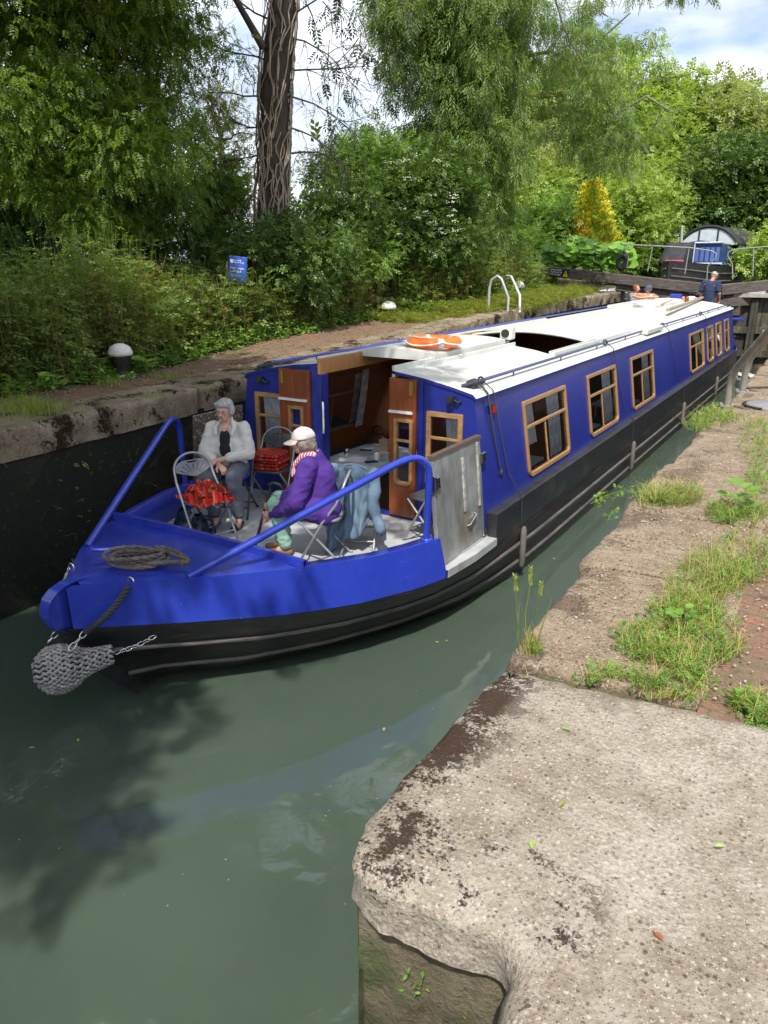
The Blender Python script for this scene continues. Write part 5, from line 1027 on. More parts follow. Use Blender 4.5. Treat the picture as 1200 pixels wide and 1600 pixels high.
# ---------------------------------------------------------------- people
def fuse(name,prims,mat,parent,W4,vox=.008,sm=3,amp=0,freq=20,label=None,dec=0):
    mb=MB()
    for pr in prims:
        if pr[0]=='c':
            _,a,ra,b,rb=pr; a=Vector(a);b=Vector(b); d=b-a; n=14; q=d.to_track_quat('Z','Y').to_matrix(); L=d.length; prof=[]
            for k in range(6): t=-PI/2+k*PI/12; prof.append((max(1e-4,ra*math.cos(t)),ra*math.sin(t)))
            prof.append((ra,0)) ; prof.append((rb,L))
            for k in range(1,7): t=k*PI/12; prof.append((max(1e-4,rb*math.cos(t)),L+rb*math.sin(t)))
            mb.lathe(prof,n,a,M=q,cap=True)
        else:
            _,c,r,*o=pr; mb.ball(c,1,18,sc=r,M=(o[0] if o else None))
    me=bpy.data.meshes.new('tmp'); me.from_pydata([tuple(v) for v in mb.v],[],mb.f); bm=bmesh.new(); bm.from_mesh(me); bmesh.ops.remove_doubles(bm,verts=bm.verts,dist=1e-5); bmesh.ops.recalc_face_normals(bm,faces=bm.faces); bm.to_mesh(me); bm.free()
    o=bpy.data.objects.new('tmp',me); COL.objects.link(o); r=o.modifiers.new('r','REMESH'); r.mode='VOXEL'; r.voxel_size=vox; s=o.modifiers.new('s','SMOOTH'); s.factor=.5; s.iterations=sm
    bpy.context.view_layer.update(); m2=bpy.data.meshes.new_from_object(o.evaluated_get(bpy.context.evaluated_depsgraph_get())); bpy.data.objects.remove(o); bpy.data.meshes.remove(me)
    if amp:
        bm=bmesh.new(); bm.from_mesh(m2); bm.normal_update()
        for v in bm.verts: q_=Vector((v.co.x,v.co.y,v.co.z*1.7)); v.co+=v.normal*amp*(.8*noise.noise(v.co*freq)+.9*(.35-abs(noise.noise(q_*freq*.9+Vector((3,1,7)))))*1.6+.35*noise.noise(v.co*freq*2.6))
        bm.to_mesh(m2); bm.free()
    off=WL[parent.name]; m2.transform(Matrix.Translation(-off)@W4); m2.materials.clear(); m2.materials.append(mat); m2.polygons.foreach_set('use_smooth',[True]*len(m2.polygons)); m2.update()
    x=bpy.data.objects.new(name,m2); COL.objects.link(x); x.parent=parent; WL[x.name]=off
    if label: x['label']=label
    return x
def skin(c): 
    s=NT('skin'); n=s.noise(30,4,.6); s.color(s.ramp(n,[(.3,dk(c,.85)),(.7,dk(c,1.1))])); s.set(rough=.5,sss=.12); s.b.inputs['Subsurface Radius'].default_value=(.012,.005,.003); return s.mat
def hand(P,wr,dirv,side_,curl=.6,palm=None,sc=1.):
    """palm, four bent fingers and a thumb, from wrist wr towards dirv"""
    d=Vector(dirv).normalized(); n=Vector(palm or (0,0,-1)); n=(n-d*n.dot(d)).normalized(); s=d.cross(n)*side_; wr=Vector(wr); out=[('c',wr,.025*sc,wr+d*.045*sc,.031*sc),('c',wr+d*.03*sc+s*.018*sc,.019*sc,wr+d*.075*sc+s*.022*sc,.016*sc),('c',wr+d*.03*sc-s*.018*sc,.019*sc,wr+d*.075*sc-s*.020*sc,.015*sc)]
    for i,(o,L) in enumerate(((.030,.062),(.011,.072),(-.009,.068),(-.028,.052))):
        a=wr+d*.078*sc+s*o*sc; b=a+(d*math.cos(curl*.5)+n*math.sin(curl*.5))*L*.5*sc; c=b+(d*math.cos(curl*1.6)+n*math.sin(curl*1.6))*L*.55*sc; out+=[('c',a,.0105*sc,b,.0095*sc),('c',b,.0095*sc,c,.0078*sc)]
    a=wr+d*.025*sc+s*.03*sc; b=a+(d*.6+s*.6+n*.3).normalized()*.04*sc; c=b+(d*.8+s*.1+n*.55).normalized()*.032*sc; out+=[('c',a,.014*sc,b,.0115*sc),('c',b,.0115*sc,c,.0095*sc)]
    return out
def head(c,f=(0,1,0),tilt=0):
    """skull, jaw, nose, brow, ears; c centre of the skull"""
    q=Vector(f).normalized().to_track_quat('Y','Z').to_matrix(); c=Vector(c); P=lambda x,y,z:c+q@Vector((x,y,z))
    return P,q,[('e',P(0,-.012,.012),(.073,.092,.092),q),('e',P(0,.030,-.045),(.056,.058,.062),q),('e',P(0,.058,-.078),(.026,.024,.022),q),('c',P(0,.085,.012),.008,P(0,.108,-.022),.0135),('e',P(.012,.098,-.026),(.009,.008,.008),q),('e',P(-.012,.098,-.026),(.009,.008,.008),q),
      ('c',P(-.036,.073,.024),.010,P(.036,.073,.024),.010),('e',P(.038,.062,-.022),(.021,.02,.02),q),('e',P(-.038,.062,-.022),(.021,.02,.02),q),('e',P(0,.083,-.053),(.024,.012,.012),q),('e',P(.075,-.008,-.01),(.011,.017,.028),q),('e',P(-.075,-.008,-.01),(.011,.017,.028),q)]
def face(t,W4,P,q,glasses=False,lips=(.35,.10,.09)):
    w=lambda v:W4@v
    for s in (-1,1):
        mb=MB(); mb.ball(w(P(s*.032,.079,.006)),.0095,8,sc=(1.2,.8,.75)); mb.ball(w(P(s*.032,.0865,.006)),.0048,8,m=1); mb.build('eye',[MEYE,MPUP],t)
    mb=MB(); mb.tube([w(P(-.022,.088,-.050)),w(P(-.008,.0955,-.047)),w(P(.008,.0955,-.047)),w(P(.022,.088,-.050))],[.003,.0055,.0055,.003],6); mb.build('lips',M('lips',lips,.5),t)
    if glasses:
        mb=MB()
        for s in (-1,1):
            mb.tube([w(P(s*.034+.024*math.cos(a),.101,.004+.018*math.sin(a))) for a in np.linspace(0,2*PI,17)[:-1]],.0018,5,closed=True); mb.tube([w(P(s*.058,.100,.008)),w(P(s*.074,.04,.008)),w(P(s*.080,-.01,.004))],.0018,5)
        mb.tube([w(P(-.010,.102,.008)),w(P(.010,.102,.008))],.0018,5); mb.build('glasses',MDT,t)
MEYE=M('eye_white',(.6,.58,.55),.3,0,.02); MPUP=M('pupil',(.02,.015,.012),.2)
def WM(p,f): f=Vector(f).normalized(); m=Matrix(((f[1],f[0],0,0),(-f[0],f[1],0,0),(0,0,1,0),(0,0,0,1))); m.translation=Vector(p); return m
def legs(K,r0=.085,r1=.06,r2=.042,grow=0,lo=1.0):
    o=[]
    for s in (-1,1):
        h,k,a=K['hip'][s],K['knee'][s],K['ank'][s]; a2=Vector(k)+(Vector(a)-Vector(k))*lo; rr2=r1+(r2-r1)*lo; o+=[('c',h,r0+grow,k,r1+grow),('c',k,r1+grow,a2,rr2+grow)]
    return o
def shoes(t,W4,K,mat,f=(0,1,0)):
    for s in (-1,1):
        a=Vector(K['ank'][s]); f=Vector(f).normalized(); fuse('shoe',[('c',a+Vector((0,0,-.055))-f*.03,.034,a+f*.06-Vector((0,0,.06)),.036),('c',a+f*.06-Vector((0,0,.06)),.036,a+f*.15-Vector((0,0,.064)),.028)],mat,t,W4,.008,2)
# --- woman in the white jacket
def woman_white():
    p,f=CL; t=thing('person','seated person with short grey hair, glasses and a cream white jacket, hands in lap','person',tuple(p)); W4=WM(p,f)
    K=dict(hip={-1:(-.09,.0,.53),1:(.09,.0,.53)},knee={-1:(-.17,.41,.52),1:(.13,.43,.50)},ank={-1:(-.22,.45,.10),1:(.02,.46,.10)})
    hd,q,HP=head((0,.075,1.135),(.10,1,-.10)); sh={s:(s*.165,.0,.94) for s in (-1,1)}; el={s:(s*.245,.09,.70) for s in (-1,1)}; wr={-1:(.035,.30,.66),1:(.02,.30,.615)}
    body=HP+[('c',(0,.02,.96),.055,(0,.055,1.08),.050),('c',(0,0,.60),.10,(0,-.01,.86),.09),('e',(0,-.005,.9),(.13,.06,.075))]+legs(K,.075,.052,.036)
    for s in (-1,1): body+=[('c',sh[s],.05,el[s],.042),('c',el[s],.040,wr[s],.027),('c',K['ank'][s],.036,Vector(K['ank'][s])+Vector((0,.08,-.055)),.03)]
    body+=hand(None,wr[-1],(.75,.35,-.25),1,.7)+hand(None,wr[1],(-.6,.45,-.2),-1,.8)
    fuse('body',body,skin((.62,.36,.27)),t,W4,.0065,2); face(t,W4,hd,q,True)
    hair=[('e',hd(0,-.030,.035),(.088,.088,.088),q),('e',hd(0,.02,.075),(.072,.068,.042),q),('e',hd(.068,-.02,.005),(.028,.048,.058),q),('e',hd(-.068,-.02,.005),(.028,.048,.058),q),('e',hd(0,-.07,-.02),(.07,.045,.07),q),('e',hd(-.045,.055,.075),(.04,.025,.026),q),('e',hd(.04,.055,.078),(.04,.025,.024),q)]
    fuse('hair',hair,M('grey_hair',(.36,.35,.335),.7,0,.4,30,.006,90,stretch=(1,1,.4)),t,W4,.008,1,.009,55)
    mj=M('cream_white_jacket',(.62,.60,.54),.85,0,.05,8,.004,30)
    jk_=[('c',(0,-.01,.56),.16,(0,-.01,.80),.15),('c',(0,-.01,.80),.15,(0,-.01,.90),.125),('c',(-.12,-.01,.93),.068,(.12,-.01,.93),.068)]
    for s in (-1,1): w=Vector(el[s])+(Vector(wr[s])-Vector(el[s]))*.62; jk_+=[('c',sh[s],.074,el[s],.064),('c',el[s],.062,w,.052)]; jk_+=[('c',(s*.11,.05,.54),.08,(s*.12,.06,.78),.075)]
    fuse('jacket',jk_,mj,t,W4,.010,2,.010,12)
    for s in (-1,1):
        fuse('collar',[('c',(s*.05,.02,1.035),.016,(s*.10,.10,.965),.022),('c',(s*.10,.10,.965),.024,(s*.085,.135,.90),.018),('c',(s*.05,.02,1.035),.018,(s*.02,-.05,1.04),.018)],mj,t,W4,.007,2,.003,40)
    fuse('black_top',[('e',(0,.115,.84),(.058,.060,.115)),('e',(0,.13,.74),(.062,.055,.09))],M('black_top',(.012,.012,.014),.9),t,W4,.008,2)
    fuse('neckline',[('e',(0,.085,.955),(.042,.055,.05)),('c',(0,.12,.93),.03,(0,.135,.895),.016)],skin((.62,.36,.27)),t,W4,.007,2)
    mt=M('slate_grey_trousers',(.11,.125,.15),.9,0,.08,6,.004,40)
    fuse('trousers',[('c',(-.06,-.02,.52),.13,(.06,-.02,.52),.13)]+legs(K,.105,.082,.062,0,.86),mt,t,W4,.010,3,.008,13); shoes(t,W4,K,MBLK,(.15,1,0))
woman_white()
# --- woman in the purple jacket
def ony(x,y,Y): d=ray(x,y); return Vector((0,0,CAMZ))+d*(Y/d.y)
def woman_purple():
    p,f=CPp; t=thing('person','seated person in purple jacket and pale pink cap, holding a black walking stick','person',tuple(p)); W4=WM(p+Vector((f[0],f[1],0))*.05,f); Wi=W4.inverted()
    SB=onz(394,870,.685); ST=ony(423,762,4.93); ld=lambda v:Wi@v
    st=thing('walking_stick','black walking stick held by the person in purple','walking stick',tuple(SB)); d=(ST-SB)
    mb=MB(); mb.tube([SB,SB+d*.03,SB+d*.97],[.020,.014,.016],8); mb.build('shaft',MBLK,st)
    mb=MB(); e=Vector((-f[0],-f[1],0)).normalized(); mb.tube([SB+d*.95,ST,ST+e*-.015+Vector((0,0,.03)),ST+e*.03+Vector((0,0,.045)),ST+e*.085+Vector((0,0,.03)),ST+e*.11+Vector((0,0,-.01))],[.012,.014,.015,.016,.015,.012],8); mb.build('handle',MBLK,st,label='black crook handle')
    mb=MB(); mb.tube([SB+d*.62+Vector((.02,-.02,0)),SB+d*.5+Vector((.03,-.03,-.04)),SB+d*.36+Vector((.028,-.02,-.02))],.005,5); mb.build('wrist_loop',M('pink_cord',(.7,.2,.3),.7),st)
    h1=ld(SB+d*.60); h2=ld(SB+d*.74)
    K=dict(hip={-1:(-.09,.0,.53),1:(.09,.0,.53)},knee={-1:(.04,.37,.50),1:(.19,.38,.50)},ank={-1:(.06,.30,.10),1:(.19,.36,.10)})
    hd,q,HP=head((0,.10,1.10),(0,1,-.16)); sh={s:(s*.165,.03,.92) for s in (-1,1)}; el={-1:(-.23,.12,.62),1:(.22,.14,.66)}; wr={-1:h1+Vector((-.025,-.085,.01)),1:h2+Vector((.03,-.09,.01))}
    body=HP+[('c',(0,.02,.94),.055,(0,.07,1.04),.050),('c',(0,0,.60),.14,(0,.0,.86),.13)]+legs(K,.075,.052,.036)
    for s in (-1,1): body+=[('c',sh[s],.05,el[s],.042),('c',el[s],.040,wr[s],.027),('c',K['ank'][s],.036,Vector(K['ank'][s])+Vector((0,.08,-.055)),.03)]
    body+=hand(None,wr[-1],(.2,1,-.05),1,1.3,(1,0,-.2))+hand(None,wr[1],(-.2,1,-.1),-1,1.3,(-1,0,-.3))
    fuse('body',body,skin((.60,.34,.25)),t,W4,.0065,2); face(t,W4,hd,q,False)
    hair=[('e',hd(0,-.045,.0),(.085,.072,.085),q),('e',hd(.062,-.015,-.022),(.028,.048,.058),q),('e',hd(-.062,-.015,-.022),(.028,.048,.058),q),('e',hd(0,-.075,-.045),(.07,.045,.05),q)]
    fuse('hair',hair,M('grey_brown_hair',(.30,.24,.185),.7,0,.35,30,.005,90),t,W4,.008,2,.006,38)
    mc=M('pale_cream_cap',(.70,.60,.54),.9,0,.05)
    mb=MB(); w=lambda v:W4@v
    mb.grid(lambda u,v:(lambda a,b:w(hd(.089*math.sin(b)*math.cos(a),-.015+.105*math.sin(b)*math.sin(a),.035+.090*math.cos(b))))(u*2*PI,v*PI/2*1.06),32,10)
    mb.grid(lambda u,v:(lambda a:w(hd((.086+.004*v)*math.cos(a),-.015+.100*math.sin(a)+.085*v*math.sin(a)**.6,.034-.022*v+.012*v*(math.sin(a)-.7)*-1-.025*v*abs(math.cos(a))**1.5)))(PI*(.08+.84*u)),20,5)
    mb.ball(w(hd(0,-.015,.126)),.007,6); mb.build('cap',mc,t,solid=.003,fixn=False)
    mj=M('purple_jacket',(.058,.019,.195),.9,0,.1,6,.005,25)
    jk_=[('c',(0,-.03,.56),.165,(0,-.03,.80),.155),('c',(0,-.02,.80),.155,(0,.01,.88),.135),('c',(-.12,.02,.915),.078,(.12,.02,.915),.078),('c',(-.08,.1,.5),.10,(.1,.1,.5),.10),('c',(-.05,.05,.52),.115,(0,.24,.52),.105),('c',(.09,.05,.52),.11,(.15,.24,.52),.10),('c',(-.10,-.10,.48),.12,(.10,-.10,.48),.12),('c',(-.12,-.02,.52),.125,(-.08,.18,.52),.115),('c',(.12,-.02,.52),.125,(.12,.18,.52),.115)]
    for s in (-1,1): w_=Vector(el[s])+(Vector(wr[s])-Vector(el[s]))*.90; jk_+=[('c',sh[s],.085,el[s],.078),('c',el[s],.076,w_,.052)]
    fuse('jacket',jk_,mj,t,W4,.010,3,.008,11)
    for z in (.80,.70,.60):
        mb=MB(); mb.ball(w(Vector((-.035,.155+(.8-z)*.25,z))),.008,8); mb.build('button',M('grey_button',(.35,.3,.4),.3),t)
    ms=NT('pink_white_scarf'); _w=ms.n('ShaderNodeTexWave'); _w.inputs['Scale'].default_value=14; ms.l(ms.co,_w.inputs[0]); ms.color(ms.ramp(_w.outputs['Fac'],[(.45,(.75,.62,.60)),(.62,(.55,.03,.10))])); ms.set(rough=.9)
    fuse('scarf',[('c',(-.055,.0,1.0),.028,(-.06,.09,.985),.03),('c',(.055,.0,1.0),.028,(.06,.09,.985),.03),('c',(-.06,.09,.985),.03,(-.03,.165,.90),.024),('c',(.06,.09,.985),.03,(0,.165,.90),.024),('c',(-.03,.165,.90),.022,(-.03,.19,.80),.016)],ms.mat,t,W4,.008,2,.006,30)
    fuse('trousers',[('c',(-.06,-.02,.50),.10,(.06,-.02,.50),.10)]+legs(K,.085,.083,.068,0,.93),M('mint_green_trousers',(.25,.42,.33),.9,0,.08,6,.004,30),t,W4,.010,3,.009,14); shoes(t,W4,K,M('tan_shoe',(.25,.11,.06),.6),(0,1,0))
woman_purple()
# --- people at the stern
mb=MB(); mb.box(BX-1.55,BX+.4,23.58,24.3,.70,1.60); mb.build('stern_seat_box',MBD,NB,bevel=.01); mb=MB(); mb.box(BX+.42,BX+1.0,23.6,24.4,.70,1.30); mb.build('steering_step',MBD,NB,bevel=.01)
def stern_man():
    p=Vector((-3.68,24.0,1.30)); f=(.25,.97); t=thing('person','standing person at the stern seen from behind in navy t-shirt and patterned cap','person',tuple(p)); W4=WM(p,f)
    K=dict(hip={s:(s*.09,0,.90) for s in (-1,1)},knee={s:(s*.11,.02,.50) for s in (-1,1)},ank={s:(s*.12,0,.09) for s in (-1,1)})
    hd,q,HP=head((.03,.10,1.60),(.7,1,-.45)); sh={s:(s*.19,.02,1.40) for s in (-1,1)}; el={-1:(-.27,-.02,1.12),1:(.27,.02,1.12)}; wr={-1:(-.27,.10,.88),1:(.25,.14,.90)}
    body=HP+[('c',(0,.02,1.42),.06,(.02,.07,1.53),.055),('c',(0,0,.95),.14,(0,0,1.3),.15),('c',(-.1,0,1.36),.09,(.1,0,1.36),.09)]+legs(K,.08,.06,.045)
    for s in (-1,1): body+=[('c',sh[s],.055,el[s],.048),('c',el[s],.045,wr[s],.030),('c',K['ank'][s],.04,Vector(K['ank'][s])+Vector((0,.12,-.05)),.035)]+hand(None,wr[s],(0,.3,-1),-s,.5,(-s,0,0))
    fuse('body',body,skin((.55,.26,.17)),t,W4,.009,2); face(t,W4,hd,q)
    tee=[('c',(0,0,.93),.165,(0,0,1.18),.165),('c',(0,0,1.18),.17,(0,.0,1.30),.165),('c',(-.13,0,1.38),.085,(.13,0,1.38),.085)]
    for s in (-1,1): tee+=[('c',sh[s],.085,Vector(sh[s]).lerp(Vector(el[s]),.75),.078)]
    fuse('tshirt',tee,M('navy_tshirt',(.022,.035,.085),.9,0,.1),t,W4,.012,3,.010,12)
    fuse('trousers',[('c',(-.05,0,.90),.13,(.05,0,.90),.13)]+legs(K,.10,.08,.065,0,.9),M('dark_jeans',(.03,.04,.07),.9),t,W4,.014,3,.006,12); shoes(t,W4,K,MBLK)
    s=NT('patterned_cap'); v=s.noise(40,3,.6); s.color(s.ramp(v,[(.42,(.06,.09,.08)),(.5,(.55,.58,.56)),(.62,(.12,.2,.2))],'CONSTANT')); mb=MB(); w=lambda v:W4@v
    mb.grid(lambda u,v:(lambda a,b:w(hd(.086*math.sin(b)*math.cos(a),-.015+.10*math.sin(b)*math.sin(a),.03+.088*math.cos(b))))(u*2*PI,v*PI/2*1.1),24,8)
    mb.grid(lambda u,v:(lambda a:w(hd(.084*math.cos(a),-.015+.095*math.sin(a)+.07*v*math.sin(a),.03-.02*v)))(PI*(.1+.8*u)),14,3); mb.build('cap',s.mat,t,solid=.003,fixn=False)
stern_man()
def stern_sitter(p,f,lab,hairm,topm,capm=None):
    t=thing('person',lab,'person',tuple(p)); W4=WM(p,f)
    K=dict(hip={s:(s*.09,0,.12) for s in (-1,1)},knee={s:(s*.12,.40,.10) for s in (-1,1)},ank={s:(s*.12,.44,-.20) for s in (-1,1)})
    hd,q,HP=head((0,.08,.72),(0,1,-.1)); sh={s:(s*.16,.02,.52) for s in (-1,1)}; el={s:(s*.23,.12,.28) for s in (-1,1)}; wr={s:(s*.08,.30,.27) for s in (-1,1)}
    body=HP+[('c',(0,.02,.54),.055,(0,.05,.64),.05),('c',(0,0,.18),.13,(0,0,.45),.13)]+legs(K,.08,.055,.04)
    for s in (-1,1): body+=[('c',sh[s],.05,el[s],.042),('c',el[s],.04,wr[s],.028)]+hand(None,wr[s],(-s*.6,.6,-.2),-s,.7)
    fuse('body',body,skin((.52,.26,.18)),t,W4,.009,2); face(t,W4,hd,q)
    tp_=[('c',(0,0,.16),.16,(0,0,.42),.155),('c',(-.12,0,.50),.08,(.12,0,.50),.08)]
    for s in (-1,1): tp_+=[('c',sh[s],.08,el[s],.068),('c',el[s],.065,Vector(el[s]).lerp(Vector(wr[s]),.8),.05)]
    fuse('top',tp_,topm,t,W4,.012,3,.010,12); fuse('trousers',[('c',(-.05,0,.12),.12,(.05,0,.12),.12)]+legs(K,.10,.08,.06,0,.9),M('dark_trousers',(.04,.045,.06),.9),t,W4,.014,2)
    fuse('hair',[('e',hd(0,-.035,.03),(.088,.085,.088),q),('e',hd(.06,-.02,-.02),(.03,.05,.07),q),('e',hd(-.06,-.02,-.02),(.03,.05,.07),q),('e',hd(0,-.085,.03 if capm is None else -.02),(.05,.05,.05),q)],hairm,t,W4,.009,2,.008,30)
    if capm:
        mb=MB(); w=lambda v:W4@v; mb.grid(lambda u,v:(lambda a,b:w(hd(.09*math.sin(b)*math.cos(a),-.015+.105*math.sin(b)*math.sin(a),.035+.085*math.cos(b))))(u*2*PI,v*PI/2*1.1),24,8)
        mb.grid(lambda u,v:(lambda a:w(hd(.088*math.cos(a),-.015+.10*math.sin(a)+.08*v*math.sin(a),.03-.02*v)))(PI*(.1+.8*u)),14,3); mb.build('cap',capm,t,solid=.003,fixn=False)
stern_sitter(Vector((-5.83,23.95,1.80)),(.9,-.2),'seated person with red brown tied hair at the far end of the boat',M('auburn_hair',(.20,.055,.025),.7,0,.3),M('grey_cardigan',(.20,.21,.24),.9))
stern_sitter(Vector((-5.36,23.98,1.78)),(-.55,-.75),'seated person in a blue flat cap beside the red haired one at the stern',M('short_hair',(.12,.1,.08),.7),M('pale_shirt',(.5,.5,.5),.9),M('blue_flat_cap',(.05,.09,.16),.9))
_at0=at
def at(px,py,D): return _at0(px,py,D*1.2 if 10.9<D<22.9 else D)
# ---------------------------------------------------------------- vegetation
def m_leaf(name,c,var=.35,hue=(1.25,1.1,.6),trans=.35,rough=.5,sc=.9):
    s=NT(name).geo(); g=s.n('ShaderNodeNewGeometry'); rnd=g.outputs['Random Per Island']; big=s.noise(sc,3,.5)
    col=s.ramp(rnd,[(0.,dk(c,1-var)),(.55,c),(1.,tuple(min(1,a*b*(1+var*.5)) for a,b in zip(c,hue)))]); col=s.mix(s.ramp(big,[(.38,0.),(.62,.6)]),col,tuple(a*b for a,b in zip(c,hue)))
    s.color(col); s.set(rough=rough,spec=.35); t=s.n('ShaderNodeBsdfTranslucent'); s.l(s.mix(1.,col,(1.3,1.35,.55),'MULTIPLY'),t.inputs[0]); m=s.n('ShaderNodeMixShader'); m.inputs[0].default_value=trans
    s.l(s.b.outputs[0],m.inputs[1]); s.l(t.outputs[0],m.inputs[2]); s.l(m.outputs[0],s.out.inputs[0]); return s.mat
LEAF=(np.array([(0,0,0),(.45,.24,.05),(1,0,-.06),(.45,-.24,.05)],float),np.array([(0,1,2,3)]))
def combo(parts):
    V=[];F=[];b=0
    for (v,f),T in parts:
        v2=v@T[:3,:3].T+T[:3,3]; V.append(v2);F.append(f+b);b+=len(v)
    return np.vstack(V),np.vstack(F)
def T4(x,y,z,rz=0,ry=0,s=1,sy=1):
    cz,sz,cy,sy_=math.cos(rz),math.sin(rz),math.cos(ry),math.sin(ry)
    Rz=np.array([[cz,-sz,0],[sz,cz,0],[0,0,1]]);Ry=np.array([[cy,0,sy_],[0,1,0],[-sy_,0,cy]]); m=np.eye(4); m[:3,:3]=Rz@Ry@np.diag([s,s*sy,s]); m[:3,3]=(x,y,z); return m
PIN=combo([(LEAF,T4(.25+.2*i,0,-.02*i*i,sd*1.05,.25,.42,.8)) for i in range(4) for sd in (-1,1)]+[(LEAF,T4(.95,0,-.2,0,.3,.42,.8))])
SPR=combo([(LEAF,T4(.15+.14*i,0,0,(1 if i%2 else -1)*(.9-.05*i),.2*((i*7)%3-1),.40,1.1)) for i in range(6)])
NAR=combo([(LEAF,T4(.12*i,0,-.01*i*i,(1 if i%2 else -1)*.6,.25,.45,.42)) for i in range(7)])
BRD=(np.array([(0,0,0),(.3,.42,.06),(.8,.36,.0),(1,0,-.12),(.8,-.36,.0),(.3,-.42,.06)],float),None)
BRD=(BRD[0],np.array([(0,1,2,3),(0,3,4,5)]))
def scatter(tpl,pos,dirs,scale,up=None):
    V,F=tpl; n=len(pos); d=dirs/np.linalg.norm(dirs,axis=1,keepdims=True); r=RN.normal(size=(n,3)) if up is None else up+RN.normal(size=(n,3))*.35
    y=np.cross(r,d); y/=np.linalg.norm(y,axis=1,keepdims=True)+1e-9; z=np.cross(d,y); s=np.asarray(scale).reshape(-1,1,1)
    P=(V[None,:,0:1]*d[:,None,:]+V[None,:,1:2]*y[:,None,:]+V[None,:,2:3]*z[:,None,:])*s+pos[:,None,:]
    return P.reshape(-1,3),(F[None]+(np.arange(n)*len(V))[:,None,None]).reshape(-1,F.shape[1])
def clumps(ells,n,bias=.5):
    w=np.array([e[1][0]*e[1][1]*e[1][2] for e in ells])**(2/3); k=RN.choice(len(ells),n,p=w/w.sum()); d=RN.normal(size=(n,3)); d/=np.linalg.norm(d,axis=1,keepdims=True); r=RN.random(n)**bias
    C=np.array([e[0] for e in ells],float)[k]; Rr=np.array([e[1] for e in ells],float)[k]; return C+d*Rr*r[:,None]
UPV=np.array([0,0,1.])
def crown(ells,ncl,per,rc,size,tpl,droop=.35,bias=.5,flat=.7,keep=None):
    c=clumps(ells,ncl,bias)
    if keep is not None: c=c[[keep(p) for p in c]]
    rcs=rc*(.6+.8*RN.random(len(c))); N=len(c)*per; k=np.repeat(np.arange(len(c)),per); d=RN.normal(size=(N,3)); d/=np.linalg.norm(d,axis=1,keepdims=True)
    off=d*(RN.random(N)**.45)[:,None]*rcs[k][:,None]*np.array([1,1,flat]); pos=c[k]+off; dr=d*.8+RN.normal(size=(N,3))*.5-UPV*droop
    return c,scatter(tpl,pos,dr,size*(.7+.6*RN.random(N)),UPV*1.0)
MBARK=M('grey_brown_bark',(.12,.095,.07),.95,0,.35,7,.03,18,dirt=(.05,.045,.035),stretch=(2.5,2.5,.6)); MBARK2=M('dark_ivy_bark',(.062,.046,.035),.95,0,.4,8,.04,14,dirt=(.03,.026,.02),stretch=(3,3,.6)); MTWIG=M('pale_dead_twigs',(.30,.25,.19),.9,0,.2)
def wig(a,b,n,amp,seed=0):
    a=Vector(a);b=Vector(b);L=(b-a).length
    return [a+(b-a)*t+Vector((nz(t*3,seed,1),nz(t*3,seed,5),nz(t*3,seed,9)))*amp*L*math.sin(PI*min(1,t*1.0))**.5 if 0<t<1 else a+(b-a)*t for t in np.linspace(0,1,n)]
TREES='trees and shrubs behind the lock'
def tree(name,label,cat,path,r0,ells,ncl,per,rc,size,tpl,mat,droop=.35,nb=26,bark=None,bias=.5,r1=.05,group=None,extra=None,keep=None,flat=.7):
    base=Vector(path[0]); t=thing(name,label,cat,tuple(base),group); c,(V,F)=crown(ells,ncl,per,rc,size,tpl,droop,bias,flat,keep)
    npmesh('crown',V,F,mat,t); mb=MB(); pts=[]; path=[Vector(p) for p in path]
    for i in range(len(path)-1): pts+=wig(path[i],path[i+1],6,.06,i+r0)[:-1]
    pts.append(path[-1]); n=len(pts); mb.tube(pts,[r0*(1.25 if i==0 else 1)+(r1-r0)*i/(n-1) for i in range(n)],9); mb.build('trunk',bark or MBARK,t)
    if nb:
        mb=MB(); idx=RN.choice(len(c),min(nb,len(c)),replace=False)
        for j in idx:
            q=Vector(c[j]); k=min(range(n//4,n),key=lambda i:(pts[i]-q).length+max(0,pts[i].z-q.z+.3)*1.5); L=(q-pts[k]).length
            if L>.3: P=wig(pts[k],q,6,.12,j); rr0=min(.5*r0,.012+.014*L); mb.tube(P,[rr0*(1-.8*i/5) for i in range(6)],5)
        if mb.v: mb.build('branches',bark or MBARK,t)
    return t
E3=lambda px,py,D,rx,ry,rz_: (tuple(at(px,py,D)),tuple(q*(1.2 if 10.9<D<22.9 else 1) for q in (rx,ry,rz_)))
G=lambda px,D,z=1.9: Vector((*at(px,430,D)[:2],z))
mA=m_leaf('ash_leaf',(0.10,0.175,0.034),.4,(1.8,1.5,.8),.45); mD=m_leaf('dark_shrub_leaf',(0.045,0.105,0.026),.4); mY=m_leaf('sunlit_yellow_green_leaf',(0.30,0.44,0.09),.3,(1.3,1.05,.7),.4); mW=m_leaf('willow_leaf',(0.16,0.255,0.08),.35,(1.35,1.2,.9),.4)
mI=m_leaf('ivy_leaf',(0.08,0.155,0.04),.35,(1.6,1.3,1.),.2,.35); mB=m_leaf('bright_bush_leaf',(0.27,0.40,0.10),.35,(1.35,1.12,.9),.4); mHb=m_leaf('meadow_herb_leaf',(0.17,0.25,0.07),.45,(1.3,1.15,.9),.35,sc=1.4)
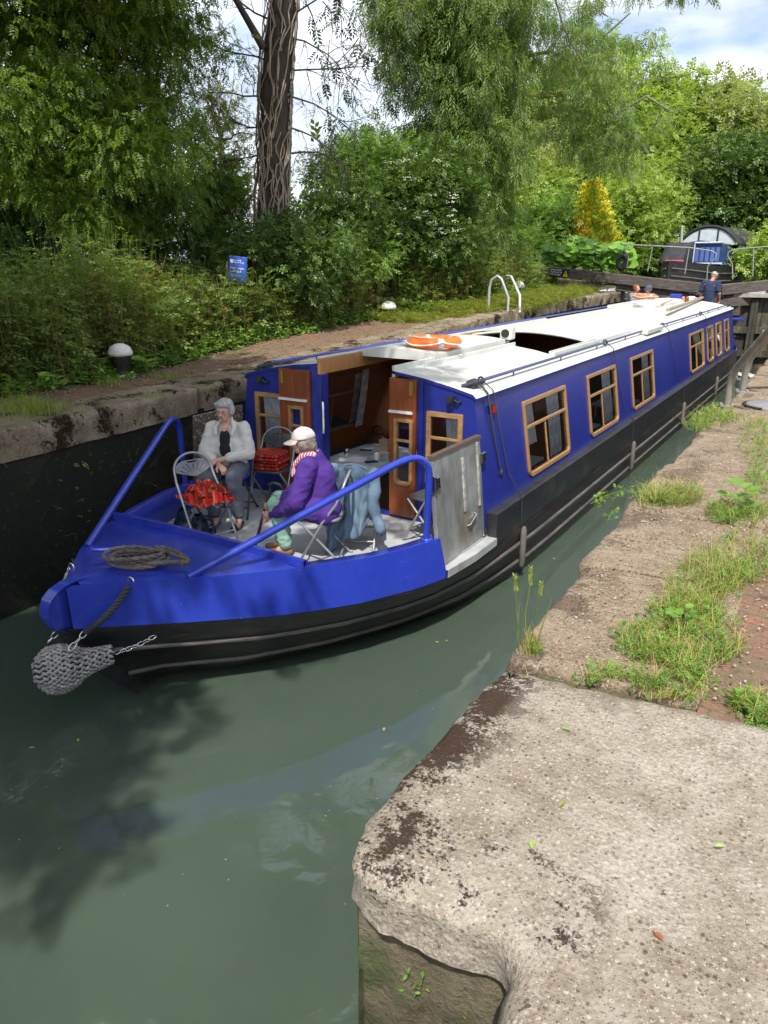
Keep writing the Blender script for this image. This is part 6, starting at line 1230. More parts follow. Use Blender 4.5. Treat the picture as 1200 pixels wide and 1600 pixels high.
# large ash at the left
p0=G(62,11.8); tree('ash_tree','tall dark ash tree filling the left of the photo, with a low leaning trunk','tree',[p0,at(100,330,11.6),at(150,230,11.5),at(170,60,11.6),at(190,-300,12)],.13,
  [E3(60,60,11.2,2.1,1.8,1.7),E3(215,110,11.5,1.15,1.3,1.2),E3(120,250,11.,1.7,1.4,1.0),E3(250,280,11.8,.55,.8,.8),E3(70,-200,11.8,2.6,2.4,2.4),E3(-60,-420,12.5,2.4,2.6,2.2)],430,86,.55,.155,PIN,mA,.75,60,MBARK2,.42)
mb=MB(); mb.tube([at(60,420,11.6),at(90,350,11.5),at(130,300,11.4),at(200,270,11.3),at(260,235,11.2)],[.09,.07,.055,.035,.015],7); mb.tube([at(130,300,11.4),at(120,220,11.5),at(60,150,11.4)],[.05,.04,.02],6); mb.build('low_limb',MBARK2,bpy.data.objects['ash_tree'])
def hi(px,D,z,r,rz_): b=at(px,430,D); return ((b.x,b.y,z),(r,r,rz_))
c,(V,F)=crown([hi(-150,14,13,3.4,3.),hi(100,15,15,3.0,3.4),hi(260,14,17.5,2.2,2.2),hi(-300,12,9,3,3.),hi(60,10,13,2.4,1.8)],330,44,.6,.42,PIN,.6,.45); npmesh('unseen_crown',V,F,mA,bpy.data.objects['ash_tree'])  # high foliage out of view, added to darken the water's reflection
# the tall ivy clad trunk
tp=[G(430,12.6),at(424,330,12.6),at(428,200,12.7),at(432,100,12.7),at(441,0,12.8),at(455,-330,13.3),at(460,-700,14)]
t=tree('dead_ash_tree','tall bare brown trunk wrapped in pale dead vines, dead twigs on both sides','tree',tp,.31,[E3(480,-260,13.5,.9,.9,.5)],16,40,.5,.22,PIN,mA,.5,14,MBARK2,r1=.2)
mb=MB(); rj=random.Random(12)
for k in range(110):
    a=rj.uniform(0,2*PI); z0=rj.uniform(2.6,7.2); L=rj.uniform(.7,2.6); pts=[]; w=rj.uniform(-1.4,1.4); r=rj.uniform(.006,.017)
    for i in range(12):
        z=z0+L*i/11; aa=a+w*i/11+.5*nz(z*3,k); f=min(1,max(0,(z-1.9)/8)); c=Vector((np.interp(z,[p.z for p in tp],[p.x for p in tp]),np.interp(z,[p.z for p in tp],[p.y for p in tp]),z)); pts.append(c+Vector((math.cos(aa),math.sin(aa),0))*(.31-.06*f+.02+.035*rj.random()))
    mb.tube(pts,r,5)
mb.build('dead_vines',MTWIG,t)
def deadbranch(mb,a,d,L,r,depth,rj,droop=0):
    pts=[Vector(a)]; d=Vector(d).normalized(); n=6
    for i in range(n):
        d=(d+Vector((rj.gauss(0,.14),rj.gauss(0,.14),rj.gauss(0,.14)-droop))).normalized(); pts.append(pts[-1]+d*L/n)
    mb.tube(pts,[r*(1-.75*i/n) for i in range(n+1)],4,cap=False)
    if depth:
        for i in range(1,n+1):
            for _ in range(2 if depth>1 else 1):
                e=(d+Vector((rj.gauss(0,.7),rj.gauss(0,.7),rj.gauss(0,.6)))).normalized(); deadbranch(mb,pts[i],e,L*rj.uniform(.35,.6),r*.5,depth-1,rj,droop)
mb=MB(); Rt=Vector((math.cos(YAW),math.sin(YAW),0))
for k,(px,py,s,L,dz) in enumerate(((418,95,-1,1.3,.5),(412,150,-1,1.1,.2),(420,30,-1,1.6,.4),(414,200,-1,.9,.1),(455,60,1,1.4,.1),(458,110,1,1.5,-.1),(452,150,1,1.5,-.1),(455,200,1,1.2,-.2),(462,20,1,1.5,.3),(420,240,-1,1.,0),(455,240,1,1.,0),(440,-60,-1,2.2,.3),(450,-80,1,2.2,.2))):
    deadbranch(mb,at(px,py,12.7),Rt*s+Vector((0,0,dz))+Vector((-.3,.5,0))*rj.uniform(-1,1),L,.017,2,rj,.05 if s>0 else -.02)
mb.tube([at(412,75,12.6),at(392,40,12.5),at(366,-5,12.4),at(340,-60,12.2)],[.075,.06,.05,.045],7)
mb.build('dead_branches',MBARK2,t)
c,(V,F)=crown([hi(430,17,20.5,3.2,2.2),hi(560,17,18,2.2,2.6),hi(470,16,10.3,1.2,.7)],190,44,.6,.42,PIN,.6,.45); npmesh('unseen_crown',V,F,mA,t); mb=MB(); mb.tube([at(460,-700,14),at(440,-1100,14.3)],[.2,.08],8); mb.build('upper_trunk',MBARK2,t)  # leafy crown out of view, added for the water to reflect
# shrubs
def shrub(name,label,cat,ells,ncl,per,rc,size,tpl,mat,**k):
    c=ells[0][0]; base=Vector((c[0],c[1],min(e[0][2]-e[1][2] for e in ells))); base.z=max(1.7,min(base.z,2.3)); return tree(name,label,cat,[base,Vector((c[0]+.1,c[1],c[2]))],k.pop('r0',.06),ells,ncl,per,rc,size,tpl,mat,k.pop('droop',.2),k.pop('nb',12),r1=.02,**k)
shrub('ivy_shrub','leafy ivy mound round the foot of the vine wrapped trunk','shrub',[E3(425,395,12.3,.75,.7,.50),E3(475,405,12.,.85,.8,.6),E3(385,420,12.2,.7,.7,.6),E3(540,345,13.4,.7,.8,.7)],140,75,.30,.15,SPR,mI)
shrub('bramble_shrub','sunlit yellow green bush seen left of the blue sign','shrub',[E3(345,330,14.,.6,.8,1.1),E3(350,400,13.5,.6,.7,.5)],80,60,.3,.14,SPR,mY)
shrub('thorn_shrub','thin brownish green shrub between the ash tree and the vine wrapped trunk','shrub',[E3(340,220,14.5,.75,.9,1.2),E3(370,290,14.2,.6,.8,.8)],70,42,.33,.12,SPR,m_leaf('thin_olive_leaf',(0.26,0.28,0.11),.4,(1.3,1.1,.9)),nb=40)
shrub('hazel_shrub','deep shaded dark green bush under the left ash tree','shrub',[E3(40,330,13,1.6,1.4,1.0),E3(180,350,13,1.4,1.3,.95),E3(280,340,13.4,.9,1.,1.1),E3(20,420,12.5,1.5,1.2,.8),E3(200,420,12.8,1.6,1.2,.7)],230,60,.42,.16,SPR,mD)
shrub('elder_shrub','dark elder bush with flat white flower heads right of the tall trunk','shrub',[E3(640,310,15,1.1,1.1,.95),E3(700,290,15.5,.8,.9,.8),E3(600,370,14.5,1.0,.9,.6),E3(690,370,15,1.0,.9,.6)],180,62,.36,.17,SPR,mI)
mb=MB(); rj=random.Random(8)
for k in range(34):
    q=at(rj.uniform(590,735),rj.uniform(240,370),13.95+rj.uniform(-.1,.5))
    for j in range(9): mb.ball(q+Vector((rj.gauss(0,.05),rj.gauss(0,.05),rj.gauss(0,.015))),.018,5,sc=(1,1,.6))
mb.build('flower_heads',M('cream_flowers',(.62,.62,.48),.9),bpy.data.objects['elder_shrub'])
mg=m_leaf('mid_green_leaf',(0.16,0.28,0.07),.4,(1.4,1.25,.9),.4)
shrub('privet_shrub','mid green bush in front of the vine wrapped trunk, right of the sign','shrub',[E3(565,290,14.8,.95,1.,.85),E3(520,400,13.5,1.1,.8,.45),E3(600,235,16,.9,1.,.6)],150,55,.36,.15,SPR,mg)
# willow with hanging shoots
wt=tree('willow_tree','tall willow like tree with hanging foliage in the middle of the photo','tree',[G(770,18.5,2.2),at(775,300,18.5),at(800,120,18.6),at(822,0,18.8),at(860,-200,19),at(800,-500,19)],.26,
  [E3(720,90,17.,1.3,1.4,2.0),E3(690,230,16.8,1.15,1.3,1.4),E3(760,270,17.2,.95,1.2,1.5),E3(640,40,16.5,.9,1.,.9),E3(740,-150,17.5,2.4,2.,1.6)],420,72,.50,.27,NAR,mW,1.0,40,MBARK,.5,r1=.12)
# loose hanging sprays against the sky
def sprays(name,label,n,xr,yr,D,size,mat,tpl=NAR,per=34,Ls=(.6,1.6),keep=None):
    rj=random.Random(hash(name)%1000 if False else len(label)); mb=MB(); P=[];Dd=[]; first=None
    for k in range(n):
        x=rj.uniform(*xr); y=rj.uniform(*yr)
        if keep and not keep(x,y): continue
        a=at(x,y,D+rj.uniform(-1,1)); L=rj.uniform(*Ls); d=Vector((rj.gauss(0,.3),rj.gauss(0,.3),-1)); pts=wig(a,a+d.normalized()*L,7,.12,k); mb.tube(pts,[.010*(1-.7*i/6) for i in range(7)],4,cap=False); first=first or a
        for j in range(per):
            tt=rj.random(); i=min(5,int(tt*6)); q=pts[i]+(pts[i+1]-pts[i])*(tt*6-i); P.append(q); Dd.append(Vector((rj.gauss(0,1),rj.gauss(0,1),-.9+rj.gauss(0,.4))))
    V,F=scatter(tpl,np.array([tuple(p) for p in P]),np.array([tuple(p) for p in Dd]),size*(.7+.6*RN.random(len(P))),UPV); return mb,V,F
ww=thing('ash_branches','thin leafy branches hanging against the sky between the bare trunk and the willow','branches',tuple(at(560,-150,13)))
mb,V,F=sprays('x','hanging',26,(480,650),(-60,120),13.,.20,mI,PIN,7,(.5,1.5),lambda x,y: x>500 or y<20)
mb.tube(wig(at(440,-140,13),at(560,-90,13.1),6,.05)+wig(at(570,-88,13.1),at(680,-40,13.4),6,.08)+[at(760,-60,14)],.03,6)
mb.build('branch',MBARK2,ww); npmesh('leaves',V,F,m_leaf('silhouette_leaf',(0.042,0.078,0.026),.3,(1.3,1.2,1.),.3),ww)
# tree with spindly limbs in the middle distance
st=thing('sallow_tree','open spindly tree with arching limbs, right of the willow','tree',tuple(G(960,25,2.4)))
c,(V,F)=crown([E3(880,150,23,1.5,1.6,1.4),E3(960,210,24,1.5,1.6,1.1),E3(850,30,22,1.7,1.6,1.2),E3(940,60,24,1.6,1.6,1.2),E3(700,-60,22,2,2,.9)],135,44,.42,.27,NAR,.9,.45); npmesh('crown',V,F,mW,st)
mb=MB()
for pts,r in (([(1012,240),(992,215),(960,180),(915,110),(880,40),(850,-60)],.045),([(822,88),(860,80),(895,98),(905,130),(900,190)],.05),([(915,110),(940,60),(985,20)],.05),([(960,180),(1010,150),(1050,175)],.04),([(940,200),(965,235),(975,280)],.025)):
    P=[at(x,y,24-(i*.2)) for i,(x,y) in enumerate(pts)]; Q_=[]
    for i in range(len(P)-1): Q_+=wig(P[i],P[i+1],4,.08,i+r*100)[:-1]
    mb.tube(Q_+[P[-1]],[r*(1-.6*i/len(Q_)) for i in range(len(Q_)+1)],6)
for k in range(20): deadbranch(mb,at(rj.uniform(850,1030),rj.uniform(20,280),24),(rj.gauss(0,1),rj.gauss(0,1),rj.gauss(0,1)),1.2,.015,1,rj)
mb.build('trunk',M('grey_limb',(.20,.18,.15),.9),st)
# top right sprig
tw=thing('overhanging_branch','small leafy branch end hanging into the top right corner of the sky','branches',tuple(at(1090,-80,14)))
mb,V,F=sprays('y','top right sprigs',9,(1050,1115),(-60,5),14,.16,mW,NAR,22,(.2,.55)); mb.tube([at(1060,-160,14),at(1085,-50,14),at(1112,8,14)],[.03,.02,.008],5); mb.build('branch',MBARK,tw); npmesh('leaves',V,F,mW,tw)
# far bushes, bright in the sun
mY2=m_leaf('pale_willow_leaf',(0.28,0.36,0.14),.3,(1.25,1.05,.9),.4)
for lab,ells,n,mt,sz in (('pale green rounded bush behind the willow, far left of the yellow conifer',[E3(800,300,36,3.,2,2.6),E3(820,180,40,3.6,2,2.6)],190,mY2,.42),
  ('bright grassy green bush just above and left of the yellow conifer',[E3(880,230,42,3.4,2,2.6),E3(840,330,34,2.0,1.6,1.3)],150,mB,.42),
  ('airy light green bush directly above the moored boat',[E3(1000,240,44,4.2,2.4,2.4),E3(960,140,46,3.4,2.2,2.4),E3(1040,180,46,3.,2,2.0)],230,mB,.45),
  ('feathery pale green bush at the top right of the tree line',[E3(1120,190,46,3.4,2.4,1.9),E3(1190,200,44,3.0,2.4,1.7),E3(1260,220,44,3.4,2.4,2.)],200,mY2,.45),
  ('low bush with tiny white blossom right of the yellow conifer',[E3(1000,335,35,2.0,1.5,1.5),E3(1010,290,38,2.4,1.6,1.2)],150,mB,.30),
  ('low shadowy bush between the yellow conifer and the moored boat',[E3(1000,395,37,1.6,1.2,1.0),E3(1045,400,40,1.8,1.2,1.0),E3(960,405,34,1.4,1.,.8)],130,mg,.28),
  ('leafy bush with white blossom left of the yellow conifer',[E3(860,350,31,1.2,1.1,1.0),E3(835,400,29,1.0,1,.7)],100,mg,.26),
  ('dark glossy ivy covered tree at the right edge above the moored boat',[E3(1150,290,38,2.9,2,2.0),E3(1090,310,38,1.6,1.6,1.4),E3(1210,330,38,2.2,2,1.9),E3(1150,370,38,2.6,1.6,1.1)],250,mI,.34),
  ('bright bank of leaves right of the moored boat, behind the guard rail',[E3(1220,400,32,1.6,1.2,.9),E3(1290,380,32,2.2,1.5,1.2)],80,mB,.3)):
    shrub('far_bush',lab,'bush',ells,int(n*1.15),46,.62,sz,SPR,mt,group=TREES,nb=10,flat=.85)
# backdrop of woodland
c,(V,F)=crown([E3(x,y,D,rx,3,rz_) for x,y,D,rx,rz_ in ((-300,250,26,6,4.5),(0,300,26,4,2.6),(150,200,30,4,3),(480,370,24,3,1.3),(620,300,28,3.5,1.8),(760,330,36,4,2.),(560,400,22,3,1.2),(1000,330,55,9,3.0),(1200,300,55,9,3.6),(1500,300,50,12,6))],620,34,.95,.5,SPR,.2,.6)
tag(npmesh('distant_woodland',V,F,m_leaf('woodland_leaf',(0.14,0.22,0.06),.4,(1.6,1.35,.9),.35)),'mass of distant green woodland closing the view behind the lock','woodland',kind='stuff')
# golden conifer
cn_=thing('golden_conifer','golden yellow conifer with orange scorched patches beyond the gate beam','conifer',tuple(G(925,31,2.3)))
P=[];Dd=[]; b=at(916,402,31); rj=random.Random(5)
for k in range(4200):
    h=rj.random()**.8; r=1.05*(1-h)**1.0+.05; a=rj.uniform(0,2*PI); lob=1+.30*math.sin(a*5+h*9)+.2*nz(a*2,h*8,3); q=b+Vector((math.cos(a)*r*lob,math.sin(a)*r*lob,h*2.5)); P.append(q); Dd.append(Vector((math.cos(a),math.sin(a),1.1+rj.gauss(0,.3))))
V,F=scatter(SPR,np.array([tuple(p) for p in P]),np.array([tuple(p) for p in Dd]),.26*(.6+.7*RN.random(len(P)))); 
s=NT('golden_conifer_leaf').geo(); n=s.noise(1.6,3,.6); rn=s.n('ShaderNodeNewGeometry').outputs['Random Per Island']; col=s.ramp(n,[(.4,(.36,.44,.03)),(.53,(.70,.66,.04)),(.68,(.62,.32,.03))]); col=s.mix(s.ramp(rn,[(.0,.5),(.6,0.)]),col,(.12,.17,.02)); s.color(col); s.set(rough=.6); npmesh('crown',V,F,s.mat,cn_)
mb=MB(); mb.tube([b+Vector((0,0,-.7)),b+Vector((0,0,2.4))],[.12,.04],7); mb.build('trunk',MBARK,cn_)
# butterbur leaves
P=[];Dd=[]
for k in range(760): 
    xx=rj.uniform(850,985); tp_=366+14*abs(math.sin(xx*.045))+10*abs(xx-915)/65; q=at(xx,rj.uniform(tp_,414),27.5+rj.uniform(-.6,1.4)); P.append(q); Dd.append(Vector((rj.gauss(0,.7)+.3,rj.gauss(0,.5)-.7,-.15)))
V,F=scatter(BRD,np.array([tuple(p) for p in P]),np.array([tuple(p) for p in Dd]),.30*(.6+.8*RN.random(len(P))),np.array([.35,-1.1,.9])*1.2)
tag(npmesh('butterbur_plants',V,F,m_leaf('butterbur_leaf',(0.17,0.34,0.055),.3,(1.25,1.15,.9),.3)),'bed of big round bright green leaves below the golden conifer','leaves',kind='stuff')
# the hedge of herbs along the towpath
def hedge_line(y): return float(np.interp(y,[-8,2,5,6.2,8,10,13.8,17,20,26],[-8.3,-8.3,-8.3,-8.05,-8.45,-8.8,-8.6,-7.75,-7.9,-8.8]))
def herbs(name,label,n,yr,depth,hr,mat,leaf,tpl=LEAF,front=0,per=15,kind='stuff'):
    y=RN.uniform(*yr,n); d=RN.random(n)**1.1*depth+front; x=np.array([hedge_line(v) for v in y])-d+RN.normal(size=n)*.10; z=np.array([hL(v) for v in y])
    pn=np.array([nz(a*.8,b*.8) for a,b in zip(x,y)]); h=RN.uniform(*hr,n)*(.62+.38*np.minimum(1,(d-front)/.7+.25))*(1+.35*pn)
    bz=(np.abs(y-6.37)<.32)&(x>-8.35); h=np.where(bz,.06,h); bz2=(np.abs(y-14.2)<.5)&(x>-8.9)&(x<-7.); h=np.where(bz2,h*.3,h); k=np.repeat(np.arange(n),per); f=RN.random(n*per)**.8; lean=RN.normal(size=(n,2))*.14
    pos=np.stack([x[k]+lean[k,0]*h[k]*f*f,y[k]+lean[k,1]*h[k]*f*f,z[k]+h[k]*f],1); a=RN.uniform(0,2*PI,n*per)
    dirs=np.stack([np.cos(a),np.sin(a),RN.normal(size=n*per)*.35+.1],1); V,F=scatter(tpl,pos,dirs,leaf*(.6+.7*RN.random(n*per))*(1.15-.5*f),UPV*1.2)
    m=len(V); sw=.0035; bx=np.stack([x,y,z-.05],1); tx=np.stack([x+lean[:,0]*h,y+lean[:,1]*h,z+h*1.03],1); o1=np.array([sw,sw,0]); o2=np.array([sw,-sw,0])
    SV=np.stack([bx-o1,bx+o1,tx+o1*.4,tx-o1*.4,bx-o2,bx+o2,tx+o2*.4,tx-o2*.4],1).reshape(-1,3); SF=(np.array([[0,1,2,3],[4,5,6,7]])[None]+(np.arange(n)*8)[:,None,None]).reshape(-1,4)+m
    o=npmesh(name,np.vstack([V,SV]),np.vstack([F,SF]),mat); tag(o,label,'undergrowth',kind=kind); return o
herbs('nettles','deep bank of nettles and tall herbs along the left towpath',4200,(1.5,22.5),2.6,(1.0,1.6),mHb,.20,SPR,0,13)
herbs('meadow_herbs','straw coloured seeding herbs mixed through the bank beside the towpath',900,(1.5,20),1.2,(.7,1.35),m_leaf('straw_herb',(0.280,0.238,0.091),.4,(1.2,1.,.8),.25),.15,SPR,.0,12)
herbs('low_weeds','low green weeds along the edge of the towpath under the hedge',1300,(1.5,24),.35,(.12,.42),mg,.10,LEAF,-.22,14)
herbs('grass_verge','rough grass on the bank by the ladder rails',2600,(13,25),1.7,(.10,.3),m_leaf('verge_grass',(0.192,0.240,0.054),.4),.16,NAR,-1.45,5)
# broad dock leaves by the bollard
for (px,py,s_,lab) in ((168,575,.15,'dull broad leaves just left of the white domed bollard'),(228,572,.15,'bright broad leaf just right of the white domed bollard'),(88,600,.11,'pale fallen looking leaf plant low at the left of the path')):
    b=onz(px,py+12,1.86); P=[];Dd=[]
    for k in range(8): a=k*.9; P.append(tuple(b+Vector((.03*math.cos(a),.03*math.sin(a),.10+.02*k)))); Dd.append((math.cos(a)+.3,math.sin(a)-.3,.25))
    V,F=scatter(BRD,np.array(P),np.array(Dd),s_*(.8+.5*RN.random(len(P))),UPV*2); tag(npmesh('dock_plant',V,F,mg if px!=228 else m_leaf('bright_dock',(0.184,0.345,0.081),.2)),lab,'plant')
# grass and weeds on the right bank
def blades(pos,L,wid,lean,seg=4,curl=1.):
    n=len(pos); a=RN.uniform(0,2*PI,n); l=L*(.5+.9*RN.random(n)); ln=lean*(.3+RN.random(n)); dx=np.stack([np.cos(a),np.sin(a),np.zeros(n)],1); sd=np.stack([-np.sin(a),np.cos(a),np.zeros(n)],1)*wid*.5
    V=np.zeros((n,(seg+1)*2,3))
    for i in range(seg+1):
        t=i/seg; c=pos+dx*(l*ln*t**1.8)[:,None]+UPV*(l*(t-.32*curl*ln*t*t))[:,None]; w=(1-t**1.6)*.9+.1; V[:,2*i]=c-sd*w; V[:,2*i+1]=c+sd*w
    F=np.array([[2*i,2*i+1,2*i+3,2*i+2] for i in range(seg)]); return V.reshape(-1,3),(F[None]+(np.arange(n)*(seg+1)*2)[:,None,None]).reshape(-1,4)
mGr=m_leaf('green_grass_blade',(0.19,0.28,0.055),.4,(1.5,1.15,.8),.3,sc=5); mSt=m_leaf('straw_blade',(0.437,0.356,0.161),.3,(1.15,1.05,.9),.25,sc=5); mClv=m_leaf('weed_leaf',(0.127,0.276,0.046),.35,(1.4,1.2,.9),.3,sc=6)
def tuft(name,label,blobs,nb,L,nw,straw=.2,wid=.0036,lean=.95,mat=mGr,cat='grass',leafs=.022):
    P=[];k=0
    w=np.array([b[2]*b[3] for b in blobs],float); ch=RN.choice(len(blobs),nb+nw,p=w/w.sum())
    for c in ch:
        x,y,rx,ry=blobs[c]; a=RN.uniform(0,2*PI); r=RN.random()**.6; q=onz(x+rx*r*math.cos(a),y+ry*r*math.sin(a),zR(0,onz(x,y,1.6).y)+.0); P.append(tuple(q))
    P=np.array(P); rn_=RN.random(len(P)); P=P[[nz(p[0]*7,p[1]*7,2)+.5*nz(p[0]*19,p[1]*19,5)>-.10+.5*(r-.5) for p,r in zip(P,rn_)]]; nb=int(len(P)*nb/(nb+nw)); nw=len(P)-nb; t=thing(name,label,cat,tuple(P[:,:].mean(0))); RN.shuffle(P); pb=P[:nb]; straw=min(.6,straw+.18); ns=int(nb*straw)
    V,F=blades(pb[ns:],L,wid,lean); npmesh('grass_blades',V,F,mat,t)
    if ns: V,F=blades(pb[:ns],L*1.15,wid*.8,lean*1.3); npmesh('dry_blades',V,F,mSt,t)
    if nw:
        pw=P[nb:]; pw=np.repeat(pw,5,0)+RN.normal(size=(nw*5,3))*np.array([.02,.02,.0])+UPV*(L*.55*RN.random(nw*5))[:,None]; V,F=scatter(SPR,pw,RN.normal(size=(nw*5,3))+UPV*.3,leafs*(.8+1.2*RN.random(nw*5)),UPV*2); npmesh('weed_leaves',V,F,mClv,t)
    return t
tuft('grass_tuft','largest lush patch of grass and weeds where the pale slab meets the bricks',[(1050,1050,75,38),(1010,1015,50,35),(1100,1010,60,50),(1070,965,60,35)],2600,.10,520,.15)
tuft('grass_tuft','long patch of fresh grass between the coping stones and the bricks, above the largest patch',[(1120,900,60,40),(1090,925,45,28),(1160,880,45,40),(1080,960,40,25)],1900,.13,330,.2)
tuft('grass_tuft','dry grass and small weeds sprawling across the coping joint in mid bank',[(1050,778,48,16),(1020,785,30,12)],1100,.13,220,.3)
tuft('grass_tuft','bright grass with dock leaves at the right edge, beside the bricks',[(1165,800,40,25),(1190,760,30,30),(1130,805,30,16)],1100,.12,260,.1)
tuft('grass_tuft','yellowish mat of weeds just in front of the handrail foot',[(1092,664,24,13),(1120,655,34,14)],900,.14,260,.3)
tuft('grass_tuft','green grass at the right edge, beyond the dock leaves',[(1185,700,30,30),(1175,665,25,10)],700,.16,120,.15)
tuft('grass_tuft','small weedy patch on the bricks at the right edge beside the pale slab',[(1170,1102,32,10),(1195,1120,25,10)],320,.07,90,.3)
tuft('grass_tuft','sparse weeds and brown grass around the slab joint left of the largest patch',[(960,1055,50,8),(880,1060,60,4),(1050,1090,60,5)],300,.05,40,.75,lean=1.2)
def leftgrass(px,py,rx,ry,n,L,lab):
    P=np.array([tuple(onz(px+rx*RN.normal()*.5,py+ry*RN.normal()*.5,1.845)) for _ in range(n)]); V,F=blades(P,L,.005,.7); tag(npmesh('grass_patch',V,F,mGr),lab,'grass',kind='stuff')
leftgrass(45,640,60,13,900,.12,'bright grass patch on the left path close to the left edge'); leftgrass(170,598,30,6,300,.08,'small grass patch in front of the white domed bollard'); leftgrass(265,590,40,5,260,.07,'thin grass on the path right of the white domed bollard'); leftgrass(235,620,30,4,120,.05,'tiny grass bits near the coping left of the seated people')
# dock plant and wall weeds
b=onz(1150,800,1.6); P=[];Dd=[]
for k in range(14): a=k*.75; P.append(tuple(b+Vector((.05*math.cos(a),.05*math.sin(a),.05+.012*k)))); Dd.append((math.cos(a),math.sin(a),.35))
V,F=scatter(BRD,np.array(P),np.array(Dd),.085*(.7+.6*RN.random(len(P))),UPV*2); tag(npmesh('dock_plant',V,F,mClv),'broad leaved dock plant among the grass at the right edge','plant')
b=onz(1060,985,1.6); P=[];Dd=[]
for k in range(9): a=k*.9; P.append(tuple(b+Vector((.03*math.cos(a),.03*math.sin(a),.05+.008*k)))); Dd.append((math.cos(a),math.sin(a),.3))
V,F=scatter(BRD,np.array(P),np.array(Dd),.055*(.7+.6*RN.random(len(P))),UPV*2); tag(npmesh('plantain_plant',V,F,mClv),'small round leaved plant inside the largest grass patch','plant')
def stalks(lab,specs,mat=mGr):
    t=thing('tall_weed',lab,'weed',tuple(onz(*specs[0][0],1.6))); mb=MB(); P=[];Dd=[]
    for (bx,by),(tx,ty),r,ear in specs:
        a=onz(bx,by,1.6); rr_=ray(tx,ty); h=(math.hypot(a.x,a.y)-.05)/math.hypot(rr_.x,rr_.y); e=Vector((0,0,CAMZ))+rr_*h; pts=wig(a,e,7,.04,bx); mb.tube(pts,[r*(1-.5*i/6) for i in range(7)],5)
        if ear:
            for k in range(26): tt=.80+.2*k/26; i=min(5,int(tt*6)); q=pts[i]+(pts[i+1]-pts[i])*(tt*6-i); P.append(tuple(q)); an=k*2.4; Dd.append((math.cos(an)*.5,math.sin(an)*.5,.9))
    mb.build('stems',mSt if 0 else mat,t)
    V,F=scatter(LEAF,np.array(P),np.array(Dd),.022,UPV); npmesh('seed_heads',V,F,m_leaf('seed_head',(0.345,0.414,0.138),.2),t); return t
stalks('tall thin grass stalks with seed heads at the edge of the brown coping stone',[((812,1020),(804,900),.0022,1),((818,1022),(829,888),.0022,1),((826,1024),(846,912),.002,1),((832,1026),(862,935),.002,0),((806,1020),(812,940),.0018,0),((822,1018),(817,950),.0018,0),((836,1026),(850,960),.002,0)])
tuft('grass_tuft','short green blades round the tall stalks at the coping edge',[(823,1018,22,10)],220,.10,10,.35,lean=.35)
def hanging(lab,pts,n,sz):
    t=thing('wall_weed',lab,'weed',tuple(onz(*pts[0],1.62))); mb=MB(); P=[];Dd=[]; W_=[onz(x,y,1.63+.03*i) for i,(x,y) in enumerate(pts)]; Q_=[]
    for i in range(len(W_)-1): Q_+=wig(W_[i],W_[i+1],4,.06,i)[:-1]
    Q_.append(W_[-1]); mb.tube(Q_,.003,5); mb.build('stem',mClv,t)
    for k in range(n): q=Q_[int(RN.random()**.7*(len(Q_)-1))]; P.append(tuple(q+Vector(RN.normal(size=3)*.02))); Dd.append(tuple(RN.normal(size=3)))
    V,F=scatter(SPR,np.array(P),np.array(Dd),sz,UPV); npmesh('leaves',V,F,m_leaf('wall_weed_leaf',(0.230,0.391,0.057),.3),t)
hanging('pale weed leaning out over the water from the mid coping joint',[(1000,772),(975,766),(945,775),(923,787)],60,.035)
hanging('small weed on the coping edge near the handrail foot',[(1108,650),(1112,640),(1116,632)],30,.04)
hanging('little weed sprouting from the coping edge below the pale leaning weed',[(965,795),(956,800),(950,812)],18,.03)
for k,(x,z,n,lab) in enumerate(((-.78,1.22,26,'small weed rooted in the damp wall under the slab, left one'),(-.62,1.12,22,'tiny weed rooted in the damp wall under the slab, right one'))):
    P=RN.normal(size=(n,3))*np.array([.03,.008,.03])+np.array([x,1.43,z]); V,F=scatter(LEAF,P,RN.normal(size=(n,3))+np.array([0,-1.2,.3]),.016*(.6+RN.random(n))); tag(npmesh('wall_weed',V,F,mClv),lab,'weed')
# loose grit and litter
def grit(name,lab,n,xr,yr,z,sz,mat):
    x=RN.uniform(*xr,n); y=RN.uniform(*yr,n); 
    if xr[0]<-6.9: z_=np.array([hL(v) for v in y])+.012
    else: z_=np.array([zR(0,v) for v in y])+z
    tet=(np.array([(-1,-.7,0),(1,-.6,0),(.7,.8,0),(-.8,.7,0),(-.3,-.2,.7),(.4,-.1,.75),(.3,.4,.65),(-.4,.3,.7)],float),np.array([(0,1,5,4),(1,2,6,5),(2,3,7,6),(3,0,4,7),(4,5,6,7)]))
    V,F=scatter(tet,np.stack([x,y,z_],1),np.stack([RN.normal(size=n),RN.normal(size=n),RN.normal(size=n)*.05],1),sz*(.5+RN.random(n)),UPV*3); tag(npmesh(name,V,F,mat),lab,'grit',kind='stuff')
mgr=NT('mixed_grit'); _r=mgr.n('ShaderNodeNewGeometry').outputs['Random Per Island']; mgr.color(mgr.ramp(_r,[(0.,(.10,.07,.05)),(.3,(.33,.25,.18)),(.6,(.38,.33,.27)),(.85,(.20,.16,.12)),(1.,(.36,.33,.30))],'CONSTANT')); mgr.set(rough=.9); mgr=mgr.mat
grit('loose_grit','loose grit and bits of gravel on the brown coping stones',2600,(-.98,-.2),(2.9,12),.006,.0055,mgr)
grit('brick_grit','soil crumbs and grit along the edge of the bricks',1500,(-.22,.4),(2.8,9),.004,.006,mgr)
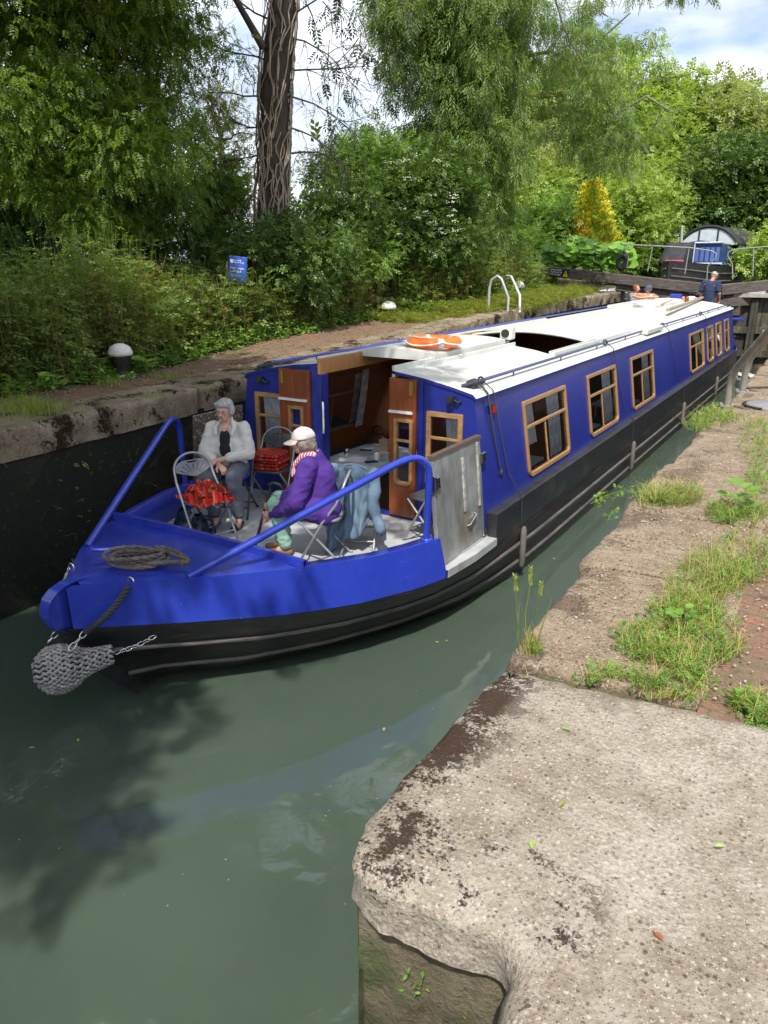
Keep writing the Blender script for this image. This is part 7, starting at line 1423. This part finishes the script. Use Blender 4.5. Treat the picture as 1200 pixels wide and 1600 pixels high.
grit('leaf_litter','dry leaf litter and soil crumbs on the left path',3200,(-8.5,-6.7),(2,16),0,.014,M('dry_litter',(.17,.11,.06),.95,0,.5,40))
# unseen tree added behind the camera, crown cut to shade bow and left bank
def kp(p):
    x,y,z=p; sx=x-(z-.9)*SV.x/SV.z; sy=y-(z-.9)*SV.y/SV.z     # where its shadow lands at deck height
    if sx>-3.75 and 2.3<sy<4.4: return False
    if sy<1.35+.5*nz(sx*1.5,3.3): return False
    if sx>-3.0+.3*nz(sy*2,1.1): return False
    return sx<-5.2 or sy<2.8 or nz(sx*1.3,sy*1.3,4)>-.12
tree('unseen_shade_tree','unseen tree added behind the camera to shade the bow and left bank','tree',[(-9.6,-3.,1.7),(-9.0,-2.4,5),(-7.2,-.8,7.6),(-5,.6,8.6)],.22,
  [((-4.6,1.2,8.4),(3.0,3.6,.9)),((-2.8,-2.2,8.4),(2.,2.4,.8)),((-7.4,0,8.2),(2.8,4.2,1.1))],560,44,.42,.24,PIN,mA,.6,40,keep=kp)

n=420; y=RN.uniform(0,9,n); z=RN.uniform(.25,1.6,n)**1.0; cl=np.array([nz(a*1.7,b*2.5,7) for a,b in zip(y,z)]); k=cl>.12; y,z=y[k],z[k]; P=np.stack([np.full(len(y),LX+.0),y,z],1)
V,F=scatter(SPR,P,np.stack([np.full(len(y),1.),RN.normal(size=len(y))*.6,RN.normal(size=len(y))*.6-.3],1),.075*(.5+RN.random(len(y))),UPV); tag(npmesh('wall_plants',V,F,mg),'little ferns and weeds rooted in the dark left chamber wall','weeds',kind='stuff')
n=130; P=np.stack([RN.uniform(-4.5,-1.3,n),RN.uniform(.6,6,n),np.full(n,.004)],1); P=P[[not(p[0]<-2.5 and p[1]>3.0) for p in P]]; V,F=scatter(LEAF,P,np.stack([RN.normal(size=len(P)),RN.normal(size=len(P)),np.zeros(len(P))],1),.006+.010*RN.random(len(P))**2,UPV*20); tag(npmesh('floating_specks',V,F,M('pale_specks',(.34,.33,.24),.8,0,.4)),'tiny pale specks of debris drifting on the green water','debris',kind='stuff')
